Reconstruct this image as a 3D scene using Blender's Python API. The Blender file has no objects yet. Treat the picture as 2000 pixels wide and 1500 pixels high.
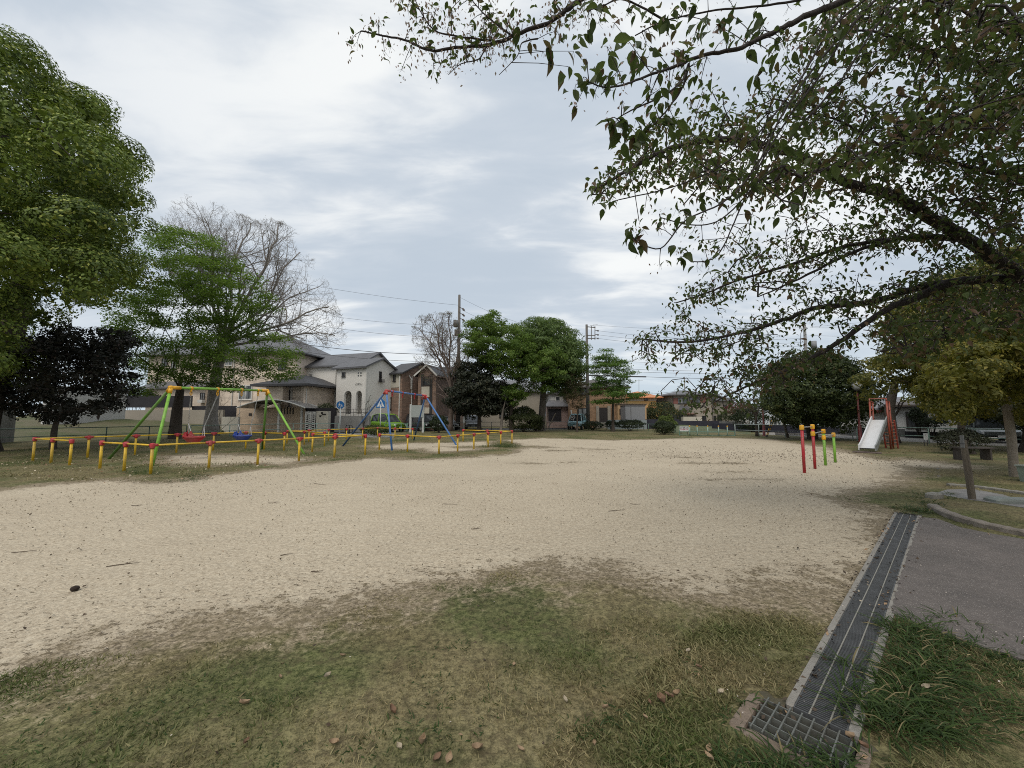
import bpy, math, random
import numpy as np
from mathutils import Vector, Matrix
R = math.radians
rnd = random.Random(11)
rng = np.random.default_rng(11)
SC = bpy.context.scene
COL = SC.collection
V = Vector

# ------------------------------------------------------------------ camera
PITCH = math.atan(62 / 760)
CAMZ = 1.5
cam = bpy.data.cameras.new("camera")
cam.sensor_width = 36.0
cam.lens = 760 / 2000 * 36
cam.clip_start = 0.05
cam.clip_end = 2000
camo = bpy.data.objects.new("camera", cam)
COL.objects.link(camo)
camo.location = (0, 0, CAMZ)
camo.rotation_euler = (R(90) + PITCH, 0, 0)
SC.camera = camo

# ------------------------------------------------------------------ sun, sky, exposure
SUN_EL, SUN_AZ = R(56), R(200)          # azimuth clockwise from +Y (straight ahead)
sun = bpy.data.lights.new("sun", 'SUN')
sun.energy = 1.75
sun.angle = R(34)
sun.color = (1.0, 0.93, 0.82)
suno = bpy.data.objects.new("sun", sun)
COL.objects.link(suno)
sd_ = V((math.sin(SUN_AZ) * math.cos(SUN_EL), math.cos(SUN_AZ) * math.cos(SUN_EL), math.sin(SUN_EL)))
suno.rotation_euler = sd_.to_track_quat('Z', 'Y').to_euler()
suno.location = sd_ * 50

SC.view_settings.view_transform = 'Standard'
SC.view_settings.look = 'None'
SC.view_settings.exposure = 0.08
SC.view_settings.gamma = 1.0
SC.view_settings.use_curve_mapping = False
SC.cycles.use_denoising = False
SC.cycles.pixel_filter_type = 'BLACKMAN_HARRIS'
SC.cycles.filter_width = 1.0
SC.cycles.max_bounces = 6
SC.cycles.diffuse_bounces = 3
SC.cycles.transmission_bounces = 4
SC.cycles.transparent_max_bounces = 6

world = bpy.data.worlds.new("World")
SC.world = world
world.use_nodes = True


class NT:
    """small helper for node trees"""
    def __init__(self, tree):
        self.t = tree
        tree.nodes.clear()

    def n(self, typ, **kw):
        nd = self.t.nodes.new(typ)
        for k, v in kw.items():
            if k.startswith('i_'):
                key = k[2:].replace('_', ' ')
                self.set(nd.inputs[key], v)
            elif k.startswith('k'):
                self.set(nd.inputs[int(k[1:])], v)
            else:
                setattr(nd, k, v)
        return nd

    def set(self, sock, v):
        if isinstance(v, bpy.types.NodeSocket):
            self.t.links.new(v, sock)
        elif isinstance(v, bpy.types.Node):
            self.t.links.new(v.outputs[0], sock)
        else:
            if sock.type == 'RGBA' and len(v) == 3:
                v = (*v, 1)
            sock.default_value = v

    def math(self, op, a, b=0.0, c=0.0, clamp=False):
        nd = self.n('ShaderNodeMath', operation=op, k0=a, k1=b, k2=c)
        nd.use_clamp = clamp
        return nd.outputs[0]

    def mapr(self, x, a, b, c=0.0, d=1.0, smooth=False):
        nd = self.n('ShaderNodeMapRange', k0=x, k1=a, k2=b, k3=c, k4=d)
        if smooth:
            nd.interpolation_type = 'SMOOTHSTEP'
        return nd.outputs[0]

    def noise(self, vec, scale, detail=3.0, rough=0.5, dist=0.0):
        nd = self.n('ShaderNodeTexNoise', i_Scale=scale, i_Detail=detail, i_Roughness=rough, i_Distortion=dist)
        if vec is not None:
            self.set(nd.inputs['Vector'], vec)
        return nd.outputs[0]

    def mix(self, f, a, b, blend='MIX'):
        nd = self.n('ShaderNodeMix', data_type='RGBA', blend_type=blend)
        self.set(nd.inputs[0], f)
        self.set(nd.inputs[6], a)
        self.set(nd.inputs[7], b)
        return nd.outputs[2]


w = NT(world.node_tree)
tc = w.n('ShaderNodeTexCoord').outputs['Generated']
sky = w.n('ShaderNodeTexSky', sky_type='NISHITA')
sky.sun_disc = False
sky.sun_elevation = SUN_EL
sky.sun_rotation = SUN_AZ
sky.air_density = 1.0
sky.dust_density = 2.0
sep = w.n('ShaderNodeSeparateXYZ', k0=tc)
z = w.math('MAXIMUM', sep.outputs[2], 0.0)
zz = w.math('ADD', z, 0.16)
cx = w.math('DIVIDE', sep.outputs[0], zz)
cy = w.math('DIVIDE', sep.outputs[1], zz)
cv = w.n('ShaderNodeCombineXYZ', k0=w.math('MULTIPLY', cx, 0.8), k1=w.math('MULTIPLY', cy, 1.1), k2=3.3).outputs[0]
n1 = w.noise(cv, 1.15, 3.0, 0.45, 0.15)
n2 = w.noise(w.n('ShaderNodeMapping', i_Vector=cv, i_Scale=(1, 1.7, 1), i_Rotation=(0, 0, .25)).outputs[0], 2.6, 6.0, 0.55, 0.35)
m = w.math('ADD', w.math('MULTIPLY', n1, 0.62), w.math('MULTIPLY', n2, 0.38))
cl = w.mapr(m, 0.37, 0.63, 0.0, 1.0, True)
# brighter cloud patches ahead; unseen sky behind the camera brightened to light the facades
dot = w.n('ShaderNodeVectorMath', operation='DOT_PRODUCT', k0=tc, k1=(0.05, math.cos(R(33)), math.sin(R(33)))).outputs['Value']
glow = w.mapr(dot, 0.45, 1.0, 0.0, 1.0, True)
base = w.mix(cl, (6.4, 7.3, 8.3), (8.4, 9.0, 9.7))
behind = w.mapr(sep.outputs[1], -.1, -.7, 0.0, 1.0, True)
base = w.mix(w.math('MULTIPLY', behind, .8), base, (12.5, 12.4, 12.2))
base = w.mix(w.math('MULTIPLY', glow, w.mapr(m, 0.47, 0.62, 0.0, 1.0, True)), base, (11.4, 11.6, 11.5))
low = w.mapr(z, 0.0, 0.22, 0.75, 0.0, True)
base = w.mix(low, base, (7.2, 8.5, 9.5))
skyc = w.mix(0.93, sky.outputs[0], base)
bg = w.n('ShaderNodeBackground', i_Color=skyc, i_Strength=0.083)
w.t.links.new(bg.outputs[0], w.n('ShaderNodeOutputWorld').inputs[0])

# ------------------------------------------------------------------ picture <-> place (photo pixels 2000 x 1500)
def ray(u, v):
    dx, dy = (u - 1000) / 760, (750 - v) / 760
    return V((dx, math.cos(PITCH) - dy * math.sin(PITCH), math.sin(PITCH) + dy * math.cos(PITCH)))

def G(u, v, zz=0.0):
    d = ray(u, v)
    k = (zz - CAMZ) / d.z
    return V((d.x * k, d.y * k, zz))

def PY(u, v, Y):
    d = ray(u, v)
    k = Y / d.y
    return V((d.x * k, Y, CAMZ + d.z * k))

def UX(u, Y):
    """ground point under picture column u at distance Y"""
    return V(((u - 1000) / 760 * Y * 1.0, Y, 0.0))

# ------------------------------------------------------------------ objects
def tag(o, label=None, cat=None, group=None, kind=None):
    if label: o['label'] = label
    if cat: o['category'] = cat
    if group: o['group'] = group
    if kind: o['kind'] = kind
    return o

XF = {}

def thing(name, label, cat, loc=(0, 0, 0), rot=0.0, group=None):
    o = bpy.data.objects.new(name, None)
    COL.objects.link(o)
    o.location = loc
    o.rotation_euler = (0, 0, rot)
    o.empty_display_size = 0.3
    XF[o.name] = Matrix.Translation(V(loc)) @ Matrix.Rotation(rot, 4, 'Z')
    return tag(o, label, cat, group)

def link_mesh(name, me, mat, parent=None, smooth=False):
    o = bpy.data.objects.new(name, me)
    COL.objects.link(o)
    if mat is not None:
        me.materials.append(mat)
    if parent is not None:
        o.parent = parent
        XF[o.name] = XF.get(parent.name, Matrix.Identity(4))
    else:
        XF[o.name] = Matrix.Identity(4)
    if smooth:
        me.polygons.foreach_set('use_smooth', np.ones(len(me.polygons), dtype=bool))
    return o

def clone(o, loc, rot=0.0, label=None):
    r = o.copy(); COL.objects.link(r); r.location = loc; r.rotation_euler = (0, 0, rot)
    if label: r['label'] = label
    for ch in list(o.children):
        c = ch.copy(); COL.objects.link(c); c.parent = r
        for g in list(ch.children):
            d = g.copy(); COL.objects.link(d); d.parent = c
    return r


class MB:
    """collects shapes; build() links them as one mesh"""
    def __init__(self):
        self.v = []; self.f = []

    def add(self, vs, fs):
        b = len(self.v)
        self.v.extend([tuple(p) for p in vs])
        self.f.extend([tuple(b + i for i in f) for f in fs])
        return self

    def box(self, c, s, rz=0.0, M=None):
        hx, hy, hz = s[0] / 2, s[1] / 2, s[2] / 2
        Mx = M if M is not None else Matrix.Translation(V(c)) @ Matrix.Rotation(rz, 4, 'Z')
        vs = [Mx @ V((x, y, z)) for z in (-hz, hz) for y in (-hy, hy) for x in (-hx, hx)]
        return self.add(vs, [(0, 2, 3, 1), (4, 5, 7, 6), (0, 1, 5, 4), (2, 6, 7, 3), (0, 4, 6, 2), (1, 3, 7, 5)])

    def bbox(self, c, s, rz=0.0, b=0.02):
        """box with chamfered vertical edges and top"""
        hx, hy, hz = s[0] / 2, s[1] / 2, s[2] / 2
        ring = [(-hx + b, -hy), (hx - b, -hy), (hx, -hy + b), (hx, hy - b), (hx - b, hy), (-hx + b, hy), (-hx, hy - b), (-hx, -hy + b)]
        Mx = Matrix.Translation(V(c)) @ Matrix.Rotation(rz, 4, 'Z')
        vs = []
        for zz, k in ((-hz, 1), (hz - b, 1), (hz, 1 - b / max(hx, hy) * 1.5)):
            vs += [Mx @ V((x * k, y * k, zz)) for x, y in ring]
        fs = [tuple(range(7, -1, -1)), tuple(range(16, 24))]
        for r in range(2):
            for i in range(8):
                fs.append((r * 8 + i, r * 8 + (i + 1) % 8, r * 8 + 8 + (i + 1) % 8, r * 8 + 8 + i))
        return self.add(vs, fs)

    def bar(self, a, b, w_, h_):
        """rectangular bar between two points"""
        a, b = V(a), V(b)
        d = b - a
        q = d.to_track_quat('Y', 'Z').to_matrix().to_4x4()
        return self.box(None, (w_, d.length, h_), M=Matrix.Translation((a + b) / 2) @ q)

    def cyl(self, a, b, r0, r1=None, n=10, cap=True):
        return self.tube([a, b], [r0, r0 if r1 is None else r1], n, cap)

    def tube(self, pts, rad, n=8, cap=True, closed=False):
        pts = [V(p) for p in pts]
        if not hasattr(rad, '__len__'):
            rad = [rad] * len(pts)
        k = len(pts)
        if k < 2:
            return self
        t0 = (pts[1] - pts[0]).normalized() if (pts[1] - pts[0]).length > 1e-9 else V((0, 0, 1))
        up = V((0, 0, 1)) if abs(t0.z) < 0.9 else V((1, 0, 0))
        nx = t0.cross(up).normalized()
        b = len(self.v)
        cs = [(math.cos(2 * math.pi * j / n), math.sin(2 * math.pi * j / n)) for j in range(n)]
        for i in range(k):
            if i == 0: t = pts[1] - pts[0]
            elif i == k - 1: t = pts[-1] - pts[-2]
            else: t = pts[i + 1] - pts[i - 1]
            if t.length < 1e-9: t = t0.copy()
            t.normalize()
            nx = nx - t * nx.dot(t)
            if nx.length < 1e-6: nx = t.orthogonal()
            nx.normalize()
            ny = t.cross(nx)
            p, r = pts[i], rad[i]
            for c_, s_ in cs:
                q = p + nx * (c_ * r) + ny * (s_ * r)
                self.v.append((q.x, q.y, q.z))
        for i in range(k - 1):
            for j in range(n):
                a0 = b + i * n + j; a1 = b + i * n + (j + 1) % n
                self.f.append((a0, a1, a1 + n, a0 + n))
        if cap:
            self.f.append(tuple(b + j for j in range(n - 1, -1, -1)))
            self.f.append(tuple(b + (k - 1) * n + j for j in range(n)))
        return self

    def prism(self, poly, off):
        """polygon (3-D points) pushed along off"""
        off = V(off); n = len(poly)
        vs = [V(p) for p in poly] + [V(p) + off for p in poly]
        fs = [tuple(range(n - 1, -1, -1)), tuple(range(n, 2 * n))]
        for i in range(n):
            j = (i + 1) % n
            fs.append((i, j, n + j, n + i))
        return self.add(vs, fs)

    def lathe(self, prof, c=(0, 0, 0), n=16):
        vs, fs = [], []
        for r, z_ in prof:
            for j in range(n):
                a = 2 * math.pi * j / n
                vs.append((c[0] + r * math.cos(a), c[1] + r * math.sin(a), c[2] + z_))
        for i in range(len(prof) - 1):
            for j in range(n):
                fs.append((i * n + j, i * n + (j + 1) % n, (i + 1) * n + (j + 1) % n, (i + 1) * n + j))
        fs.append(tuple(range(n - 1, -1, -1)))
        fs.append(tuple((len(prof) - 1) * n + j for j in range(n)))
        return self.add(vs, fs)

    def build(self, name, mat, parent=None, smooth=False, local=False):
        me = bpy.data.meshes.new(name)
        vs = self.v
        if parent is not None and not local:
            Mi = np.array(XF.get(parent.name, Matrix.Identity(4)).inverted())
            A = np.array(vs, dtype=float) @ Mi[:3, :3].T + Mi[:3, 3]
            vs = A.tolist()
        me.from_pydata(vs, [], self.f)
        return link_mesh(name, me, mat, parent, smooth)


def np_mesh(name, P, loops, per, mat, parent=None, smooth=False):
    """fast mesh: P (n,3), loops flat, per vertices per face (constant)"""
    if parent is not None:
        Mi = np.array(XF.get(parent.name, Matrix.Identity(4)).inverted())
        P = P @ Mi[:3, :3].T + Mi[:3, 3]
    me = bpy.data.meshes.new(name)
    me.vertices.add(len(P))
    me.vertices.foreach_set('co', np.ascontiguousarray(P, dtype=np.float32).ravel())
    nf = len(loops) // per
    me.loops.add(len(loops))
    me.loops.foreach_set('vertex_index', np.ascontiguousarray(loops, dtype=np.int32))
    me.polygons.add(nf)
    me.polygons.foreach_set('loop_start', np.arange(0, nf * per, per, dtype=np.int32))
    me.update(calc_edges=True)
    me.validate()
    return link_mesh(name, me, mat, parent, smooth)

# leaf templates: points (across, along, up), triangles / quads
DIAMOND = (np.array([[0, 0, 0], [.5, .45, .1], [0, 1, 0], [-.5, .45, .1]]), np.array([[0, 1, 2, 3]]))
POINTED = (np.array([[0, 0, 0], [.46, .3, .12], [.4, .62, .1], [0, 1.05, -.12], [-.4, .62, .1], [-.46, .3, .12], [0, .3, 0], [0, .62, 0]]),
           np.array([[0, 1, 6, 0], [1, 2, 7, 6], [2, 3, 7, 2], [0, 6, 5, 0], [6, 7, 4, 5], [7, 3, 4, 7]]))
CHERRY = (np.array([[0, 0, 0], [.30, .14, .07], [.49, .38, .13], [.42, .66, .09], [.17, .92, -.06], [0, 1.14, -.22],
                    [-.30, .14, .07], [-.49, .38, .13], [-.42, .66, .09], [-.17, .92, -.06], [0, .38, 0], [0, .72, -.04]]),
          np.array([[0, 1, 2, 10], [10, 2, 3, 11], [11, 3, 4, 5], [0, 10, 7, 6], [10, 11, 8, 7], [11, 5, 9, 8]]))
BLADE = (np.array([[-.5, 0, 0], [.5, 0, 0], [.3, .6, .12], [0, 1, .35]]), np.array([[0, 1, 2, 3]]))

def norm(a):
    return a / np.maximum(np.linalg.norm(a, axis=1, keepdims=True), 1e-9)

def leaves(name, P, N, size, mat, parent=None, tmpl=DIAMOND, aspect=.55, axis=None):
    P = np.asarray(P, float); n = len(P)
    N = norm(np.asarray(N, float))
    A = rng.normal(size=(n, 3)) if axis is None else np.asarray(axis, float)
    A = norm(A - N * (A * N).sum(1, keepdims=True)) if axis is None else norm(A)
    if axis is not None:
        N = norm(N - A * (A * N).sum(1, keepdims=True))
    X = np.cross(A, N)
    T, F = tmpl
    size = np.broadcast_to(size, (n,))
    Q = P[:, None, :] + size[:, None, None] * (X[:, None, :] * (T[None, :, 0, None] * aspect) + A[:, None, :] * T[None, :, 1, None] + N[:, None, :] * T[None, :, 2, None])
    loops = (F[None] + (np.arange(n) * len(T))[:, None, None]).ravel()
    return np_mesh(name, Q.reshape(-1, 3), loops, F.shape[1], mat, parent)

# ------------------------------------------------------------------ materials
def mat(name, col, rough=.75, var=.15, scale=3.0, metal=0.0, bump=0.0, bscale=40.0, spec=.4, col2=None, streak=False, emit=None, thr=None):
    m_ = bpy.data.materials.new(name); m_.use_nodes = True
    t = NT(m_.node_tree)
    co = t.n('ShaderNodeTexCoord').outputs['Object']
    if streak:
        co = t.n('ShaderNodeMapping', i_Vector=co, i_Scale=(1, 1, .15)).outputs[0]
    nz = t.noise(co, scale, 5.0, .6)
    c2 = col2 if col2 is not None else tuple(c * (1 - var * 2) for c in col)
    c1 = col if col2 is not None else tuple(min(1, c * (1 + var * .6)) for c in col)
    lo, hi = thr if thr else (.34, .66)
    c = t.mix(t.mapr(nz, lo, hi), c2, c1)
    nf = t.noise(co, scale * 9, 3.0, .6)
    c = t.mix(.35, c, t.mix(t.mapr(nf, .3, .7), tuple(x * (1 - var) for x in col), tuple(min(1, x * (1 + var)) for x in col)))
    p = t.n('ShaderNodeBsdfPrincipled', i_Roughness=rough, i_Metallic=metal)
    t.set(p.inputs['Base Color'], c)
    p.inputs['Specular IOR Level'].default_value = spec
    if bump:
        b = t.n('ShaderNodeBump', i_Strength=bump, i_Distance=.02)
        t.set(b.inputs['Height'], t.noise(co, bscale, 4.0, .65))
        t.set(p.inputs['Normal'], b)
    if emit:
        p.inputs['Emission Color'].default_value = (*emit, 1); p.inputs['Emission Strength'].default_value = 1
    t.t.links.new(p.outputs[0], t.n('ShaderNodeOutputMaterial').inputs[0])
    return m_

def foliage(name, dark, light, trans=.3, third=None, tp=.15, rough=.55, patch=.5, pscale=.35, spec=.25, shift=0.0):
    """leaf material: colour drifts leaf to leaf and clump to clump"""
    m_ = bpy.data.materials.new(name); m_.use_nodes = True
    t = NT(m_.node_tree)
    r = t.n('ShaderNodeNewGeometry').outputs['Random Per Island']
    co = t.n('ShaderNodeTexCoord').outputs['Object']
    nz = t.mapr(t.noise(co, pscale, 3.0, .6), .35, .65)
    k = t.math('ADD', t.math('MULTIPLY', r, 1 - patch), t.math('MULTIPLY', nz, patch))
    c = t.mix(t.math('ADD', k, shift, clamp=True), dark, light)
    if third is not None:
        r2 = t.math('FRACT', t.math('MULTIPLY', r, 37.13))
        c = t.mix(t.math('LESS_THAN', r2, tp), c, third)
    p = t.n('ShaderNodeBsdfPrincipled', i_Roughness=rough)
    p.inputs['Specular IOR Level'].default_value = spec
    t.set(p.inputs['Base Color'], c)
    tr = t.n('ShaderNodeBsdfTranslucent')
    t.set(tr.inputs[0], t.mix(.5, c, (light[0] * 1.3, light[1] * 1.4, light[2] * .8)))
    mx = t.n('ShaderNodeMixShader', k0=trans)
    t.t.links.new(p.outputs[0], mx.inputs[1]); t.t.links.new(tr.outputs[0], mx.inputs[2])
    t.t.links.new(mx.outputs[0], t.n('ShaderNodeOutputMaterial').inputs[0])
    return m_

def grid_mat(name, col, mortar, bw, bh, mw=.012, rough=.8, var=.12, vec='Generated'):
    """bricks / tiles / blocks on upright walls: across = x+y, up = z"""
    m_ = bpy.data.materials.new(name); m_.use_nodes = True
    t = NT(m_.node_tree)
    co = t.n('ShaderNodeTexCoord').outputs['Object']
    s = t.n('ShaderNodeSeparateXYZ', k0=co)
    v_ = t.n('ShaderNodeCombineXYZ', k0=t.math('ADD', s.outputs[0], t.math('MULTIPLY', s.outputs[1], .9)), k1=s.outputs[2]).outputs[0]
    b = t.n('ShaderNodeTexBrick', i_Vector=v_, i_Scale=1.0)
    b.inputs['Brick Width'].default_value = bw; b.inputs['Row Height'].default_value = bh
    b.inputs['Mortar Size'].default_value = mw
    t.set(b.inputs['Color1'], tuple(c * (1 - var) for c in col)); t.set(b.inputs['Color2'], tuple(c * (1 + var) for c in col)); t.set(b.inputs['Mortar'], mortar)
    nz = t.mapr(t.noise(co, 1.3, 4.0, .6), .3, .7, .8, 1.1)
    c = t.mix(1.0, b.outputs[0], t.n('ShaderNodeCombineXYZ', k0=nz, k1=nz, k2=nz).outputs[0], 'MULTIPLY')
    p = t.n('ShaderNodeBsdfPrincipled', i_Roughness=rough)
    t.set(p.inputs['Base Color'], c)
    t.t.links.new(p.outputs[0], t.n('ShaderNodeOutputMaterial').inputs[0])
    return m_

def roof_mat(name, col, var=.2, rows=.28):
    m_ = bpy.data.materials.new(name); m_.use_nodes = True
    t = NT(m_.node_tree)
    co = t.n('ShaderNodeTexCoord').outputs['Object']
    s = t.n('ShaderNodeSeparateXYZ', k0=co)
    st = t.math('FRACT', t.math('DIVIDE', s.outputs[2], rows * .5))
    d = t.mapr(st, 0, .18, .62, 1.0)
    nz = t.mapr(t.noise(co, 1.6, 5.0, .65), .3, .7, 1 - var, 1 + var)
    k = t.math('MULTIPLY', d, nz)
    c = t.mix(1.0, col, t.n('ShaderNodeCombineXYZ', k0=k, k1=k, k2=k).outputs[0], 'MULTIPLY')
    p = t.n('ShaderNodeBsdfPrincipled', i_Roughness=.55)
    t.set(p.inputs['Base Color'], c)
    t.t.links.new(p.outputs[0], t.n('ShaderNodeOutputMaterial').inputs[0])
    return m_

def glass_mat(name, col=(.03, .035, .04), light=(.28, .29, .29)):
    """window pane seen from outside by day: dark room, pale curtain folds, sky reflection"""
    m_ = bpy.data.materials.new(name); m_.use_nodes = True
    t = NT(m_.node_tree)
    co = t.n('ShaderNodeTexCoord').outputs['Object']
    mp = t.n('ShaderNodeMapping', i_Vector=co, i_Scale=(2.2, 2.2, .25)).outputs[0]
    nz = t.mapr(t.noise(mp, 1.6, 3.0, .6), .42, .62)
    p = t.n('ShaderNodeBsdfPrincipled', i_Roughness=.12)
    t.set(p.inputs['Base Color'], t.mix(nz, col, light))
    p.inputs['Specular IOR Level'].default_value = .6
    t.t.links.new(p.outputs[0], t.n('ShaderNodeOutputMaterial').inputs[0])
    return m_

# ================================================================== GROUND
SAND = [(-300, 985), (0, 957), (100, 947), (210, 938), (310, 944), (420, 930), (520, 918), (600, 909), (665, 903), (735, 894), (800, 898), (880, 896), (960, 890), (1010, 884), (1030, 874), (1010, 866), (985, 860),
        (1060, 856), (1200, 860), (1320, 857), (1400, 855), (1500, 858), (1600, 872), (1680, 890), (1750, 902), (1775, 918), (1740, 940), (1690, 955), (1640, 960), (1600, 966), (1650, 985), (1710, 1010), (1722, 1050),
        (1690, 1110), (1650, 1165), (1560, 1160), (1480, 1145), (1400, 1148), (1330, 1138), (1200, 1118), (1120, 1120), (1050, 1100), (950, 1112), (880, 1135), (800, 1150), (720, 1158), (600, 1178), (500, 1200), (400, 1215), (300, 1238), (200, 1262),
        (100, 1275), (0, 1310), (-300, 1390)]
PATCHES = [  # bare dirt inside the swing barriers and beyond
    [(318, 893), (380, 887), (470, 890), (560, 894), (600, 899), (560, 906), (480, 905), (400, 908), (330, 903)],
    [(728, 871), (800, 866), (850, 866), (900, 864), (960, 862), (950, 872), (930, 878), (870, 882), (850, 884), (820, 877), (740, 877)],
    [(1760, 896), (1840, 905), (1880, 912), (1800, 912), (1740, 908)],
]
TUFTS = [(745, 890, .4), (900, 889, .45), (975, 873, .8), (1045, 905, .12), (1090, 880, .2), (1130, 876, .15), (1180, 878, .2), (1270, 884, .15), (1330, 893, .15), (1400, 905, .2), (1440, 921, .15), (1465, 936, .12), (1100, 903, .12)]

def sdf(px, py, poly):
    """signed distance, positive inside"""
    x = np.array([p[0] for p in poly]); y = np.array([p[1] for p in poly])
    d = np.full(px.shape, 1e9); inside = np.zeros(px.shape, bool)
    n = len(poly)
    for i in range(n):
        j = (i + 1) % n
        ex, ey = x[j] - x[i], y[j] - y[i]
        wx, wy = px - x[i], py - y[i]
        t = np.clip((wx * ex + wy * ey) / (ex * ex + ey * ey + 1e-12), 0, 1)
        d = np.minimum(d, (wx - t * ex) ** 2 + (wy - t * ey) ** 2)
        c = ((y[i] <= py) & (y[j] > py)) | ((y[j] <= py) & (y[i] > py))
        with np.errstate(divide='ignore', invalid='ignore'):
            xi = x[i] + (py - y[i]) / (y[j] - y[i] if y[j] != y[i] else 1e-9) * ex
        inside ^= c & (px < xi)
    d = np.sqrt(d)
    return np.where(inside, d, -d)

def gpoly(pp):
    return [(G(u, v).x, G(u, v).y) for u, v in pp]

SANDW, PATW = gpoly(SAND), [gpoly(p) for p in PATCHES]

def sand_field(X, Y):
    s = sdf(X, Y, SANDW)
    s = np.clip(s, -2.5, 2.5)
    for p in PATW:
        s = np.maximum(s, np.clip(sdf(X, Y, p) * .8 + .05, -2.5, .5))
    for u, v, r in TUFTS:
        g = G(u, v)
        dd = np.hypot((X - g.x) / 3, (Y - g.y)) - r
        s = np.minimum(s, dd * 1.1 + (.12 if r < .3 else 0))
    return s

# drain geometry (world frame along the channel)
DA, DB = V((1.515, 2.047, 0)), V((6.025, 6.07, 0))          # middle line of the channel, near and far end
DX = (DB - DA).normalized(); DN = V((DX.y, -DX.x, 0))    # DN points right
DL = (DB - DA).length
DW = .108
def dpt(s, t, z_=0.0):
    return DA + DX * s + DN * t + V((0, 0, z_))
BAS = (-.31, -.012, -.23, .15)     # catch basin opening: along, along, across, across

def axis_pts(segs):
    out = []
    for a, b, st in segs:
        n = max(1, int(round((b - a) / st)))
        out += list(np.linspace(a, b, n, endpoint=False))
    out.append(segs[-1][1])
    return np.array(out)

xs = axis_pts([(-700, -200, 100), (-200, -60, 14), (-60, -26, 2), (-26, -6, .35), (-6, .8, .12), (.8, 6.4, .05), (6.4, 16, .25), (16, 40, 1.2), (40, 200, 16), (200, 700, 100)])
ys = axis_pts([(-60, -8, 8), (-8, 0.5, .8), (.5, 7, .055), (7, 14, .12), (14, 30, .25), (30, 60, 1.5), (60, 200, 14), (200, 1500, 130)])
GX, GY = np.meshgrid(xs, ys)
nx_, ny_ = len(xs), len(ys)
gxf, gyf = GX.ravel(), GY.ravel()
sdv = sand_field(gxf, gyf)
def lumps(x, y):
    return .012 * np.sin(x * 1.7 + 1.3 * np.sin(y * .9)) * np.sin(y * 1.9 + .6) + .006 * np.sin(x * 5.1 + y * 3.3)
gz = lumps(gxf, gyf) * np.clip(1 - np.abs(sdv), 0, 1) + np.where(sdv < 0, .012 * np.clip(-sdv * 2, 0, 1), 0)
# level beside the drain and the path
rs = (gxf - DA.x) * DX.x + (gyf - DA.y) * DX.y
rt = (gxf - DA.x) * DN.x + (gyf - DA.y) * DN.y
near_d = (rs > -1.2) & (rs < DL + .4) & (np.abs(rt) < .75)
gz = np.where(near_d, -.004, gz)
idx = np.arange(nx_ * ny_).reshape(ny_, nx_)
quads = np.stack([idx[:-1, :-1], idx[:-1, 1:], idx[1:, 1:], idx[1:, :-1]], -1).reshape(-1, 4)
qc_s, qc_t = rs[quads].mean(1), rt[quads].mean(1)
hole = ((qc_s > 0) & (qc_s < DL) & (np.abs(qc_t) < DW + .02)) | ((qc_s > BAS[0] - .03) & (qc_s < BAS[1] + .04) & (qc_t > BAS[2] - .03) & (qc_t < BAS[3] + .03))
quads = quads[~hole]

def grass_colour(t, co):
    """shared by the lawn surface and its blades so that patches agree; world position drives it"""
    a = t.mapr(t.noise(co, .55, 4.0, .6), .42, .62, 0, 1, True)       # green patches
    b = t.mapr(t.noise(co, 1.7, 4.0, .62), .38, .64)
    dry = t.mix(b, (.22, .18, .09), (.38, .315, .175))
    grn = t.mix(b, (.055, .092, .022), (.125, .165, .045))
    # known green and straw patches of this lawn
    for (u, v, r, k) in ((560, 1335, .55, .9), (60, 1310, .5, .8), (330, 1400, .5, .7), (955, 1185, .45, 1.0), (820, 1450, .22, .8), (520, 1440, .2, .8), (1480, 1250, .5, .45), (1200, 1440, .16, .6), (1250, 1500, .2, .7),
                         (640, 1420, .28, -.8), (380, 1480, .25, -.8), (1100, 1390, .4, -.7), (1380, 1330, .3, -.5), (850, 1330, .35, -.6)):
        g = G(u, v)
        dd = t.n('ShaderNodeVectorMath', operation='DISTANCE', k0=co, k1=(g.x, g.y, 0)).outputs['Value']
        a = t.math('ADD', a, t.math('MULTIPLY', t.mapr(dd, r * .2, r * 1.5, k, 0, True), t.mapr(b, 0, 1, .7, 1.2)), clamp=True)
    c = t.mix(t.math('MULTIPLY', t.math('ADD', a, t.math('MULTIPLY', b, .25)), .85, clamp=True), dry, grn)
    return c, a

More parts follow.
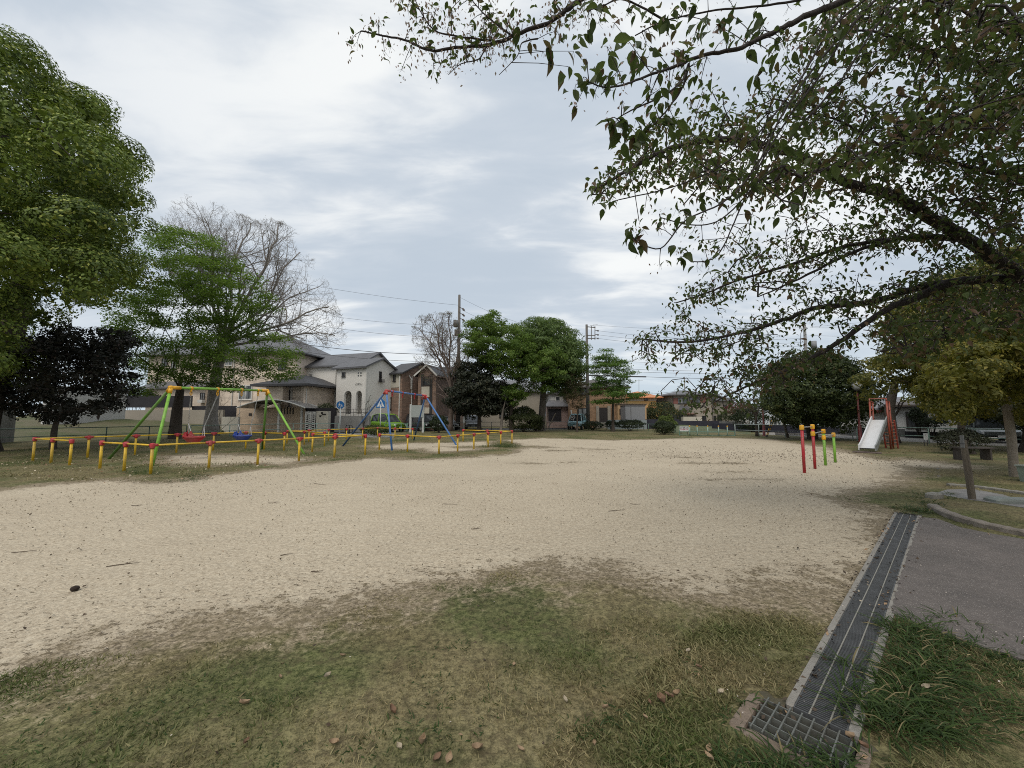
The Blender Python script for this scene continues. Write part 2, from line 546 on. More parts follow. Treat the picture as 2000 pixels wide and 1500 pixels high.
def ground_material():
    m_ = bpy.data.materials.new("park_ground"); m_.use_nodes = True
    t = NT(m_.node_tree)
    co = t.n('ShaderNodeTexCoord').outputs['Object']
    sd = t.n('ShaderNodeAttribute', attribute_name='sd').outputs['Fac']
    dist = t.n('ShaderNodeAttribute', attribute_name='far').outputs['Fac']
    e = t.math('MULTIPLY', t.math('SUBTRACT', t.noise(co, .9, 4.0, .6), .5), 1.5)
    e2 = t.math('MULTIPLY', t.math('SUBTRACT', t.noise(co, 6.0, 8.0, .8), .5), 2.2)
    f = t.math('ADD', sd, t.math('ADD', e, e2))
    fine = t.noise(co, 130.0, 3.0, .75)
    mid = t.noise(co, 26.0, 4.0, .7)
    # sand
    g1 = t.math('ADD', t.math('MULTIPLY', t.noise(co, 24.0, 2.0, .8), .55), t.math('MULTIPLY', t.noise(co, 75.0, 3.0, .8), .45))
    g2 = t.noise(co, 11.0, 5.0, .75)
    s1 = t.mapr(t.noise(co, .45, 4.0, .55), .3, .7)
    sand = t.mix(s1, (.335, .285, .208), (.47, .412, .312))
    wet = t.noise(co, .22, 5.0, .6, .4)
    sand = t.mix(t.mapr(wet, .48, .66, 0, .4), sand, (.26, .215, .155))
    scuf = t.noise(t.n('ShaderNodeMapping', i_Vector=co, i_Scale=(.7, 1, 1), i_Rotation=(0, 0, .3)).outputs[0], 3.2, 6.0, .7, .6)
    sand = t.mix(t.mapr(scuf, .46, .64, 0, .38), sand, (.27, .22, .155))
    sand = t.mix(t.mapr(g2, .38, .62, 0, .45), sand, (.33, .26, .175))
    sand = t.mix(t.mapr(g1, .40, .60, 0, .8), t.mix(.4, sand, (.78, .69, .54)), t.mix(.5, sand, (.17, .13, .09)))
    # dark scraps in the sand, thicker towards the grass
    mp = t.n('ShaderNodeMapping', i_Vector=co, i_Scale=(.6, 1.0, 1), i_Rotation=(0, 0, .4)).outputs[0]
    bits = t.noise(mp, 24.0, 4.0, .72)
    dens = t.math('ADD', t.mapr(f, .0, 2.0, .10, .0, True), t.mapr(t.noise(co, .7, 5.0, .65), .45, .72, 0, .04))
    spot = t.mapr(t.math('ADD', bits, dens), .685, .72, 0, .8)
    sand = t.mix(spot, sand, (.10, .078, .052))
    # litter band at the edge of the grass
    lit = t.mix(t.mapr(g1, .40, .60), (.10, .08, .056), (.40, .33, .235))
    lit = t.mix(t.mapr(g2, .42, .62, 0, .8), lit, (.16, .13, .08))
    # grass
    gc, ga = grass_colour(t, co)
    gc = t.mix(t.mapr(g1, .40, .60, 0, .9), t.mix(.75, gc, (.02, .02, .012)), t.mix(.45, gc, (.24, .205, .115)))
    gc = t.mix(t.mapr(g2, .50, .66, 0, .6), gc, (.085, .066, .04))
    fine = g1; mid = g2
    a = t.mapr(f, -.62, -.15, 0, 1, True)
    b = t.mapr(f, -.16, .34, 0, 1, True)
    b = t.mapr(t.math('ADD', b, t.math('MULTIPLY', t.math('SUBTRACT', fine, .5), 2.2)), .3, .7, 0, 1, True)
    c = t.mix(b, t.mix(a, gc, lit), sand)
    p = t.n('ShaderNodeBsdfPrincipled', i_Roughness=.95)
    p.inputs['Specular IOR Level'].default_value = .12
    t.set(p.inputs['Base Color'], c)
    bmp = t.n('ShaderNodeBump', i_Strength=.7, i_Distance=.02)
    t.set(bmp.inputs['Height'], t.math('ADD', t.math('MULTIPLY', fine, .35), t.math('ADD', t.math('MULTIPLY', mid, .8), t.math('MULTIPLY', scuf, 3.0))))
    t.set(p.inputs['Normal'], bmp)
    t.t.links.new(p.outputs[0], t.n('ShaderNodeOutputMaterial').inputs[0])
    return m_

ground = np_mesh("ground", np.stack([gxf, gyf, gz], 1), quads.ravel(), 4, ground_material(), smooth=True)
at = ground.data.attributes.new('sd', 'FLOAT', 'POINT')
at.data.foreach_set('value', sdv.astype(np.float32))
tag(ground, "sandy playing field with worn lawn at its edges", "ground", kind='structure')

# ---- lawn blades: nobody could count them
def blade_material():
    m_ = bpy.data.materials.new("grass_blades"); m_.use_nodes = True
    t = NT(m_.node_tree)
    co = t.n('ShaderNodeTexCoord').outputs['Object']
    r = t.n('ShaderNodeNewGeometry').outputs['Random Per Island']
    gc, ga = grass_colour(t, co)
    c = t.mix(t.mapr(r, 0, 1, .1, .8), gc, t.mix(t.math('FRACT', t.math('MULTIPLY', r, 17.7)), (.035, .065, .016), (.46, .38, .21)))
    c = t.mix(t.math('MULTIPLY', ga, .35), c, (.06, .10, .025))
    p = t.n('ShaderNodeBsdfPrincipled', i_Roughness=.6)
    p.inputs['Specular IOR Level'].default_value = .25
    t.set(p.inputs['Base Color'], c)
    tr = t.n('ShaderNodeBsdfTranslucent'); t.set(tr.inputs[0], c)
    mx = t.n('ShaderNodeMixShader', k0=.25)
    t.t.links.new(p.outputs[0], mx.inputs[1]); t.t.links.new(tr.outputs[0], mx.inputs[2])
    t.t.links.new(mx.outputs[0], t.n('ShaderNodeOutputMaterial').inputs[0])
    return m_

def fbm(x, y, s, seed=0):
    r_ = np.random.default_rng(seed); out = 0
    for k in range(5):
        f = s * 1.9 ** k; a, b, c_, d = r_.uniform(0, 6.28, 4); q = r_.uniform(.6, 1.3, 4)
        out = out + (np.sin(x * f * q[0] + a + 1.3 * np.sin(y * f * q[1] + b)) * np.sin(y * f * q[2] + c_ + 1.1 * np.sin(x * f * q[3] + d))) / (1.5 ** k)
    return out / 2.2

PATHPOLY = [(1797, 1012), (1830, 1015), (1880, 1033), (1940, 1045), (2060, 1066), (2400, 1130), (2500, 1420), (2100, 1330), (1990, 1290), (1900, 1262), (1830, 1235), (1775, 1215), (1742, 1200), (1758, 1130), (1785, 1050)]
PATHW = gpoly(PATHPOLY)

def blades(n, xr, yr, h0, h1, wdt, dens_fall=None, lim=.05, extra=None, lean=.5):
    x = rng.uniform(*xr, n); y = rng.uniform(*yr, n)
    f = sand_field(x, y) + .55 * fbm(x, y, 1.1, 3) + .25 * fbm(x, y, 6.0, 4)
    keep = f < lim - rng.random(n) ** 2 * .5
    keep &= sdf(x, y, PATHW) < -.02
    s_ = (x - DA.x) * DX.x + (y - DA.y) * DX.y; t_ = (x - DA.x) * DN.x + (y - DA.y) * DN.y
    keep &= ~((s_ > 0) & (s_ < DL) & (np.abs(t_) < DW + .06)) & ~((s_ > BAS[0] - .1) & (s_ < .05) & (t_ > BAS[2] - .1) & (t_ < BAS[3] + .1))
    if dens_fall: keep &= rng.random(n) < np.clip(dens_fall / np.maximum(np.hypot(x, y), .1), 0, 1) ** 1.6
    keep &= fbm(x, y, 4.0, 9) > -.55
    if extra is not None: keep &= extra(x, y)
    x, y = x[keep], y[keep]; n = len(x)
    patch = np.clip(.75 + .6 * fbm(x, y, 1.6, 5), .3, 1.5)
    h = rng.uniform(h0, h1, n) * patch
    ax = np.stack([rng.normal(0, lean, n), rng.normal(0, lean, n), np.ones(n)], 1)
    N = np.stack([rng.normal(size=n), rng.normal(size=n), .1 * np.ones(n)], 1)
    return np.stack([x, y, np.zeros(n)], 1), N, h, ax

def join_blades(name, sets, w_, mtl, parent=None, asp=None):
    P = np.concatenate([s[0] for s in sets]); N = np.concatenate([s[1] for s in sets])
    h = np.concatenate([s[2] for s in sets]); ax = np.concatenate([s[3] for s in sets])
    return leaves(name, P, N, h, mtl, parent, BLADE, w_, ax)

bl = blade_material()
lawn = join_blades("grass", [
    blades(300000, (-4.8, 4.6), (1.2, 4.6), .016, .042, 0, 3.2, lim=-.2, lean=1.7),
    blades(60000, (-4, 3.2), (1.35, 3.0), .03, .062, 0, None, lim=-.3, lean=1.5),
    blades(110000, (-9, 8), (3.6, 9.5), .025, .045, 0, None, lim=-.22, lean=1.5),
], .17, bl)
tag(lawn, "short worn lawn of mixed green and straw blades in the foreground", "grass", kind='stuff')

def swing_grass(x, y):
    return (fbm(x, y, .9, 21) > -.25)
far = join_blades("meadow_grass", [
    blades(75000, (-22, 0), (9, 24), .04, .10, 0, None, lim=-.05, extra=swing_grass, lean=.6),
    blades(22000, (-12, 16), (21, 33), .05, .11, 0, None, lim=-.1, lean=.6),
    blades(18000, (9, 21), (4.5, 20), .03, .08, 0, None, lim=-.1, lean=.6),
], .2, bl)
tag(far, "rough grass growing round the swing barriers and along the far park edge", "grass", kind='stuff')

# ---- tall weeds beside the drain and against posts
weedm = foliage("weed", (.018, .038, .010), (.065, .105, .026), .3, (.22, .18, .09), .10, patch=.3)
def weeds(name, label, spots, parent=None):
    P, Nn, H_, A_ = [], [], [], []
    for (u, v, r, n, h) in spots:
        c = G(u, v) if v else u
        a = rng.uniform(0, 6.283, n); q = r * np.sqrt(rng.random(n))
        x = c.x + q * np.cos(a); y = c.y + q * np.sin(a)
        P.append(np.stack([x, y, np.zeros(n)], 1))
        H_.append(h * rng.uniform(.45, 1.15, n))
        A_.append(np.stack([rng.normal(0, .55, n) + .5 * np.cos(a), rng.normal(0, .55, n) + .5 * np.sin(a), np.ones(n) * rng.uniform(.5, 1.2, n)], 1))
        Nn.append(np.stack([rng.normal(size=n), rng.normal(size=n), .5 * np.ones(n)], 1))
    P, Nn, H_, A_ = map(np.concatenate, (P, Nn, H_, A_))
    # curved blade: 3 joined pieces bending down
    n = len(P); A = norm(A_); N0 = norm(np.stack([A[:, 0], A[:, 1], np.zeros(n)], 1) + 1e-3)
    X = np.cross(A, np.array([0, 0, 1.0])); X = norm(X + rng.normal(0, .2, X.shape))
    ks = np.array([0, .35, .7, 1.0]); wd = np.array([.8, 1, .75, .05]) * .5
    w0 = rng.uniform(.0022, .0042, n) * (1 + H_ * .8)
    pts = []
    for k, wk in zip(ks, wd):
        c = P + A * (H_ * k)[:, None] + N0 * (H_ * .5 * k * k)[:, None] - np.array([0, 0, 1.0]) * (H_ * .42 * k ** 2.4)[:, None]
        c[:, 2] = np.maximum(c[:, 2], .004)
        pts += [c - X * (w0 * wk * 2)[:, None], c + X * (w0 * wk * 2)[:, None]]
    Q = np.stack(pts, 1)
    F = np.array([[0, 1, 3, 2], [2, 3, 5, 4], [4, 5, 7, 6]])
    loops = (F[None] + (np.arange(n) * 8)[:, None, None]).ravel()
    o = np_mesh(name, Q.reshape(-1, 3), loops, 4, weedm, parent)
    return tag(o, label, "weeds", kind='stuff')

sp = []
for k in range(62):
    f_ = rnd.random()
    u = 1760 + 50 * (rnd.random() - .3) + 85 * rnd.random() ** 1.6; v = 1215 + 215 * f_
    sp.append((u - 35 * f_, v, .09, rnd.randint(18, 40), .13))
sp += [(1670 + rnd.uniform(-25, 40), 1350 + rnd.uniform(-60, 70), .06, 12, .17) for _ in range(12)]
sp += [(rnd.uniform(1400, 1700), rnd.uniform(1478, 1540), .06, 22, .10) for _ in range(20)]
sp += [(rnd.uniform(1780, 2040), rnd.uniform(1260, 1420), .14, 40, .08) for _ in range(34)]
weeds("tall_grass", "long arching grass blades hanging over the right side of the drain grating", sp)
sp = [(304 + rnd.uniform(-40, 90), 928 + rnd.uniform(-8, 12), .25, 40, .14) for _ in range(14)]
sp += [(975 + rnd.uniform(-25, 35), 872 + rnd.uniform(-4, 3), .45, 90, .28) for _ in range(12)]
sp += [(1800 + rnd.uniform(-20, 60), 975 + rnd.uniform(-12, 16), .12, 40, .13) for _ in range(12)]
sp += [(1760 + rnd.uniform(-10, 60), 998 + rnd.uniform(-5, 6), .1, 40, .12) for _ in range(8)]
sp += [(rnd.uniform(700, 830), rnd.uniform(852, 862), .5, 60, .22) for _ in range(12)]
sp += [(rnd.uniform(0, 560), 1400 + rnd.uniform(-60, 90), .1, 40, .045) for _ in range(26)]
sp += [(rnd.gauss(800, 60), rnd.gauss(1455, 20), .07, 24, .04) for _ in range(9)]
sp += [(rnd.uniform(560, 1500), rnd.uniform(1230, 1500), .07, 26, .045) for _ in range(40)]
weeds("weed_tufts", "scattered green weed tufts in the lawn and against the barrier posts", sp)

# ---- asphalt footpath, kerb, slabs
asph = mat("path_asphalt", (.15, .13, .12), .9, .25, 1.1, bump=.6, bscale=90, col2=(.085, .077, .072))
def speckle(m_, col, sc=70, lo=.68):
    t = m_.node_tree; nt = NT.__new__(NT); nt.t = t
    p = [n for n in t.nodes if n.type == 'BSDF_PRINCIPLED'][0]
    src = p.inputs['Base Color'].links[0].from_socket
    co = nt.n('ShaderNodeTexCoord').outputs['Object']
    v_ = nt.n('ShaderNodeTexVoronoi', i_Scale=sc); nt.set(v_.inputs['Vector'], co)
    r = nt.n('ShaderNodeSeparateColor', k0=v_.outputs['Color']).outputs[0]
    k = nt.math('MULTIPLY', nt.math('GREATER_THAN', r, lo), nt.mapr(v_.outputs['Distance'], .25, .4, 1, 0))
    nt.set(p.inputs['Base Color'], nt.mix(nt.math('MULTIPLY', k, .8), src, col))
    return m_
speckle(asph, (.34, .31, .28), 95, .72)
def sheet(name, poly, z_, mtl, label, cat="path", kind='structure', wob=0.0, sub=14):
    pts = []
    for i in range(len(poly)):
        a, b = V((*poly[i], z_)), V((*poly[(i + 1) % len(poly)], z_))
        n = max(1, int((b - a).length / .06)) if wob else 1
        n = min(n, sub * 3)
        for k in range(n):
            p = a.lerp(b, k / n); p.x += rnd.uniform(-wob, wob); p.y += rnd.uniform(-wob, wob); pts.append(p)
    mb = MB(); mb.prism([(p.x, p.y, -.05) for p in pts], (0, 0, z_ + .05))
    return tag(mb.build(name, mtl), label, cat, kind=kind)
sheet("path", PATHW, .016, asph, "reddish grey asphalt footpath right of the drain", wob=.012)
conc = mat("concrete_grey", (.27, .255, .225), .9, .2, 4, bump=.4, bscale=60, col2=(.15, .14, .12))
sheet("slab_path", gpoly([(1830, 964), (1850, 958), (1900, 957), (1960, 968), (2010, 985), (2100, 1000), (2100, 1010), (1990, 992), (1940, 984), (1890, 977), (1850, 970)]), .02, mat("slab_grey", (.23, .22, .21), .9, .2, 3, bump=.3), "grey concrete path behind the wooden post")
def kerb(name, label, px, w_=.12, h=.07, mtl=None, cat="kerb"):
    pts = [G(u, v) for u, v in px]
    # smooth
    out = []
    for i in range(len(pts) - 1):
        p0 = pts[max(0, i - 1)]; p1 = pts[i]; p2 = pts[i + 1]; p3 = pts[min(len(pts) - 1, i + 2)]
        for k in range(6):
            t = k / 6
            out.append(.5 * ((2 * p1) + (p2 - p0) * t + (2 * p0 - 5 * p1 + 4 * p2 - p3) * t * t + (3 * p1 - p0 - 3 * p2 + p3) * t ** 3))
    out.append(pts[-1])
    mb = MB(); ring = []
    for i, p in enumerate(out):
        d = (out[min(i + 1, len(out) - 1)] - out[max(0, i - 1)]).normalized(); nn = V((d.y, -d.x, 0))
        hh = h * (1 + rnd.uniform(-.08, .08)); j = rnd.uniform(-.006, .006)
        ring.append([p + nn * (w_ / 2 + j) + V((0, 0, -.06)), p + nn * (w_ / 2 + j) + V((0, 0, hh * .8)), p + nn * (w_ * .35 + j) + V((0, 0, hh)), p - nn * (w_ * .35 - j) + V((0, 0, hh)), p - nn * (w_ / 2 - j) + V((0, 0, hh * .8)), p - nn * (w_ / 2 - j) + V((0, 0, -.06))])
    vs = [q for r_ in ring for q in r_]; fs = []
    for i in range(len(ring) - 1):
        for j in range(6):
            a = i * 6 + j; b = i * 6 + (j + 1) % 6
            fs.append((a, b, b + 6, a + 6))
    fs.append((5, 4, 3, 2, 1, 0)); L_ = (len(ring) - 1) * 6; fs.append(tuple(L_ + j for j in range(6)))
    mb.add(vs, fs)
    return tag(mb.build(name, mtl or conc), label, cat)
kerb("kerb", "curved weathered concrete kerb edging the asphalt footpath", [(1822, 993), (1845, 1006), (1890, 1022), (1950, 1037), (2010, 1050), (2150, 1078), (2300, 1110)], .13, .08,
     mat("kerb_stone", (.24, .21, .18), .9, .2, 6, bump=.5, bscale=50, col2=(.10, .085, .07)))
kerb("kerb", "low dark kerb line crossing the grass behind the wooden post", [(1852, 950), (1900, 953), (1960, 961), (2040, 972), (2150, 985)], .12, .06)
kerb("kerb", "thin concrete edging strip along the right grass", [(1832, 915), (1834, 930), (1833, 946)], .07, .012, mat("edging_dark", (.16, .14, .11), .9))
# stone block and wedge slab
mb = MB(); c = G(1825, 974); mb.bbox((c.x, c.y, .05), (.26, .16, .12), .3, .03)
tag(mb.build("stone_block", conc), "small pale stone block in the weeds beyond the drain end", "stone")
mb = MB(); c = G(1985, 985); mb.bbox((c.x + .25, c.y, .045), (1.1, .3, .09), -.25, .03)
tag(mb.build("concrete_slab", mat("slab_green", (.22, .24, .22), .9, .15, 5)), "low greenish concrete slab at the right edge near the path", "slab")

# ---- drain: concrete channel, four grating panels, catch basin
dconc = mat("drain_concrete", (.27, .255, .23), .9, .18, 7, bump=.5, bscale=70, col2=(.2, .185, .16))
galv = mat("galvanised_steel", (.13, .135, .14), .5, .2, 8, metal=.35, col2=(.075, .078, .08))
galvl = mat("galvanised_flat_bar", (.25, .24, .21), .55, .15, 10, metal=.2, col2=(.27, .26, .22))
darkin = mat("drain_mud", (.035, .03, .025), .95, .3, 12, bump=.5)
soilm = mat("edge_soil", (.10, .085, .055), .95, .3, 14, bump=.5, col2=(.05, .05, .03))
root = thing("drain_channel", "long concrete drain channel edging the sand on the right", "drain", tuple(DA))
def dbox(mb, s0, s1, t0, t1, z0, z1):
    cs = dpt((s0 + s1) / 2, (t0 + t1) / 2, (z0 + z1) / 2)
    return mb.box(cs, (t1 - t0, s1 - s0, z1 - z0), math.atan2(DX.y, DX.x) - math.pi / 2)
def dbb(mb, s0, s1, t0, t1, z0, z1, b=.008):
    cs = dpt((s0 + s1) / 2, (t0 + t1) / 2, (z0 + z1) / 2)
    return mb.bbox(cs, (t1 - t0, s1 - s0, z1 - z0), math.atan2(DX.y, DX.x) - math.pi / 2, b)
for nm, a, b in (("left", -DW - .034, -DW), ("right", DW, DW + .042)):
    mb = MB(); n = 6
    for k in range(n):
        dbb(mb, DL * k / n + .003, DL * (k + 1) / n - .003, a, b, -.3, .014 + rnd.uniform(-.002, .002))
    mb.build("channel_kerb", dconc, root)
mb = MB()
for a, b in ((-DW - .16, -DW - .036), (DW + .044, DW + .16)): dbox(mb, -.05, DL + .1, a, b, -.3, -.0045)
mb.build("haunch", soilm, root)
mb = MB(); dbox(mb, 0, DL, -DW, DW, -.3, -.2); dbox(mb, DL, DL + .05, -DW - .034, DW + .042, -.3, .012)
mb.build("channel_bed", darkin, root)
npan = 4
pl = DL / npan
for k in range(npan):
    s0, s1 = k * pl + .004, (k + 1) * pl - .004
    nm = ["nearest", "second", "third", "farthest"][k]
    r_ = thing("drain_grate", ["nearest steel grating panel, joined to the catch basin", "steel grating panel second from the catch basin", "steel grating panel third from the catch basin", "farthest steel grating panel at the grassy end of the drain"][k], "grating", tuple(dpt(s0, 0)), group="grating panels along the drain")
    mb = MB()
    for i in range(int((s1 - s0) / .0165)):
        s = s0 + .006 + i * .0165
        dbox(mb, s, s + .005, -DW + .004, DW - .006, -.028, .006)
    mb.build("cross_bars", galv, r_)
    mb = MB()
    for t_ in (-.042, .038):
        dbox(mb, s0, s1, t_ - .0032, t_ + .0032, -.03, .009)
    mb.build("rail_strips", galvl, r_)
    mb = MB()
    dbox(mb, s0, s1, -DW + .001, -DW + .006, -.03, .008); dbox(mb, s0, s1, DW - .008, DW - .002, -.03, .008)
    dbox(mb, s0, s0 + .005, -DW + .006, DW - .008, -.03, .008)
    mb.build("edge_frame", galv, r_)
s0, s1, t0, t1 = BAS
root = thing("catch_basin", "square catch basin with coarse grid at the near end of the drain", "drain", tuple(dpt((s0 + s1) / 2, 0)))
mb = MB()
dbox(mb, s0 - .2, s0 - .057, t0 - .2, t1 + .2, -.4, -.0045); dbox(mb, s0 - .056, s1 + .12, t0 - .2, t0 - .067, -.4, -.0045); dbox(mb, s0 - .056, s1 + .1, t1 + .053, t1 + .2, -.4, -.0055); dbox(mb, s1 + .002, s1 + .1, t0 - .092, -DW - .162, -.4, -.005)
mb.build("haunch", soilm, root)
mb = MB()
dbb(mb, s0 - .05, s1 - .0, t0 - .065, t0, -.4, .004, .012); dbb(mb, s0 - .05, s1 + .0, t1, t1 + .05, -.4, .004, .012)
dbb(mb, s0 - .055, s0, t0 - .003, t1 + .003, -.4, .006, .012)
mb.build("basin_rim", mat("basin_concrete", (.24, .19, .15), .95, .25, 8, bump=.6, bscale=60, col2=(.11, .08, .055)), root)
mb = MB(); dbox(mb, s0, s1 + .03, t0, t1, -.4, -.3); dbox(mb, s1 - .001, s1 + .03, t0, t1, -.3, -.02)
mb.build("basin_bottom", darkin, root)
mb = MB(); nb = 8
for i in range(nb):
    t_ = t0 + .02 + (t1 - t0 - .04) * i / (nb - 1)
    dbox(mb, s0 + .004, s1 - .004, t_ - .003, t_ + .003, -.03, .012)
for i in range(5):
    s = s0 + .03 + (s1 - s0 - .06) * i / 4
    dbox(mb, s - .003, s + .003, t0 + .004, t1 - .004, -.024, .009)
mb.build("coarse_grid", mat("grid_steel", (.17, .18, .165), .5, .2, 8, metal=.3, col2=(.09, .08, .065)), root)

# ---- fallen leaves: each large one near the camera is a thing
deadm = [mat("dead_leaf_brown", (.20, .12, .075), .7, .25, 20), mat("dead_leaf_tan", (.30, .21, .13), .7, .25, 20), mat("dead_leaf_pale", (.42, .36, .27), .7, .2, 20)]
def leaf_mesh(L, wd, curl, seed):
    r_ = random.Random(seed); vs, fs = [], []
    n = 7
    for i in range(n + 1):
        t = i / n; ww = wd * math.sin(math.pi * min(1, t * .97 + .03)) ** .8 * (1 if t < .6 else 1 - (t - .6) * .6)
        for k in (-1, -.5, 0, .5, 1):
            vs.append((k * ww / 2 + r_.uniform(-.001, .001), (t - .5) * L, curl * (abs(k) ** 1.6) * wd * .7 + curl * .3 * L * (t - .5) ** 2 * 2 + .004 + (0.002 if k == 0 else 0)))
    for i in range(n):
        for k in range(4):
            a = i * 5 + k; fs.append((a, a + 1, a + 6, a + 5))
    return vs, fs
LEAVES = [(1295, 1380, .085, 0, "large curled brown leaf lying near the catch basin"), (1308, 1369, .06, 0, "smaller brown leaf tucked behind the large curled one"), (1322, 1364, .045, 1, "tan leaf just beyond the large curled leaf"),
          (1345, 1278, .045, 2, "pale leaf on the lawn left of the drain"), (1366, 1311, .05, 0, "brown curled leaf midway along the lawn beside the drain"), (1408, 1361, .05, 2, "pale folded leaf close to the catch basin rim"),
          (1385, 1473, .05, 1, "upper leaf of the pair at the bottom edge left of the basin"), (1385, 1489, .05, 1, "lower leaf of the pair at the bottom edge left of the basin"), (932, 1472, .05, 1, "tan leaf alone at the bottom centre of the lawn"),
          (1016, 1473, .04, 1, "small tan leaf at the bottom right of centre"), (1162, 1464, .035, 1, "tiny orange tan leaf near the bottom edge"), (824, 1462, .06, 1, "tan leaf in the bottom group, farthest from the camera"),
          (852, 1490, .05, 0, "leaf in the bottom group at the very edge"), (876, 1492, .055, 1, "upright tan leaf at the right of the bottom group"), (652, 1461, .045, 1, "crumpled orange leaf at the lower left"),
          (474, 1384, .05, 1, "orange brown leaf on the green patch at left"), (765, 1398, .055, 0, "narrow reddish brown leaf left of centre"), (637, 1330, .045, 2, "pale crumpled leaf on dry grass left of centre"),
          (668, 1288, .035, 1, "small tan leaf near the green strip"), (1004, 1305, .035, 1, "small orange leaf beside the dark tuft in the middle"), (1268, 1380, .03, 0, "small brown leaf left of the large curled one"),
          (1260, 1410, .04, 1, "brown leaf below the large curled one"), (1183, 1392, .035, 1, "small tan leaf left of the large leaf group"), (1103, 1376, .04, 2, "thin pale leaf in the middle of the lawn"),
          (927, 1160, .05, 2, "grey leaf at the edge between sand and lawn"), (1660, 1450, .055, 1, "tan leaf on the basin's right corner"), (1690, 1470, .05, 0, "brown leaf in the grass right of the basin"), (480, 1460, .04, 0, "brown leaf near the lower left corner"),
          (546, 1330, .03, 1, "tiny orange leaf on the left lawn"), (780, 1470, .04, 2, "whitish leaf at the left of the bottom group"), (1810, 1352, .05, 2, "pale leaf lying among the long grass right of the drain")]
for i, (u, v, L, k, lb) in enumerate(LEAVES):
    vs, fs = leaf_mesh(L * rnd.uniform(.85, 1.0), L * rnd.uniform(.5, .62), rnd.choice([.5, .8, 1.0]), i)
    g = G(u, v); mb = MB()
    M_ = Matrix.Translation((g.x, g.y, .016)) @ Matrix.Rotation(rnd.uniform(0, 6.28), 4, 'Z') @ Matrix.Rotation(rnd.uniform(-.35, .35), 4, 'X') @ Matrix.Rotation(rnd.uniform(-.3, .3), 4, 'Y')
    mb.add([M_ @ V(p) for p in vs], fs)
    tag(mb.build("fallen_leaf", deadm[k], smooth=True), lb, "leaf", "fallen leaves on the near lawn")
# small litter beyond counting
n = 6500
x = rng.uniform(-14, 14, n); y = 1.6 + 24 * rng.random(n) ** 1.4
f_ = sand_field(x, y)
pr = np.where(f_ > 0, np.clip(.16 + .9 * np.exp(-f_ * 1.2), 0, 1) * .7, .5)
k1 = np.hypot((x - 10.5) / 4.2, (y - 14.5) / 2.6); 
keep = rng.random(n) < pr * .6
x, y = x[keep], y[keep]
xb = rng.normal(9.5, 3.2, 1500); yb = rng.normal(14.3, 1.6, 1500)
xb2 = rng.normal(8.5, 3.8, 500); yb2 = rng.normal(16.5, 3.0, 500)
xl = rng.uniform(-17, -7, 500); yl = rng.uniform(9, 15, 500)
x = np.concatenate([x, xb, xb2]); y = np.concatenate([y, yb, yb2])
N_ = rng.normal(0, .5, (len(x), 3)); N_[:, 2] = 1
litd = foliage("litter_dark", (.025, .02, .014), (.12, .08, .05), .0, (.3, .2, .12), .08)
s_ = rng.uniform(-.2, DL, 420); t_ = np.where(rng.random(420) < .5, rng.normal(-DW - .02, .03, 420), rng.normal(DW + .01, .05, 420))
x = np.concatenate([x, DA.x + DX.x * s_ + DN.x * t_]); y = np.concatenate([y, DA.y + DX.y * s_ + DN.y * t_])
N_ = rng.normal(0, .5, (len(x), 3)); N_[:, 2] = 1
dd = np.hypot(x, y)
tag(leaves("leaf_litter", np.stack([x, y, np.full(len(x), .012)], 1), N_, rng.uniform(.012, .03, len(x)) * (1 + dd / 14), litd, None, DIAMOND, .6), "dark leaf scraps and seed husks strewn over the sand", "litter", kind='stuff')
N_ = rng.normal(0, .5, (len(xl), 3)); N_[:, 2] = 1
litp = foliage("litter_pale", (.30, .22, .13), (.5, .45, .34), .0, (.16, .09, .05), .3)
tag(leaves("pale_leaf_litter", np.stack([xl, yl, np.full(len(xl), .05)], 1), N_, rng.uniform(.04, .08, len(xl)), litp, None, DIAMOND, .6), "pale dry leaves lying in the grass under the swing barrier", "litter", kind='stuff')
# coarse grit on the near sand
n = 14000
x = rng.uniform(-9, 8, n); y = 1.7 + 8.5 * rng.random(n) ** 1.25
f_ = sand_field(x, y) + .3 * fbm(x, y, 2.0, 8); keep = (f_ > -.1) & (fbm(x, y, 1.4, 31) > -.35); x, y = x[keep], y[keep]
gritm = foliage("grit", (.20, .165, .12), (.52, .46, .36), 0, (.15, .125, .095), .10)
tag(leaves("gravel", np.stack([x, y, np.full(len(x), .012)], 1), rng.normal(0, 1, (len(x), 3)) + np.array([0, 0, .8]), rng.uniform(.006, .017, len(x)) * (1 + np.hypot(x, y) / 12), gritm, None, DIAMOND, .8), "coarse pale grit lying loose on the near sand", "gravel", kind='stuff')
# petals and chips on the path and lawn
n = 1600
x = rng.uniform(-4, 6.5, n); y = rng.uniform(1.4, 7, n)
keep = (sdf(x, y, PATHW) > .03) | (rng.random(n) < .25)
x, y = x[keep], y[keep]; N_ = rng.normal(0, .4, (len(x), 3)); N_[:, 2] = 1
petm = foliage("fallen_petals", (.42, .36, .31), (.6, .54, .5), .1)
tag(leaves("fallen_petals", np.stack([x, y, np.full(len(x), .0215)], 1), N_, rng.uniform(.006, .014, len(x)), petm, None, DIAMOND, .7), "tiny pale petals and chips scattered over path and lawn", "petals", kind='stuff')
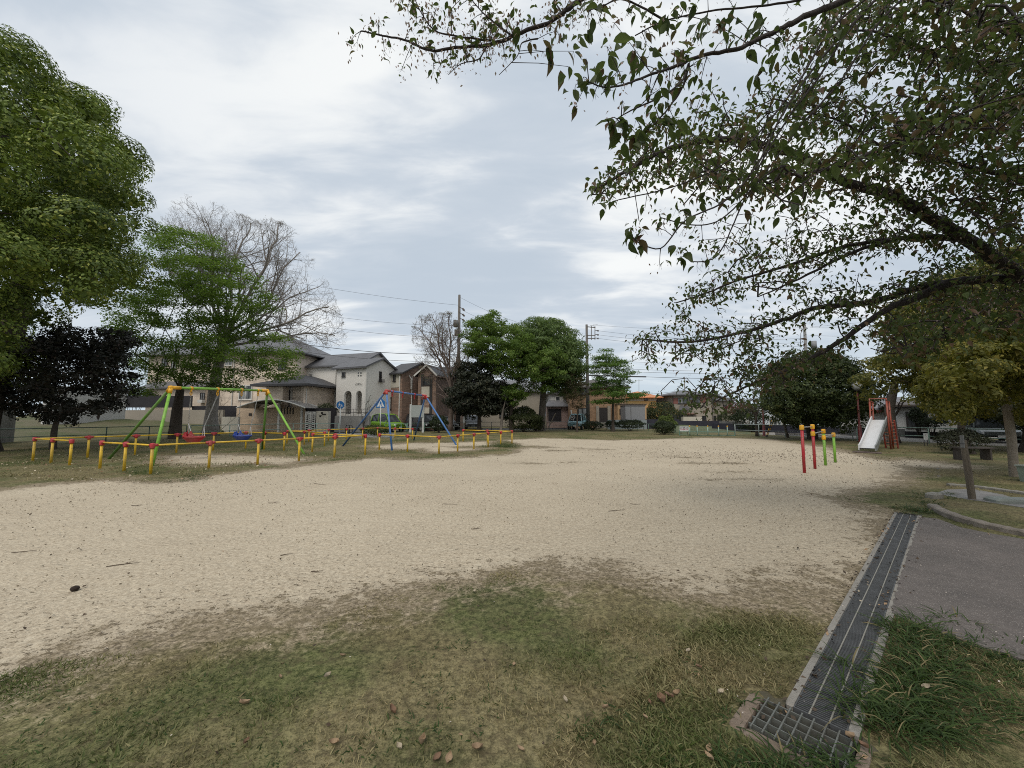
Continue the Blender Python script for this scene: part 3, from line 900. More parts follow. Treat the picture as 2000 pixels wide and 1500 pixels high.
# twigs on the sand
twm = mat("twig", (.09, .065, .045), .85)
TW = [(45, 1080, .22, "dry twig on the sand at the left edge"), (240, 1104, .25, "curved twig on the sand at left"), (268, 988, .2, "small dark twig near the barrier on the sand"), (535, 983, .22, "short twig left of centre on the sand"), (880, 985, .25, "forked twig in the middle of the sand"), (620, 1117, .12, "tiny twig on the near sand left of centre"),
      (1205, 998, .3, "thin pale twig on the sand right of centre"), (625, 946, .4, "long straight twig near the barrier corner"), (1240, 985, .15, "short twig right of the long thin one"), (560, 1085, .12, "small twig midway on the near sand"), (930, 1033, .14, "little twig on the central sand")]
for u, v, L, lb in TW:
    g = G(u, v); a = rnd.uniform(-.5, .5); mb = MB(); p = [g + V((-L / 2 * math.cos(a), -L / 2 * math.sin(a), .008))]
    for k in range(4): p.append(p[-1] + V((L / 4 * math.cos(a), L / 4 * math.sin(a) + rnd.uniform(-.02, .02), rnd.uniform(-.002, .004))))
    mb.tube(p, [.004, .0045, .004, .003, .002], 5)
    if rnd.random() < .5: mb.tube([p[2], p[2] + V((.05, .05, .01))], [.003, .0015], 4)
    tag(mb.build("twig", twm), lb, "twig", "twigs lying on the sand")
mb = MB(); g = G(146, 1154); mb.lathe([(.0, 0), (.022, .004), (.032, .018), (.026, .034), (.008, .042), (0, .043)], g, 10)
tag(mb.build("pine_cone", mat("cone_dark", (.03, .02, .015), .9, bump=.8), smooth=True), "small dark seed ball alone on the sand at left", "seed ball")

# ================================================================== HOUSES AND WALLS
class Frame:
    """facade frame: P0 -> P1 along the front, away from the camera = depth"""
    def __init__(s, P0, P1):
        s.o = V(P0); d = V(P1) - V(P0); s.L = d.length; s.ex = d.normalized()
        s.ey = V((-s.ex.y, s.ex.x, 0)); s.ez = V((0, 0, 1))
        s.rot = math.atan2(s.ex.y, s.ex.x)
    def pt(s, a, t, z): return s.o + s.ex * a + s.ey * t + s.ez * z
    def hit(s, u, v, face='F', t=0.0):
        d = ray(u, v); c = V((0, 0, CAMZ))
        if face == 'F': n, p0 = s.ey, s.o + s.ey * t
        else: n, p0 = s.ex, s.o + s.ex * (s.L if face == 'R' else 0)
        k = (p0 - c).dot(n) / d.dot(n); q = c + d * k - s.o
        return (q.dot(s.ex) if face == 'F' else q.dot(s.ey)), q.z + s.o.z
    def rect(s, u0, v0, u1, v1, face='F', t=0.0):
        a0, za = s.hit(u0, v1, face, t); a1, zb = s.hit(u1, v0, face, t)
        return min(a0, a1), max(a0, a1), min(za, zb), max(za, zb)
    def box(s, mb, a0, a1, t0, t1, z0, z1):
        return mb.box(s.pt((a0 + a1) / 2, (t0 + t1) / 2, (z0 + z1) / 2 - s.o.z), (abs(a1 - a0), abs(t1 - t0), abs(z1 - z0)), s.rot)
    def fbox(s, mb, face, a0, a1, out0, out1, z0, z1):
        """box on a face: out0..out1 = distance proud of the wall"""
        if face == 'F': return s.box(mb, a0, a1, -out1, -out0, z0, z1)
        if face == 'R': return s.box(mb, s.L + out0, s.L + out1, a0, a1, z0, z1)
        return s.box(mb, -out1, -out0, a0, a1, z0, z1)

M_ = {}
M_['win_dark'] = mat("frame_dark", (.035, .03, .028), .5, .1)
M_['win_white'] = mat("frame_white", (.62, .61, .58), .5, .06)
M_['glass'] = glass_mat("pane_glass")
M_['glass_dark'] = glass_mat("pane_dark", (.018, .02, .022), (.06, .065, .07))
M_['roof_slate'] = roof_mat("roof_slate", (.10, .10, .108))
M_['roof_dark'] = roof_mat("roof_dark", (.045, .045, .05))
M_['roof_brown'] = roof_mat("roof_brown", (.09, .075, .065))
M_['roof_orange'] = roof_mat("roof_orange", (.50, .19, .075))
M_['roof_grey'] = roof_mat("roof_grey", (.14, .14, .15))
M_['trim_dark'] = mat("trim_dark", (.04, .038, .038), .6, .1)
M_['trim_white'] = mat("trim_white", (.6, .59, .56), .6, .08)
M_['beige'] = grid_mat("wall_beige_siding", (.68, .58, .48), (.58, .49, .40), .9, .22, .012)
M_['beige_tile'] = grid_mat("wall_beige_tile", (.56, .43, .31), (.44, .34, .25), .45, .12, .012)
M_['stucco'] = mat("wall_stucco", (.70, .68, .64), .95, .02, .7, col2=(.64, .62, .58))
M_['brick'] = grid_mat("wall_brown_brick", (.27, .175, .13), (.20, .155, .125), .42, .13, .014, var=.22)
M_['cream'] = mat("wall_cream", (.50, .47, .40), .9, .07, 1.0)
M_['tan_brick'] = grid_mat("wall_tan_brick", (.34, .21, .125), (.26, .18, .12), .4, .11, .012, var=.18)
M_['yellow'] = mat("wall_yellow", (.52, .36, .15), .9, .07, .8)
M_['greige'] = mat("wall_greige", (.30, .27, .225), .92, .08, .8)
M_['white'] = mat("wall_white", (.52, .52, .51), .9, .06, .8, col2=(.44, .44, .43))
M_['whiteblue'] = mat("wall_pale_blue", (.50, .55, .60), .9, .05, .8)
M_['door_dark'] = mat("door_dark", (.03, .025, .024), .5, .1)
M_['door_white'] = mat("door_white", (.5, .48, .45), .5, .06)
M_['block'] = grid_mat("block_wall", (.17, .17, .165), (.10, .10, .10), .5, .2, .014, var=.1)
M_['navy'] = mat("fence_navy", (.028, .028, .042), .6, .2, 2)
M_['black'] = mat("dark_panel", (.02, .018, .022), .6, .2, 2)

def window(fr, parent, px, face='F', fm='win_white', gm='glass', mull=1, fw=.06, sill=True, t=0.0, name='window', bars=0):
    a0, a1, z0, z1 = fr.rect(*px, face=face, t=t)
    o = -t if face == 'F' else 0
    mb = MB()
    for q in ((a0, a1, z1 - fw, z1), (a0, a1, z0, z0 + fw), (a0, a0 + fw, z0 + fw, z1 - fw), (a1 - fw, a1, z0 + fw, z1 - fw)):
        fr.fbox(mb, face, q[0], q[1], o, o + .07, q[2], q[3])
    for k in range(1, mull + 1):
        c = a0 + (a1 - a0) * k / (mull + 1); fr.fbox(mb, face, c - fw * .4, c + fw * .4, o + .02, o + .062, z0 + fw, z1 - fw)
    for k in range(1, bars + 1):
        c = z0 + (z1 - z0) * k / (bars + 1); fr.fbox(mb, face, a0 + fw, a1 - fw, o + .03, o + .055, c - .015, c + .015)
    if sill: fr.fbox(mb, face, a0 - .05, a1 + .05, o, o + .11, z0 - .05, z0 - .002)
    f = mb.build(name, M_[fm], parent)
    mb = MB(); fr.fbox(mb, face, a0 + fw, a1 - fw, o, o + .025, z0 + fw, z1 - fw)
    mb.build("pane", M_[gm], f)
    return f

def roof_gs(mb, fr, dep, zt, zr, ov=.45, th=.16, rf=.5, s0=None, s1=None, t0=0.0):
    """ridge along s"""
    s0 = -ov if s0 is None else s0; s1 = fr.L + ov if s1 is None else s1
    tr = t0 + dep * rf; sl = (zr - zt) / (dep * rf); sr = (zr - zt) / (dep * (1 - rf))
    P = [(t0 - ov, zt - ov * sl), (tr, zr), (t0 + dep + ov, zt - ov * sr), (t0 + dep + ov, zt - ov * sr + th), (tr, zr + th), (t0 - ov, zt - ov * sl + th)]
    mb.prism([fr.pt(s0, t, z) for t, z in P], fr.ex * (s1 - s0))

def roof_gt(mb, fr, dep, zt, zr, ov=.45, th=.16, rf=.5, a0=0.0, a1=None, ztr=None, t0=0.0):
    """ridge along t, gable faces the viewer"""
    a1 = fr.L if a1 is None else a1; L = a1 - a0; ar = a0 + L * rf; ztr = zt if ztr is None else ztr
    sl = (zr - zt) / (L * rf); sr = (zr - ztr) / (L * (1 - rf))
    P = [(a0 - ov, zt - ov * sl), (ar, zr), (a1 + ov, ztr - ov * sr), (a1 + ov, ztr - ov * sr + th), (ar, zr + th), (a0 - ov, zt - ov * sl + th)]
    mb.prism([fr.pt(a, t0 - ov, z) for a, z in P], fr.ey * (dep + 2 * ov))

def roof_hip(mb, fr, dep, zt, zr, ov=.5, th=.14, a0=0.0, a1=None, t0=0.0):
    a1 = fr.L if a1 is None else a1; L = a1 - a0
    A0, A1, T0, T1 = a0 - ov, a1 + ov, t0 - ov, t0 + dep + ov
    h = min(L, dep) / 2 + ov
    if L >= dep: r0, r1 = (A0 + h, (T0 + T1) / 2), (A1 - h, (T0 + T1) / 2)
    else: r0, r1 = ((A0 + A1) / 2, T0 + h), ((A0 + A1) / 2, T1 - h)
    q = [(A0, T0), (A1, T0), (A1, T1), (A0, T1)]
    vs = [fr.pt(a, t, zt - .05) for a, t in q] + [fr.pt(a, t, zt - .05 + th) for a, t in q] + [fr.pt(*r0, zr), fr.pt(*r1, zr)]
    fs = [(3, 2, 1, 0), (0, 1, 5, 4), (1, 2, 6, 5), (2, 3, 7, 6), (3, 0, 4, 7)]
    if L >= dep: fs += [(4, 5, 9, 8), (6, 7, 8, 9), (5, 6, 9), (7, 4, 8)]
    else: fs += [(5, 6, 9, 8), (7, 4, 8, 9), (4, 5, 8), (6, 7, 9)]
    mb.add(vs, fs)

def wall_gs(mb, fr, dep, zt, zr, z0=-.3, rf=.5, t0=0.0):
    mb.prism([fr.pt(0, t, z) for t, z in [(t0, z0), (t0, zt), (t0 + dep * rf, zr), (t0 + dep, zt), (t0 + dep, z0)]][::-1], fr.ex * fr.L)

def wall_gt(mb, fr, dep, zt, zr, z0=-.3, rf=.5, a0=0.0, a1=None, ztr=None, t0=0.0):
    a1 = fr.L if a1 is None else a1
    mb.prism([fr.pt(a, t0, z) for a, z in [(a0, z0), (a0, zt), (a0 + (a1 - a0) * rf, zr), (a1, zt if ztr is None else ztr), (a1, z0)]], fr.ey * dep)

def pipe(fr, parent, u, v0, v1, face='F', m='trim_white', r=.05, t=0.0):
    a, z1 = fr.hit(u, v0, face, t); _, z0 = fr.hit(u, v1, face, t)
    p = (lambda z: fr.pt(a, t - .07, z - fr.o.z)) if face == 'F' else (lambda z: fr.pt(fr.L + .07, a, z - fr.o.z))
    MB().cyl(p(z0), p(z1), r, n=6).build("downpipe", M_[m], parent)

def house(name, label, P0, P1, cat="house"):
    fr = Frame(P0, P1)
    return fr, thing(name, label, cat, tuple(fr.pt(fr.L / 2, 0, 0)), 0)

def zat(u, v, Y): return PY(u, v, Y).z

# --- 1 beige hip-roofed house behind the leafy tree, its porch wing to the right
fr, h = house("house", "large beige two storey house with dark hip roofs behind the leafy tree", UX(285, 43), UX(577, 41))
zt = zat(500, 693, 42); zr = zat(490, 655, 46)
mb = MB(); fr.box(mb, 0, fr.L, 0, 9, -.3, zt); mb.build("wall", M_['beige'], h)
mb = MB(); roof_hip(mb, fr, 9, zt, zr, .8); mb.build("roof", M_['roof_slate'], h)
mb = MB(); zb = zat(400, 760, 42); mb2 = MB()
fr.box(mb, 1.2, 8.2, -1.0, -.001, -.3, zb); mb.build("wall", M_['beige'], h)
mb = MB()
vs = [fr.pt(.8, -1.5, zb), fr.pt(8.6, -1.5, zb), fr.pt(8.6, -.01, zb + .75), fr.pt(.8, -.01, zb + .75)]
mb.prism(vs, (0, 0, .14)); mb.build("roof", M_['roof_slate'], h)
for px, fm, ml in [((316, 700, 328, 716), 'win_dark', 1), ((334, 706, 346, 722), 'win_dark', 1), ((395, 702, 412, 716), 'win_dark', 1), ((440, 700, 455, 714), 'win_white', 1), ((505, 708, 522, 722), 'win_white', 1), ((543, 702, 560, 722), 'win_dark', 1)]:
    window(fr, h, px, fm=fm, mull=ml)
window(fr, h, (466, 752, 494, 781), fm='win_white', mull=1, fw=.1)
window(fr, h, (391, 767, 401, 781), fm='win_dark', t=-1.0, bars=5)
window(fr, h, (284, 765, 298, 772), fm='win_dark', t=-1.0)
mb = MB(); a0, a1, z0, z1 = fr.rect(392, 781, 401, 787, t=-1.0); fr.box(mb, a0, a1, -1.4, -1.003, z0, z1); mb.build("air_conditioner", M_['trim_white'], h)
pipe(fr, h, 459, 693, 830)
# porch wing
f2 = Frame(UX(519, 38), UX(597, 37.2))
zt = zat(560, 754, 37.6); zr = zat(560, 733, 40)
mb = MB(); a_, _ = f2.hit(551, 790); b_, _ = f2.hit(573, 790)
f2.box(mb, 0, a_, 0, 6, -.3, zt - .06); f2.box(mb, a_, b_ + .5, .9, 6, -.3, zt - .06); f2.box(mb, b_ + .5, f2.L, .35, 6, -.3, zt - .06); f2.box(mb, f2.L - .22, f2.L, -.05, .349, -.3, zt - .06)
mb.build("wall", M_['beige'], h)
mb = MB(); roof_hip(mb, f2, 6, zt, zr, .95, .2); mb.build("roof", M_['roof_dark'], h)
a0, a1, z0, z1 = f2.rect(554, 757, 572, 800, t=.9)
mb = MB(); f2.box(mb, a0, a1, .84, .899, z0, z1); d_ = mb.build("door", M_['door_white'], h)
mb = MB()
for k in (.34, .66): c = a0 + (a1 - a0) * k; f2.box(mb, c - .07, c + .07, .82, .839, z0 + .3, z1 - .25)
mb.build("slot_pane", M_['black'], d_)
pipe(f2, h, 600, 760, 835)

# --- carport with arched roof
cf = Frame(UX(463, 34.5), UX(597, 34.5)); ct = thing("carport", "arched translucent carport roof beside the beige porch wing", "carport", tuple(cf.pt(3, 1, 0)))
zl, zm, zrr = zat(463, 797, 34.5), zat(538, 781, 34.5), zat(597, 797, 34.5)
mb = MB(); rim = MB(); P = []
for k in range(13):
    t = k / 12; P.append((cf.L * t, zl + (zrr - zl) * t + (zm - zl) * math.sin(math.pi * t)))
for i in range(12):
    (a, z_), (b, y_) = P[i], P[i + 1]
    mb.prism([cf.pt(a, 0, z_), cf.pt(b, 0, y_), cf.pt(b, 3.0, y_), cf.pt(a, 3.0, z_)], (0, 0, .03))
mb.build("roof_panel", mat("polycarbonate", (.20, .20, .20), .3, .1), ct)
mb = MB()
for t_ in (-.04, 3.04):
    mb.tube([cf.pt(a, t_, z_ + .02) for a, z_ in P], .06, 6)
mb.build("arched_rim", M_['trim_white'], ct)
mb = MB()
for i in (3, 6, 9): mb.bar(cf.pt(P[i][0], 0, P[i][1] - .06), cf.pt(P[i][0], 3, P[i][1] - .06), .06, .08)
mb.build("rafters", M_['trim_dark'], ct)
for u in (527, 573):
    mb = MB(); a, _ = cf.hit(u, 800); zt_ = np.interp(a, [p[0] for p in P], [p[1] for p in P]) - .05; mb.box(cf.pt(a, 1.4, zt_ / 2), (.16, .16, zt_)); mb.build("post", M_['trim_white'], ct)
# tiled garden wall behind the carport with small vents
wf = Frame(UX(464, 37.0), UX(596, 36.4))
w_ = thing("garden_wall", "beige tiled wall standing under the arched carport roof", "wall", tuple(wf.pt(3, 0, 0)))
mb = MB(); wf.box(mb, 0, wf.L, 0, .3, -.3, zat(500, 796, 37)); mb.build("wall_panel", M_['beige_tile'], w_)
mb = MB(); a0, a1, z0, z1 = wf.rect(486, 807, 492, 812); wf.box(mb, a0, a1, -.04, -.002, z0, z1); mb.build("mail_slot", M_['door_dark'], w_)
mb = MB(); a0, a1, z0, z1 = wf.rect(545, 796, 573, 803); 
for k in range(6): wf.box(mb, a0 + (a1 - a0) * k / 5 - .04, a0 + (a1 - a0) * k / 5 + .04, -.05, -.003, z0 - .3, z1)
mb.build("upright_bars", M_['trim_dark'], w_)

def wall_between(name, label, P0, P1, th, h0, mtl, cat="wall", cap=None, z0=-.3, h1=None):
    f = Frame(P0, P1); mb = MB(); h1 = h0 if h1 is None else h1
    mb.prism([f.pt(0, 0, z0), f.pt(f.L, 0, z0), f.pt(f.L, 0, h1), f.pt(0, 0, h0)], f.ey * th)
    o = mb.build(name, mtl)
    tag(o, label, cat); return f, o
wall_between("boundary_wall", "tall pale wall at the left edge of the grassy lot", UX(90, 30), UX(247, 36), .25, zat(247, 762, 36), M_['white'], h1=zat(247, 762, 36))
wall_between("concrete_wall", "low grey concrete wall behind the green railing at far left", UX(-120, 17.5), UX(35, 22.5), .2, zat(20, 800, 22), mat("wall_grey", (.22, .215, .2), .9, .2, 1.5, bump=.3))
f, o = wall_between("boundary_fence", "dark board fence behind the trunk of the leafy tree", UX(246, 38.6), UX(375, 38.6), .08, zat(300, 773, 38.6), M_['black'], "fence", z0=zat(300, 796, 38.6))
f, o = wall_between("boundary_fence", "dark slatted fence right of the bare tree's trunk", UX(376, 38.8), UX(462, 38.0), .08, zat(420, 793, 38.6), M_['black'], "fence", z0=zat(420, 815, 38.6))
wall_between("garden_wall", "low cream wall under the bare shrub left of the carport", UX(436, 35.0), UX(467, 34.4), .2, zat(450, 814, 34.6), M_['cream'], z0=-.2)
wall_between("garden_wall", "long low pale retaining wall below the dark board fence", UX(246, 38.2), UX(437, 36.2), .2, zat(300, 801, 38), M_['greige'])
f, o = wall_between("gate_pillar", "cream gate pillar with nameplate and mailbox slot", UX(619, 34.2), UX(642, 34.2), .5, zat(630, 803, 34.2), M_['cream'], "pillar")
for px in ((627, 805, 631, 808), (629, 808, 637, 810.5), (624, 811, 628, 814)):
    mb = MB(); a0, a1, z0, z1 = f.rect(*px); f.box(mb, a0, a1, -.03, -.002, z0, z1); q = mb.build("nameplate", M_['door_dark'], o); 
# lattice gate
gf = Frame(UX(597.5, 34.6), UX(617, 34.4)); gt = thing("garden_gate", "white lattice garden gate left of the cream pillar", "gate", tuple(gf.pt(.4, 0, 0)))
ztg = zat(607, 804, 34.5); mb = MB()
gf.box(mb, 0, gf.L, 0, .05, ztg - .08, ztg); gf.box(mb, 0, gf.L, 0, .05, .05, .13)
for k in (0, .5, 1): gf.box(mb, gf.L * k - .03 + (.03 if k == 0 else -.03 if k == 1 else 0), gf.L * k + .03 + (.03 if k == 0 else -.03 if k == 1 else 0), .002, .048, .13, ztg - .08)
mb.build("frame", M_['trim_white'], gt)
mb = MB()
for k in range(9):
    z0 = .13 + (ztg - .2) * k / 9
    mb.bar(gf.pt(.03, .02, z0), gf.pt(gf.L - .03, .02, z0 + .28 if z0 + .28 < ztg - .08 else ztg - .1), .02, .05)
    mb.bar(gf.pt(gf.L - .03, .04, z0), gf.pt(.03, .04, z0 + .28 if z0 + .28 < ztg - .08 else ztg - .1), .02, .05)
mb.build("lattice", M_['trim_white'], gt)
wall_between("garden_wall", "dark wall with planting in front of the pale stucco house", UX(596, 36.6), UX(655, 36.2), .3, zat(630, 797, 36.4), M_['black'])
wall_between("garden_wall", "grey retaining wall below the arched porch of the stucco house", UX(655, 36.0), UX(722, 35.2), .25, zat(690, 812, 35.6), mat("render_grey", (.25, .245, .235), .9, .12, 2))
# railing of the porch terrace
rf_ = Frame(UX(656, 36.4), UX(722, 35.7)); rt_ = thing("terrace_railing", "thin dark metal railing in front of the arched porch", "railing", tuple(rf_.pt(1, 0, .9)))
za, zb_ = zat(690, 799, 36), zat(690, 812, 36); mb = MB()
for z_ in (za, (za + zb_) / 2): mb.tube([rf_.pt(0, 0, z_), rf_.pt(rf_.L, 0, z_)], .022, 5)
mb.build("rail", M_['trim_dark'], rt_); mb = MB()
for k in range(14): a = rf_.L * k / 13; mb.tube([rf_.pt(a, 0, zb_ - .05), rf_.pt(a, 0, za)], .014, 4)
mb.build("balusters", M_['trim_dark'], rt_)

# --- 2 pale stucco house: long wing and front block with arched porch
fr, h = house("house", "pale grey stucco house with two arched porch openings", UX(578, 43), UX(700, 40.5))
zt = zat(620, 715, 42); zr = zat(660, 695, 45)
mb = MB(); wall_gs(mb, fr, 6, zt, zr); mb.build("wall", M_['stucco'], h)
mb = MB(); roof_gs(mb, fr, 6, zt, zr, .35); mb.build("roof", M_['roof_slate'], h)
window(fr, h, (576, 719, 596, 739), fm='win_white', fw=.12)
window(fr, h, (603, 729, 612, 738), fm='win_white', gm='glass_dark', mull=0, fw=.08, bars=3)
fb = Frame(UX(656, 39.4), UX(713, 37.8))
zt = zat(713, 716, 37.8); zr = zt + 1.0
dep = 4.3
mb = MB(); arches = []
for px in ((671, 763, 687, 808), (694, 763, 707, 808)):
    a0, a1, z0, z1 = fb.rect(*px); arches.append((a0, a1, z0, z1))
# front wall built with real arched openings
cols_ = [0.0]; 
def arch_wall(mb, fr_, arches, zt_, z0_, th):
    a_prev = 0.0
    for a0, a1, zs, z1 in arches:
        fr_.box(mb, a_prev, a0, 0, th, z0_, zt_)
        r = (a1 - a0) / 2; c = (a0 + a1) / 2; zc = z1 - r
        poly = [(a0, zc)] + [(c - r * math.cos(math.pi * k / 12), zc + r * math.sin(math.pi * k / 12)) for k in range(1, 12)] + [(a1, zc), (a1, zt_), (a0, zt_)]
        # split in quads against the top edge
        arc = poly[:13]
        for k in range(12):
            (x0, y0), (x1, y1) = arc[k], arc[k + 1]
            mb.prism([fr_.pt(x0, 0, y0), fr_.pt(x1, 0, y1), fr_.pt(x1, 0, zt_), fr_.pt(x0, 0, zt_)], fr_.ey * th)
        a_prev = a1
    fr_.box(mb, a_prev, fr_.L, 0, th, z0_, zt_)
zf = zat(690, 809, 38.5)
arch_wall(mb, fb, arches, zt, zf, .25)
fb.box(mb, 0, fb.L, 0, .25, -.3, zf)
fb.box(mb, 0, fb.L, 1.6, dep, -.3, zt); fb.box(mb, 0, fb.L, .25, 1.6, zat(690, 758, 38.5), zt); fb.box(mb, fb.L - .25, fb.L, .25, 1.6, -.3, zat(690, 758, 38.5)); fb.box(mb, 0, .25, .25, 1.6, -.3, zat(690, 758, 38.5)); fb.box(mb, .25, fb.L - .25, .25, 1.6, -.3, zf - .01)
mb.prism([fb.pt(fb.L - .25, t, z) for t, z in [(0, zt), (dep, zt), (dep / 2, zr)]], fb.ex * .25)
mb.prism([fb.pt(0, t, z) for t, z in [(0, zt), (dep, zt), (dep / 2, zr)]], fb.ex * .25)
mb.build("wall", M_['stucco'], h)
mb = MB(); roof_gs(mb, fb, dep, zt, zr, .3, .17, s0=-.5); mb.build("roof", M_['roof_slate'], h)
window(fb, h, (668, 727, 675, 736), fm='win_dark', gm='glass_dark', mull=1)
for i_, (a, b) in enumerate(((699, 727), (704, 727), (699, 732), (704, 732))):
    mb = MB(); a0, a1, z0, z1 = fb.rect(a, b, a + 2.2, b + 2.8); fb.box(mb, a0, a1, -.03, -.002, z0, z1); mb.build("vent_hole", M_['glass_dark'], h)
mb = MB(); a0, a1, z0, z1 = fb.rect(677, 766, 684, 808, t=1.6); fb.box(mb, a0, a1, 1.54, 1.598, z0, z1); mb.build("door", mat("door_wood", (.12, .06, .04), .5, .2, streak=True), h)
mb = MB()
a, z_ = fb.hit(701, 752); b = .0
for sg in (-1, 1): mb.tube([fb.pt(a + sg * .05, -.06, z_ + .1), fb.pt(a + sg * .2, -.07, z_ + .16), fb.pt(a + sg * .35, -.07, z_ + .03), fb.pt(a + sg * .45, -.07, z_ + .08)], .018, 5)
mb.tube([fb.pt(a, -.06, z_ + .2), fb.pt(a, -.06, z_)], .02, 5); mb.build("iron_ornament", M_['trim_dark'], h)
window(fb, h, (740, 726, 745, 744), face='R', fm='win_dark', gm='glass_dark', mull=0)
mb = MB(); t0_, t1_, z0, z1 = fb.rect(737, 741, 748, 746, face='R'); fb.box(mb, fb.L + .05, fb.L + .22, t0_, t1_, z0, z0 + .04)
for k in range(7): t_ = t0_ + (t1_ - t0_) * k / 6; fb.box(mb, fb.L + .19, fb.L + .22, t_ - .012, t_ + .012, z0 + .041, z1)
mb.build("window_balcony", M_['trim_dark'], h)
pipe(fb, h, 715, 718, 790, 'R'); pipe(fr, h, 657, 718, 830)

# --- 3 brown brick house with twin gables
fr, h = house("house", "brown brick house with two gables and white downpipes", UX(752, 41.5), UX(785, 40.3))
zt = zat(785, 728, 40.3); dep = 5.2; zr = zt + 1.25
mb = MB(); wall_gs(mb, fr, dep, zt, zr); mb.build("wall", M_['brick'], h)
mb = MB(); roof_gs(mb, fr, dep, zt, zr, .35); mb.build("roof", M_['roof_dark'], h)
mb = MB(); a0, a1, z0, z1 = fr.rect(750, 729, 782, 758); fr.box(mb, a0, a1, -.04, -.002, z0, z1); mb.build("cream_panel", M_['cream'], h)
window(fr, h, (768, 732, 773, 745), fm='win_dark', gm='glass_dark', mull=0, t=-.042)
window(fr, h, (760, 776, 765, 800), fm='win_dark', gm='glass_dark', mull=0)
f2 = Frame(UX(816, 41.0), UX(851, 40.4)); zt2 = zat(834, 731, 40.7); zr2 = zat(835, 715, 40.7)
mb = MB(); wall_gt(mb, f2, 5, zt2, zr2, rf=.55); mb.build("wall", M_['brick'], h)
mb = MB(); roof_gt(mb, f2, 5, zt2, zr2, .3, rf=.55); mb.build("roof", M_['roof_dark'], h)
mb = MB(); P = [(-.3, zt2 - .3 * (zr2 - zt2) / (f2.L * .55)), (f2.L * .55, zr2 + .02), (f2.L + .3, zt2 - .3 * (zr2 - zt2) / (f2.L * .45))]
for i in (0, 1): mb.bar(f2.pt(P[i][0], -.36, P[i][1] + .05), f2.pt(P[i + 1][0], -.36, P[i + 1][1] + .05), .08, .16)
mb.build("barge_board", M_['trim_white'], h)
mb = MB(); a0, a1, z0, z1 = f2.rect(821, 730, 845, 830); f2.box(mb, a0, a0 + .3, -.05, -.002, z0, z1); f2.box(mb, a1 - .3, a1, -.05, -.002, z0, z1); mb.build("dark_strip", M_['trim_dark'], h)
window(f2, h, (826, 735, 842, 753), fm='win_dark', gm='glass_dark', mull=1)
mb = MB(); a0, a1, z0, z1 = f2.rect(824, 755, 840, 776); f2.box(mb, a0, a1, -.12, -.052, z0, z1); mb.build("balcony_panel", M_['cream'], h)
mb = MB(); a0, a1, z0, z1 = f2.rect(824, 796, 839, 812); f2.box(mb, a0, a1, -.06, -.002, z0, z1); mb.build("garage_door", M_['cream'], h)
for u in (804, 780): pipe(fr, h, u, 735, 820, 'R')
mb = MB(); a, z_ = fr.hit(800, 738, 'R'); p = fr.pt(fr.L + .09, a, z_ - fr.o.z); mb.tube([p + V((-.5, .1, .9)), p + V((-.1, 0, .2)), p + V((.1, 0, -.1)), p + V((.12, 0, -1.2))], .06, 6); mb.build("downpipe", M_['trim_white'], h)

# --- 4 neighbour behind the small bare tree
fr, h = house("house", "narrow white and brown house behind the slender bare tree", UX(853, 44), UX(893, 44))
zt = zat(870, 735, 44); zr = zat(870, 719, 47)
mb = MB(); wall_gs(mb, fr, 6, zt, zr); mb.build("wall", M_['brick'], h)
mb = MB(); roof_gs(mb, fr, 6, zt, zr); mb.build("roof", M_['roof_dark'], h)
for a, b in ((.15, .75), (1.5, 2.0)):
    mb = MB(); fr.box(mb, a, b, -.05, -.003, -.2, zt - .1); mb.build("white_panel", M_['cream'], h)
window(fr, h, (867, 786, 877, 796), fm='win_dark', gm='glass_dark')
window(fr, h, (872, 742, 880, 754), fm='win_dark', gm='glass_dark')
# --- 4b pale garage block seen through the dark trees
fr, h = house("house", "plain pale house glimpsed between the dark evergreen trunks", UX(900, 52), UX(1058, 54))
zt = zat(960, 762, 53); zr = zat(960, 745, 57)
mb = MB(); wall_gs(mb, fr, 7, zt, zr); mb.build("wall", M_['greige'], h)
mb = MB(); roof_gs(mb, fr, 7, zt, zr); mb.build("roof", M_['roof_grey'], h)
window(fr, h, (905, 800, 916, 822), fm='win_white'); window(fr, h, (975, 800, 990, 815), fm='win_dark')
window(fr, h, (1010, 795, 1030, 812), fm='win_dark')
# --- 5 white upper floor with tiled skirt roof
fr, h = house("house", "white walled house with grey tiled skirt roof and dark open shed below", UX(1066, 50), UX(1131, 50))
zt = zat(1100, 768, 50); zr = zat(1090, 758, 53)
mb = MB(); fr.box(mb, .6, fr.L, 0, 7, -.3, zt); mb.build("wall", M_['white'], h)
mb = MB(); roof_hip(mb, fr, 7, zt, zr, .4, a0=.6); mb.build("roof", M_['roof_grey'], h)
zb = zat(1100, 795, 50); mb = MB(); P = [fr.pt(-.3, -1.6, zb), fr.pt(fr.L, -1.6, zb), fr.pt(fr.L, 0, zb + .75), fr.pt(.4, 0, zb + .75)]; mb.prism(P, (0, 0, .12)); mb.build("roof", M_['roof_grey'], h)
mb = MB(); fr.box(mb, 0, fr.L, -1.2, -.003, -.3, zb - .01); mb.build("wall", mat("wall_pinkish", (.34, .25, .23), .9, .1), h)
window(fr, h, (1085, 774.5, 1094, 785), fm='win_white', gm='glass_dark', mull=0); window(fr, h, (1101, 775, 1112, 790), fm='win_dark', gm='glass')
mb = MB(); a0, a1, z0, z1 = fr.rect(1071, 799, 1096, 822, t=-1.2); fr.box(mb, a0, a1, -1.26, -1.203, z0, z1); mb.build("garage_opening", M_['black'], h)
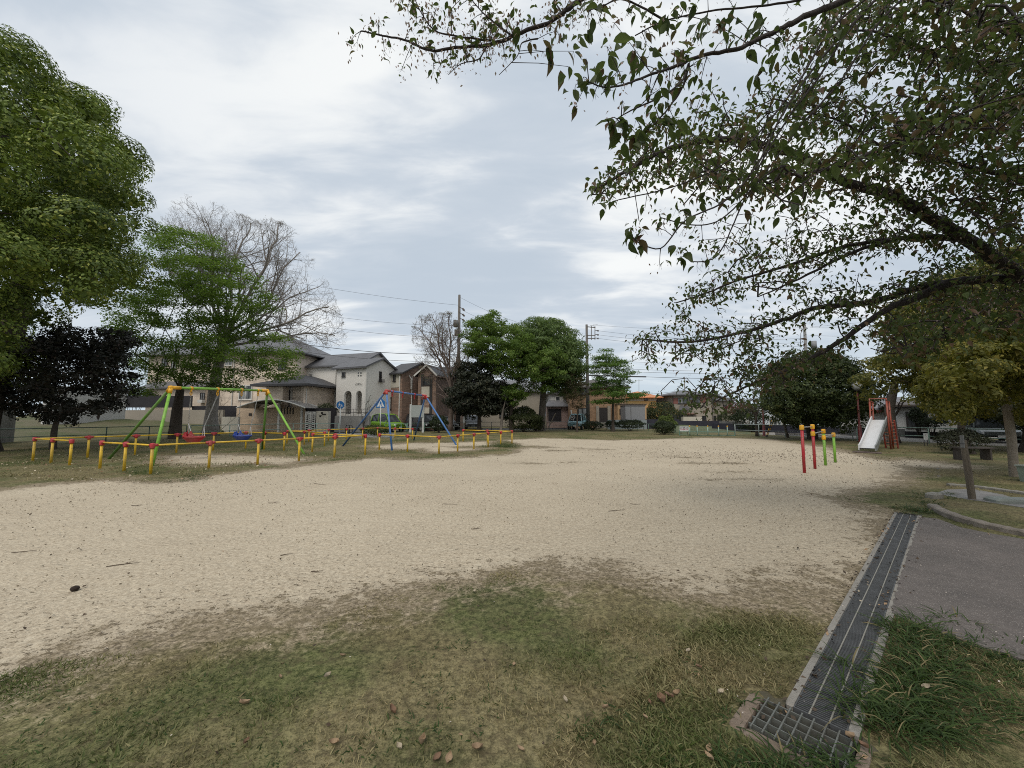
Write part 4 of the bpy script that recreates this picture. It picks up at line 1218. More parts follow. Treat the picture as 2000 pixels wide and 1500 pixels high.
# --- 6 tan brick house
fr, h = house("house", "tan brick house with dark hip roof behind the utility pole", UX(1113, 47), UX(1222, 47))
zt = zat(1160, 757, 47); zr = zat(1160, 741, 50)
mb = MB(); fr.box(mb, 0, fr.L, 0, 8, -.3, zt); mb.build("wall", M_['tan_brick'], h)
mb = MB(); roof_hip(mb, fr, 8, zt, zr, .55); mb.build("roof", M_['roof_brown'], h)
window(fr, h, (1128, 759, 1147, 771), fm='win_dark', gm='glass'); window(fr, h, (1129, 797, 1147, 809), fm='win_dark', gm='glass')
window(fr, h, (1195, 762, 1206, 772), fm='win_dark', gm='glass')
mb = MB(); a0, a1, z0, z1 = fr.rect(1170, 796, 1186, 826); fr.box(mb, a0 - .35, a0, -.2, -.002, -.2, z1 + .2); fr.box(mb, a1, a1 + .35, -.2, -.002, -.2, z1 + .2); mb.build("door_surround", M_['greige'], h)
mb = MB(); fr.box(mb, a0, a1, -.05, -.002, -.2, z1); mb.build("door", M_['door_dark'], h)
mb = MB(); a0, a1, z0, z1 = fr.rect(1165, 825, 1192, 833, t=-.9); fr.box(mb, a0, a1, -.9, -.21, -.1, z1); mb.build("doorstep", conc, h)
mb = MB(); a0, a1, z0, z1 = fr.rect(1114.5, 801, 1117, 808); fr.box(mb, a0, a1, -.15, -.002, z0, z1); mb.build("meter_box", M_['trim_white'], h)
f2 = Frame(UX(1206, 46), UX(1262, 46)); zt = zat(1230, 790, 46)
mb = MB(); f2.box(mb, 0, f2.L, 0, 4, -.3, zt); mb.build("wall", mat("wall_apricot", (.46, .31, .18), .9, .06), h)
mb = MB(); f2.box(mb, -.1, f2.L + .1, -.1, 4.1, zt + .002, zt + .1); mb.build("roof", M_['roof_brown'], h)
for px in ((1210, 799, 1212.5, 810), (1216, 799, 1218.5, 810), (1218.8, 803, 1220.5, 814)): window(f2, h, px, fm='win_dark', gm='glass_dark', mull=0, sill=False)
# shed box
sf = Frame(UX(1221, 43.5), UX(1259, 43.5)); s_ = thing("storage_shed", "plain grey storage container in front of the yellow house", "shed", tuple(sf.pt(1, 0, 0)))
mb = MB(); sf.box(mb, 0, sf.L, 0, 2, -.2, zat(1240, 793, 43.5)); mb.build("body", mat("shed_grey", (.22, .225, .24), .6, .06), s_)
mb = MB(); sf.box(mb, -.04, sf.L + .04, -.04, 2.04, zat(1240, 793, 43.5) + .002, zat(1240, 793, 43.5) + .1); mb.build("lid", mat("shed_dark", (.1, .1, .11), .6), s_)
mb = MB(); sf.box(mb, sf.L * .27, sf.L * .29, -.02, -.002, -.1, zat(1240, 793, 43.5) - .1); mb.build("door_seam", M_['trim_dark'], s_)
wall_between("garden_wall", "pale blue grey low wall below the storage container", UX(1186, 43), UX(1262, 43), .2, zat(1220, 820, 43), mat("wall_bluegrey", (.24, .28, .29), .9, .1))
# --- 7 yellow house with orange roof
fr, h = house("house", "yellow house with orange tiled hip roof", UX(1226, 58), UX(1299, 58))
zt = zat(1270, 777, 58); zr = zat(1265, 765, 61)
mb = MB(); fr.box(mb, 0, fr.L - 1.2, 0, 7, -.3, zt); mb.build("wall", M_['yellow'], h)
mb = MB(); fr.box(mb, -.02, fr.L - 1.18, -.02, 7.02, zat(1270, 783, 58), zt - .06); mb.build("white_band", M_['cream'], h)
mb = MB(); roof_hip(mb, fr, 7, zt, zr, .7, a1=fr.L - 1.2); mb.build("roof", M_['roof_orange'], h)
mb = MB(); fr.box(mb, fr.L - 3.5, fr.L - 1.2, -.9, -.03, zat(1270, 797, 58), zat(1270, 795, 58)); mb.build("awning", M_['roof_orange'], h)
for px in ((1259, 777.5, 1265, 782), (1282, 781, 1285, 791), (1266, 802, 1275, 808)): window(fr, h, px, fm='win_dark', gm='glass_dark', t=-.022)
fr, h = house("house", "small dark roofed house between the yellow and the beige house", UX(1290, 66), UX(1330, 66))
zt = zat(1300, 791, 66); zr = zat(1300, 780, 69)
mb = MB(); wall_gs(mb, fr, 6, zt, zr); mb.build("wall", M_['cream'], h); mb = MB(); roof_gs(mb, fr, 6, zt, zr); mb.build("roof", M_['roof_dark'], h)
window(fr, h, (1296, 795, 1299, 801), fm='win_dark')
# --- 9 greige house
fr, h = house("house", "greige two storey house with dark window bands above the dark wall", UX(1313.5, 56), UX(1392, 56))
zt = zat(1350, 772, 56); zr = zat(1350, 762, 59)
mb = MB(); fr.box(mb, 0, fr.L, 0, 7, -.3, zt); mb.build("wall", M_['greige'], h)
mb = MB(); roof_hip(mb, fr, 7, zt, zr, .75); mb.build("roof", M_['roof_slate'], h)
redp = mat("shutter_red", (.26, .11, .09), .7, .1)
for px, pp in (((1324, 777.5, 1343, 788.5), (1314.5, 777.5, 1324, 788.5)), ((1346, 776, 1367, 787), (1367, 776, 1378.5, 787))):
    window(fr, h, px, fm='win_dark', gm='glass'); mb = MB(); a0, a1, z0, z1 = fr.rect(*pp); fr.box(mb, a0, a1, -.05, -.002, z0, z1); mb.build("shutter_panel", redp, h)
zc = zat(1340, 801, 56); mb = MB(); a0, a1, _, _ = fr.rect(1326, 795, 1352, 800, t=-1)
mb.prism([fr.pt(a0, -1.1, zc), fr.pt(a1, -1.1, zc), fr.pt(a1 - .3, -.01, zc + .55), fr.pt(a0 + .6, -.01, zc + .55)], (0, 0, .12)); mb.build("roof", M_['roof_slate'], h)
mb = MB(); a0, a1, z0, z1 = fr.rect(1335, 814, 1371, 822, t=-.8); fr.box(mb, a0, a1, -.8, -.003, z0, z1); mb.build("balcony_wall", M_['cream'], h)
mb = MB(); a0, a1, z0, z1 = fr.rect(1342, 807.5, 1364, 809, t=-.8); fr.box(mb, a0, a1, -.8, -.003, z0, z1); mb.build("timber_beam", redp, h)
for px in ((1314.5, 810, 1334, 822), (1371, 812, 1379, 821)): window(fr, h, px, fm='win_dark', gm='glass_dark')
for u in (1313.8, 1390): pipe(fr, h, u, 773, 823, m='trim_dark')
f2 = Frame(UX(1391, 57), UX(1429, 57)); zt = zat(1400, 783, 57); zr = zat(1400, 772, 60)
mb = MB(); f2.box(mb, .01, f2.L, 0, 6, -.3, zt); mb.build("wall", M_['greige'], h); mb = MB(); roof_hip(mb, f2, 6, zt, zr, .6); mb.build("roof", M_['roof_slate'], h)
for px in ((1393, 812, 1398, 821), (1401, 811, 1409, 823), (1414, 791, 1419, 809)): window(f2, h, px, fm='win_dark', gm='glass_dark')
# --- right-hand white buildings
fr, h = house("house", "low white house with reddish hedge left of the round evergreen", UX(1425, 62), UX(1500, 58))
zt = zat(1440, 800, 62); mb = MB(); fr.box(mb, 0, fr.L, 0, 7, -.3, zt); mb.build("wall", M_['white'], h); mb = MB(); roof_hip(mb, fr, 7, zt, zt + .9, .5); mb.build("roof", M_['roof_dark'], h)
window(fr, h, (1440, 806, 1450, 815), fm='win_dark')
fr, h = house("house", "flat pale blue white building behind the round evergreen", UX(1462, 50), UX(1625, 44))
zt = zat(1540, 800, 47); mb = MB(); fr.box(mb, 0, fr.L, 0, 7, -.3, zt); mb.build("wall", M_['whiteblue'], h); mb = MB(); fr.box(mb, -.1, fr.L + .1, -.1, 7.1, zt + .003, zt + .12); mb.build("roof", M_['trim_white'], h)
for px in ((1503, 816, 1518, 830), (1526, 822, 1532, 832)): window(fr, h, px, fm='win_white', gm='glass')
fr, h = house("house", "white single storey building behind the slide with dark red eave", UX(1640, 36), UX(1748, 33.5))
zt = zat(1690, 806, 35); mb = MB(); fr.box(mb, 0, fr.L, 0, 7, -.3, zt); mb.build("wall", M_['white'], h)
mb = MB(); fr.box(mb, -.3, fr.L + .3, -.6, 7.2, zt + .002, zt + .2); mb.build("eave", mat("eave_red", (.16, .035, .035), .6), h)
mb = MB(); roof_gs(mb, fr, 7, zt + .35, zt + 1.3, .5); mb.build("roof", M_['roof_grey'], h)
window(fr, h, (1722, 826, 1740, 848), fm='win_dark')
fr, h = house("house", "broad off white house with large dark window at right", UX(1750, 29.5), UX(2090, 24.5))
zt = zat(1800, 797, 28.5); mb = MB(); fr.box(mb, 0, fr.L, 0, 8, -.3, zt); mb.build("wall", M_['white'], h)
mb = MB(); fr.box(mb, -.4, fr.L + .4, -.6, 8.4, zt + .002, zt + .16); mb.build("eave", M_['trim_dark'], h)
mb = MB(); roof_hip(mb, fr, 8, zt + .17, zt + 1.6, .7); mb.build("roof", M_['roof_brown'], h)
window(fr, h, (1771, 805, 1811, 836), fm='win_dark', gm='glass_dark', mull=1, fw=.1); pipe(fr, h, 1813, 800, 850)
mb = MB(); a0, a1, z0, z1 = fr.rect(1859, 820, 1874, 850); fr.box(mb, a0, a1, -.06, -.002, z0, z1); mb.build("door", M_['door_white'], h)
# walls along the right road
wall_between("boundary_wall", "long dark navy fence behind the railing left of the round evergreen", UX(1388, 40), UX(1640, 31), .12, zat(1500, 828, 36), M_['navy'], "fence", h1=zat(1640, 834, 31))
f, o = wall_between("block_wall", "grey concrete block wall behind the slide", UX(1636, 30), UX(1762, 27), .2, zat(1640, 834, 30), M_['block'], h1=zat(1762, 838, 27))
wall_between("block_wall", "taller grey block wall section left of the iron gate", UX(1656, 29.3), UX(1673, 28.9), .25, zat(1665, 832, 29), M_['block'])
wall_between("boundary_fence", "low black fence below the off white house", UX(1762, 26.8), UX(1880, 24), .1, zat(1800, 843, 26), M_['black'], "fence")
wall_between("garden_wall", "dark wall below the yellow house", UX(1245, 44.5), UX(1325, 45), .15, zat(1280, 819, 45), M_['navy'])
wall_between("garden_wall", "dark navy wall below the greige house", UX(1312, 48), UX(1402, 47), .15, zat(1350, 822, 48), M_['navy'])
wall_between("garden_wall", "weathered grey wall right of the greige house", UX(1402, 47), UX(1450, 44), .15, zat(1420, 823, 46), M_['block'])
# iron gate behind lamp
gf = Frame(UX(1677, 28.6), UX(1692, 28.2)); gt = thing("iron_gate", "black iron bar gate between the block walls behind the slide", "gate", tuple(gf.pt(.3, 0, 0))); mb = MB()
zg = zat(1685, 837, 28.4)
for z_ in (.15, zg - .05): gf.box(mb, 0, gf.L, -.3, -.26, z_, z_ + .05)
mb.build("frame", M_['trim_dark'], gt); mb = MB()
for k in range(6): a = gf.L * (k + .5) / 6; gf.box(mb, a - .02, a + .02, -.295, -.265, .2, zg - .05)
mb.build("bars", M_['trim_dark'], gt)

# ================================================================== BANKS AND ROADS
def bank(name, label, quad, hs, mtl, n=26, cat="bank", seed=1):
    """quad: near-left, near-right, far-right, far-left ground points; hs: heights there"""
    vs = []; fs = []
    for j in range(n + 1):
        for i in range(n + 1):
            a, b = i / n, j / n
            p = V(quad[0]).lerp(V(quad[1]), a).lerp(V(quad[3]).lerp(V(quad[2]), a), b)
            hh = (hs[0] * (1 - a) + hs[1] * a) * (1 - b) + (hs[3] * (1 - a) + hs[2] * a) * b
            e = min(a, 1 - a, b) * 4
            hh = hh + .10 * math.sin(p.x * 1.3 + seed) * math.sin(p.y * .9 + p.x * .4) * min(1, e)
            vs.append((p.x, p.y, hh))
    for j in range(n):
        for i in range(n):
            a = j * (n + 1) + i; fs.append((a, a + 1, a + n + 2, a + n + 1))
    mb = MB(); mb.add(vs, fs); return tag(mb.build(name, mtl, smooth=True), label, cat, kind='structure')
def turf_mat(name, c1, c2, c3):
    m_ = bpy.data.materials.new(name); m_.use_nodes = True; t = NT(m_.node_tree)
    co = t.n('ShaderNodeTexCoord').outputs['Object']
    c = t.mix(t.mapr(t.noise(co, .5, 5.0, .6), .4, .6), c1, c2); c = t.mix(t.mapr(t.noise(co, 6, 5.0, .7), .4, .68, 0, .8), c, c3)
    c = t.mix(t.mapr(t.noise(co, 45, 3.0, .7), .35, .65, 0, .5), c, (.03, .035, .015))
    p = t.n('ShaderNodeBsdfPrincipled', i_Roughness=.95); t.set(p.inputs['Base Color'], c)
    b = t.n('ShaderNodeBump', i_Strength=.8, i_Distance=.1); t.set(b.inputs['Height'], t.noise(co, 8, 5.0, .7)); t.set(p.inputs['Normal'], b)
    t.t.links.new(p.outputs[0], t.n('ShaderNodeOutputMaterial').inputs[0]); return m_
turf1 = turf_mat("turf_left", (.105, .115, .045), (.17, .14, .085), (.075, .09, .03))
turf2 = turf_mat("turf_right", (.045, .085, .022), (.08, .12, .035), (.20, .17, .13))
bank("grass_bank", "rough grassy lot rising behind the railing at left", [UX(-60, 21), UX(430, 33.5), UX(452, 37), UX(60, 36)], (-.02, -.02, .55, 1.75), turf1)
bank("grass_bank", "bright green overgrown lot behind the park entrance", [UX(1316, 31.5), UX(1462, 30.5), UX(1466, 44), UX(1300, 47)], (-.02, -.02, .15, .45), turf2, seed=4)
road = mat("road_asphalt", (.15, .15, .15), .9, .12, 1.2, bump=.3, bscale=60)
def strip(name, label, pts, z_, mtl, cat="road"):
    mb = MB(); mb.prism([(p[0], p[1], -.04) for p in pts], (0, 0, z_ + .04)); return tag(mb.build(name, mtl), label, cat, kind='structure')
strip("road", "grey street running behind the far railing", [UX(655, 33.6), UX(760, 36), UX(890, 40), UX(1130, 43.5), UX(1130, 49), UX(860, 46), UX(700, 42), UX(655, 38)], .012, road)
strip("road", "narrow lane beyond the right hand railing", [UX(1470, 32), (24.2, 19, 0), (25, 10, 0), (31, 10, 0), (30, 20, 0), UX(1520, 42)], .012, mat("lane_concrete", (.33, .31, .28), .9, .1, 1.2))
strip("pavement", "pale paved strip with white edge at the park entrance signs", [UX(655, 27.5), UX(770, 26.5), UX(775, 33), UX(660, 33.5)], .018, mat("paving", (.20, .20, .205), .9, .15, 2, bump=.3), "pavement")
mb = MB(); mb.bar(G(690, 853, .03), G(752, 848, .03), .12, .02); tag(mb.build("road_marking", M_['trim_white']), "worn white line across the paved entrance strip", "marking", kind='structure')
mb = MB(); pts = [UX(662, 26.8), UX(745, 26.0)]; mb.bar(pts[0] + V((0, 0, .04)), pts[1] + V((0, 0, .04)), .15, .12); tag(mb.build("kerb", conc), "pale kerb in front of the paved entrance strip", "kerb")

# ================================================================== PLAY EQUIPMENT
def paint(name, col, dirt=.12):
    m_ = mat(name, col, .5, dirt * 1.6, 5, spec=.45, bump=.15, bscale=25)
    t = NT.__new__(NT); t.t = m_.node_tree; p = [n for n in t.t.nodes if n.type == 'BSDF_PRINCIPLED'][0]
    src = p.inputs['Base Color'].links[0].from_socket; co = t.n('ShaderNodeTexCoord').outputs['Object']
    chip = t.mapr(t.noise(co, 17, 5.0, .7), .62, .66, 0, .85); film = t.mapr(t.noise(co, 2.6, 4.0, .6), .45, .7, 0, .35)
    t.set(p.inputs['Base Color'], t.mix(chip, t.mix(film, src, (.22, .19, .15)), (.10, .055, .035)))
    return m_
yel = paint("paint_yellow", (.66, .42, .02)); red = paint("paint_red", (.42, .02, .03)); grn = paint("paint_green", (.19, .42, .045))
grn_d = paint("paint_green_dark", (.10, .24, .03)); blu = paint("paint_blue", (.055, .17, .42)); orng = paint("paint_orange_yellow", (.75, .38, .015))
redbright = paint("paint_bright_red", (.52, .025, .03))
steel = mat("steel", (.45, .45, .44), .35, .12, 12, metal=.7)
chain_m = mat("chain_steel", (.42, .42, .41), .4, .2, 30, metal=.5)

def lerp(a, b, t): return V(a).lerp(V(b), t)

def barrier(label, pts, h, group, pr=.034, rr=.024):
    """posts at pts joined by a top rail; pts world ground points"""
    th = thing("barrier_rail", label, "barrier", tuple(pts[0]), 0, group)
    for i, p in enumerate(pts):
        mb = MB(); mb.cyl(p + V((0, 0, -.05)), p + V((0, 0, h - .045)), pr, n=12); po = mb.build("post", yel, th, True)
        mb = MB(); mb.lathe([(.001, -.085), (.052, -.083), (.056, -.06), (.056, .03), (.045, .052), (.0, .058)], p + V((0, 0, h)), 12)
        for j in (i - 1, i + 1):
            if 0 <= j < len(pts):
                d = (pts[j] - p).normalized(); mb.cyl(p + V((0, 0, h)), p + V((0, 0, h)) + d * .105, .04, n=10)
        mb.build("rail_joint", red, po, True)
    for i in range(len(pts) - 1):
        d = (pts[i + 1] - pts[i]).normalized()
        MB().cyl(pts[i] + V((0, 0, h)) + d * .1, pts[i + 1] + V((0, 0, h)) - d * .1, rr, n=10).build("rail", yel, th, True)
    return th

A, B, D = V((-9.24, 10.1, 0)), V((-5.6, 15.0, 0)), V((-15.75, 12.95, 0)); Cc = V((-12.1, 17.85, 0))
g1 = "yellow barrier rails round the green swing"
h1 = .745
barrier("long front barrier rail of the green swing with a bent wing at each end", [lerp(A, D, .37), lerp(A, D, .185)] + [lerp(A, B, k / 5) for k in range(6)] + [lerp(B, Cc, .22), lerp(B, Cc, .40)], h1, g1)
barrier("rear barrier rail of the green swing, turning forward at far left", [lerp(D, A, .37), lerp(D, A, .19)] + [lerp(D, Cc, k / 5) for k in range(6)] + [lerp(Cc, B, .18), lerp(Cc, B, .36)], h1, g1)
E, B2 = V((-2.86, 15.4, 0)), V((0, 21.1, 0)); C2, D2 = V((-9.2, 26.8, 0)), V((-12.1, 21.1, 0))
g2 = "yellow barrier rails round the blue swing"
barrier("front barrier rail of the blue swing beside the sand", [lerp(E, D2, .32), lerp(E, D2, .16)] + [lerp(E, B2, k / 5) for k in range(6)] + [lerp(B2, C2, .15), lerp(B2, C2, .31)], .67, g2)
barrier("rear barrier rail of the blue swing beside the paved entrance", [lerp(D2, E, .31), lerp(D2, E, .15)] + [lerp(D2, C2, k / 5) for k in range(6)] + [lerp(C2, B2, .16), lerp(C2, B2, .31)], .67, g2)

def swing(label, F1, B1, F2, B2_, AL, AR, mt, cap, hang, legmats, seats):
    """F/B = front/back leg feet, AL/AR = apexes"""
    th = thing("swing_set", label, "swing", tuple((F1 + B2_) / 2))
    d = (AR - AL).normalized()
    for foot, ap, m_ in ((F1, AL, legmats[0]), (B1, AL, legmats[1]), (F2, AR, legmats[0]), (B2_, AR, legmats[1])):
        dirn = (foot - ap).normalized()
        MB().cyl(ap + dirn * .12, foot + dirn * .1, .043, n=12).build("leg", m_, th, True)
    MB().cyl(AL + d * .2, AR - d * .2, .043, n=12).build("top_bar", mt, th, True)
    for ap, s, feet in ((AL, 1, (F1, B1)), (AR, -1, (F2, B2_))):
        mb = MB(); mb.cyl(ap - d * s * .06, ap + d * s * .3, .058, n=12)
        for f in feet: mb.cyl(ap, ap + (f - ap).normalized() * .2, .058, n=12)
        mb.lathe([(0, -.07), (.05, -.06), (.068, 0), (.05, .06), (0, .07)], ap, 12)
        mb.build("corner_joint", cap, th, True)
    for k, t in enumerate(hang):
        p = AL.lerp(AR, t); mb = MB()
        mb.cyl(p - d * .035, p + d * .035, .06, n=12); mb.tube([p + V((0, 0, -.04)), p + V((0, 0, -.13))], .03, 8)
        mb.tube([p + V((0, 0, -.13)) + d * .03, p + V((0, 0, -.19)) + d * .035, p + V((0, 0, -.25)), p + V((0, 0, -.19)) - d * .035, p + V((0, 0, -.13)) - d * .03], .016, 6)
        mb.build("hanger", hang_m[cap.name], th, True)
    return th, d

hang_m = {orng.name: orng, redbright.name: redbright}
F1, B1, F2, B2_ = G(297, 911), G(212, 897), G(594, 887), G(512, 878)
AL, AR = PY(334, 757, 12.5), PY(522, 763, 16.4)
AL.z = 2.38; AR.z = 2.52
AL = PY(334, 757, 12.5); AR = PY(522, 763, 16.4)
hang = [.17, .42, .68, .88]
sw, d = swing("green swing frame with yellow joints", F1, B1, F2, B2_, AL, AR, grn, orng, hang, (grn, grn_d), None)

def chain(parent, p0, p1, name="chain"):
    """links as alternating small rings"""
    L = (p1 - p0).length; n = int(L / .055); dr = (p1 - p0).normalized(); mb = MB()
    sx = dr.cross(V((0, 1, 0))).normalized(); sy = dr.cross(sx)
    for i in range(n):
        c = p0 + dr * (i + .5) * L / n; a = sx if i % 2 else sy
        ring = [c + dr * (.036 * math.cos(q)) + a * (.017 * math.sin(q)) for q in [k * math.pi / 3 for k in range(7)]]
        mb.tube(ring, .0065, 4, cap=False)
    return mb.build(name, chain_m, parent)

def bucket_seat(label, p0, p1, px, m_, rot):
    """toddler seat on two chains; px = seat centre point, chains from p0, p1"""
    th = thing("baby_swing", label, "swing seat", tuple(px), 0, "bucket seats hanging from the green swing")
    c = px; ca, sa = math.cos(rot), math.sin(rot)
    def L(x, y, z): return c + V((x * ca - y * sa, x * sa + y * ca, z))
    # shallow shell with a raised pointed back and forward arms
    prof = [(-.27, .05, .12), (-.26, .17, .02), (-.16, .2, -.10), (0, .2, -.14), (.15, .19, -.12), (.25, .14, -.02), (.29, .10, .07)]
    vs = []; fs = []; n = 8
    for x, hw, zb in prof:
        for k in range(n + 1):
            a = math.pi * k / n; vs.append(L(x, -hw * math.cos(a), .07 - (.07 - zb) * math.sin(a) if zb < .07 else zb))
    for i in range(len(prof) - 1):
        for k in range(n): a = i * (n + 1) + k; fs.append((a, a + 1, a + n + 2, a + n + 1))
    m0 = len(vs); vs2 = [p + V((0, 0, .035)) for p in vs]; vs += vs2; fs += [tuple(m0 + q for q in f[::-1]) for f in fs]
    mb = MB(); mb.add(vs, fs)
    rim = [L(-.29, 0, .12), L(-.25, .19, .085), L(-.1, .225, .075), (L(.12, .22, .075)), L(.27, .13, .08), L(.31, 0, .085), L(.27, -.13, .08), L(.12, -.22, .075), L(-.1, -.225, .075), L(-.25, -.19, .085), L(-.29, 0, .12)]
    mb.tube(rim, .032, 7)
    for s in (-1, 1):
        mb.prism([L(-.22, s * .2, .08), L(.02, s * .2, .08), L(-.08, s * .19, .2), L(-.13, s * .17, .30), L(-.18, s * .18, .2)], L(0, -s * .03, 0) - c)
    mb.prism([L(-.27, -.16, .08), L(-.27, .16, .08), L(-.26, .07, .25), L(-.26, -.07, .25)], L(.03, 0, 0) - c)
    mb.build("shell", m_, th)
    for s, p in ((-.13, p0), (.26, p1)):
        top = L(s, 0, 1.0 if s < 0 else .95); foot = L(s, 0, .1)
    j0, j1 = L(-.17, 0, .55), L(.28, 0, .42)
    chain(th, p0, j0); chain(th, p1, j1)
    mb = MB()
    for s in (-1, 1):
        mb.tube([j0, L(-.1, s * .19, .14)], .012, 5); mb.tube([j1, L(.27, s * .12, .1)], .012, 5)
    mb.build("yoke", mat("yoke_" + m_.name, (.5, .5, .5), .4), th)
    return th
hp = [AL.lerp(AR, t) + V((0, 0, -.24)) for t in hang]
c1 = PY(378, 858, (hp[0].y + hp[1].y) / 2); c2 = PY(473, 855, (hp[2].y + hp[3].y) / 2)
sr = math.atan2(d.y, d.x)
bucket_seat("red bucket seat on chains under the green swing", hp[0], hp[1], c1, paint("seat_red", (.36, .012, .02)), sr - .45)
bucket_seat("blue bucket seat on chains under the green swing", hp[2], hp[3], c2, paint("seat_blue", (.012, .05, .30)), sr - .45)
# blue swing
F1, B1, F2, B2_ = G(765.6, 880), G(669, 872), G(891, 869), G(808, 861)
AL, AR = PY(754.6, 763, 17.9), PY(831, 773, 21.6)
swing("blue swing frame with red joints and its seats taken off", F1, B1, F2, B2_, AL, AR, blu, redbright, [.13, .37, .68, .9], (blu, paint("paint_blue_dark", (.035, .10, .25))), None)

# horizontal bars
hb = thing("horizontal_bars", "row of three stepped horizontal bars on red and green posts", "pull-up bars", (7.7, 10.4, 0))
PP = [V((7.70, 10.4, 0)), V((8.6, 11.2, 0)), V((9.5, 11.95, 0)), V((10.4, 12.68, 0))]
HT = [1.22, 1.22, 1.06, .92]; LOW = [None, 1.02, .87, None]
for i, p in enumerate(PP):
    m_ = red if i < 2 else grn
    po = MB().cyl(p + V((0, 0, -.1)), p + V((0, 0, HT[i] - .05)), .036, n=14).build("post", m_, hb, True)
    for hh in (HT[i], LOW[i]):
        if hh is None: continue
        mb = MB(); mb.lathe([(.037, -.068), (.05, -.064), (.054, -.045), (.054, .045), (.048, .058), (.03, .066), (0, .067)], p + V((0, 0, hh - .03)), 14); mb.build("collar", orng, po, True)
for i, (a, b) in enumerate(((HT[0], HT[1]), (LOW[1], HT[2]), (LOW[2], HT[3]))):
    MB().cyl(PP[i] + V((0, 0, a - .03)), PP[i + 1] + V((0, 0, b - .03)), .015, n=8).build("bar", steel, hb, True)

# slide
sl = thing("slide", "steel slide with red ladder frame near the round evergreen", "slide", tuple(G(1690, 886)))
s_or = paint("slide_red", (.25, .045, .022)); s_dk = paint("slide_dark_red", (.26, .035, .02)); s_gy = mat("slide_side", (.20, .21, .20), .5, .15, 5)
zinc = mat("slide_steel", (.62, .62, .62), .38, .05, 4, metal=.25, spec=.5)
b0 = G(1694, 885); t0 = PY(1717, 821, 17.6)     # foot and top of the bed middle line
dirh = V((t0.x - b0.x, t0.y - b0.y, 0)); Lh = dirh.length; dirh.normalize(); nrm = V((dirh.y, -dirh.x, 0))
prof = []
for k in range(13):
    t = k / 12
    z_ = .2 + (t0.z - .2) * (max(0, t - .10) / .9) ** 1.0 if t > .10 else .2 - .0
    prof.append((t * Lh, z_))
prof += [(Lh + .12, t0.z + .02), (Lh + .6, t0.z + .02)]
hw = .235
vs = []; fs = []
for s, z_ in prof:
    for k in (-1, 1): vs.append(b0 + dirh * s + nrm * (k * hw) + V((0, 0, z_)))
for i in range(len(prof) - 1): a = i * 2; fs.append((a, a + 1, a + 3, a + 2))
m0 = len(vs); vs += [p - V((0, 0, .03)) for p in vs]; fs += [tuple(m0 + q for q in f[::-1]) for f in fs]
MB().add(vs, fs).build("slide_bed", zinc, sl)
for k in (-1, 1):
    vs = []; fs = []
    for s, z_ in prof[:14]:
        e = .17 if s > .15 else .12
        vs += [b0 + dirh * s + nrm * (k * hw) + V((0, 0, z_ - .1)), b0 + dirh * s + nrm * (k * (hw + .03)) + V((0, 0, z_ - .1)), b0 + dirh * s + nrm * (k * (hw + .04)) + V((0, 0, z_ + e)), b0 + dirh * s + nrm * (k * (hw - .002)) + V((0, 0, z_ + e))]
    for i in range(13):
        for j in range(4): a = i * 4 + j; b = i * 4 + (j + 1) % 4; fs.append((a, b, b + 4, a + 4))
    fs += [(3, 2, 1, 0), tuple(52 + j for j in range(4))]
    MB().add(vs, fs).build("side_rail", zinc if k < 0 else s_gy, sl)
top = b0 + dirh * (Lh + .05); back = b0 + dirh * (Lh + .65)
zp = t0.z
for p, o in ((top, -1), (top, 1), (back, -1), (back, 1)):
    q = p + nrm * (o * (hw + .045))
    mb = MB(); mb.cyl(q + V((0, 0, 0)) + nrm * (o * .03), q + V((0, 0, zp + .85)), .034, n=10); mb.build("post", s_or, sl, True)
mb = MB()
for o in (-1, 1):
    a = top + nrm * (o * (hw + .045)) + V((0, 0, zp + .85)); b = back + nrm * (o * (hw + .045)) + V((0, 0, zp + .85)); mb.cyl(a, b, .028, n=8)
    mb.cyl(a - V((0, 0, .4)), b - V((0, 0, .4)), .02, n=8)
mb.cyl(top + nrm * -(hw + .045) + V((0, 0, zp + .98)), top + nrm * (hw + .045) + V((0, 0, zp + .98)), .025, n=8)
for o in (-1, 1): mb.cyl(top + nrm * (o * (hw + .045)) + V((0, 0, zp + .84)), top + nrm * (o * (hw + .045)) + V((0, 0, zp + .99)), .028, n=8)
mb.build("guard_rail", s_or, sl, True)
mb = MB(); cdk = (top + back) / 2; mb.box(cdk + V((0, 0, zp - .04)), (2 * hw + .1, (back - top).length, .05), math.atan2(dirh.y, dirh.x) - math.pi / 2); mb.build("platform", s_dk, sl)
lad = back + dirh * 1.15
# ladder comes down at the right side of the platform
lt, lb = back + V((0, 0, zp)), back + dirh * .35 + nrm * .22
for o in (-1, 1):
    q = dirh * (o * .02) + nrm * (o * .2)
    MB().bar(lt + q + nrm * .2, lb + q + V((0, 0, .0)), .05, .1).build("ladder_rail", s_dk, sl)
mb = MB()
for k in range(8):
    p = lt.lerp(lb, (k + .6) / 8.4) + nrm * .2 * (1 - (k + .6) / 8.4); mb.bar(p - nrm * .2, p + nrm * .2, .11, .03)
mb.build("ladder_steps", mat("step_pink", (.33, .14, .09), .6, .15), sl)
mb = MB(); mb.bbox(b0 + V((0, 0, .03)) - dirh * .05, (.85, .35, .06), math.atan2(nrm.y, nrm.x), .02); mb.build("footing", mat("footing", (.10, .075, .065), .9), sl)

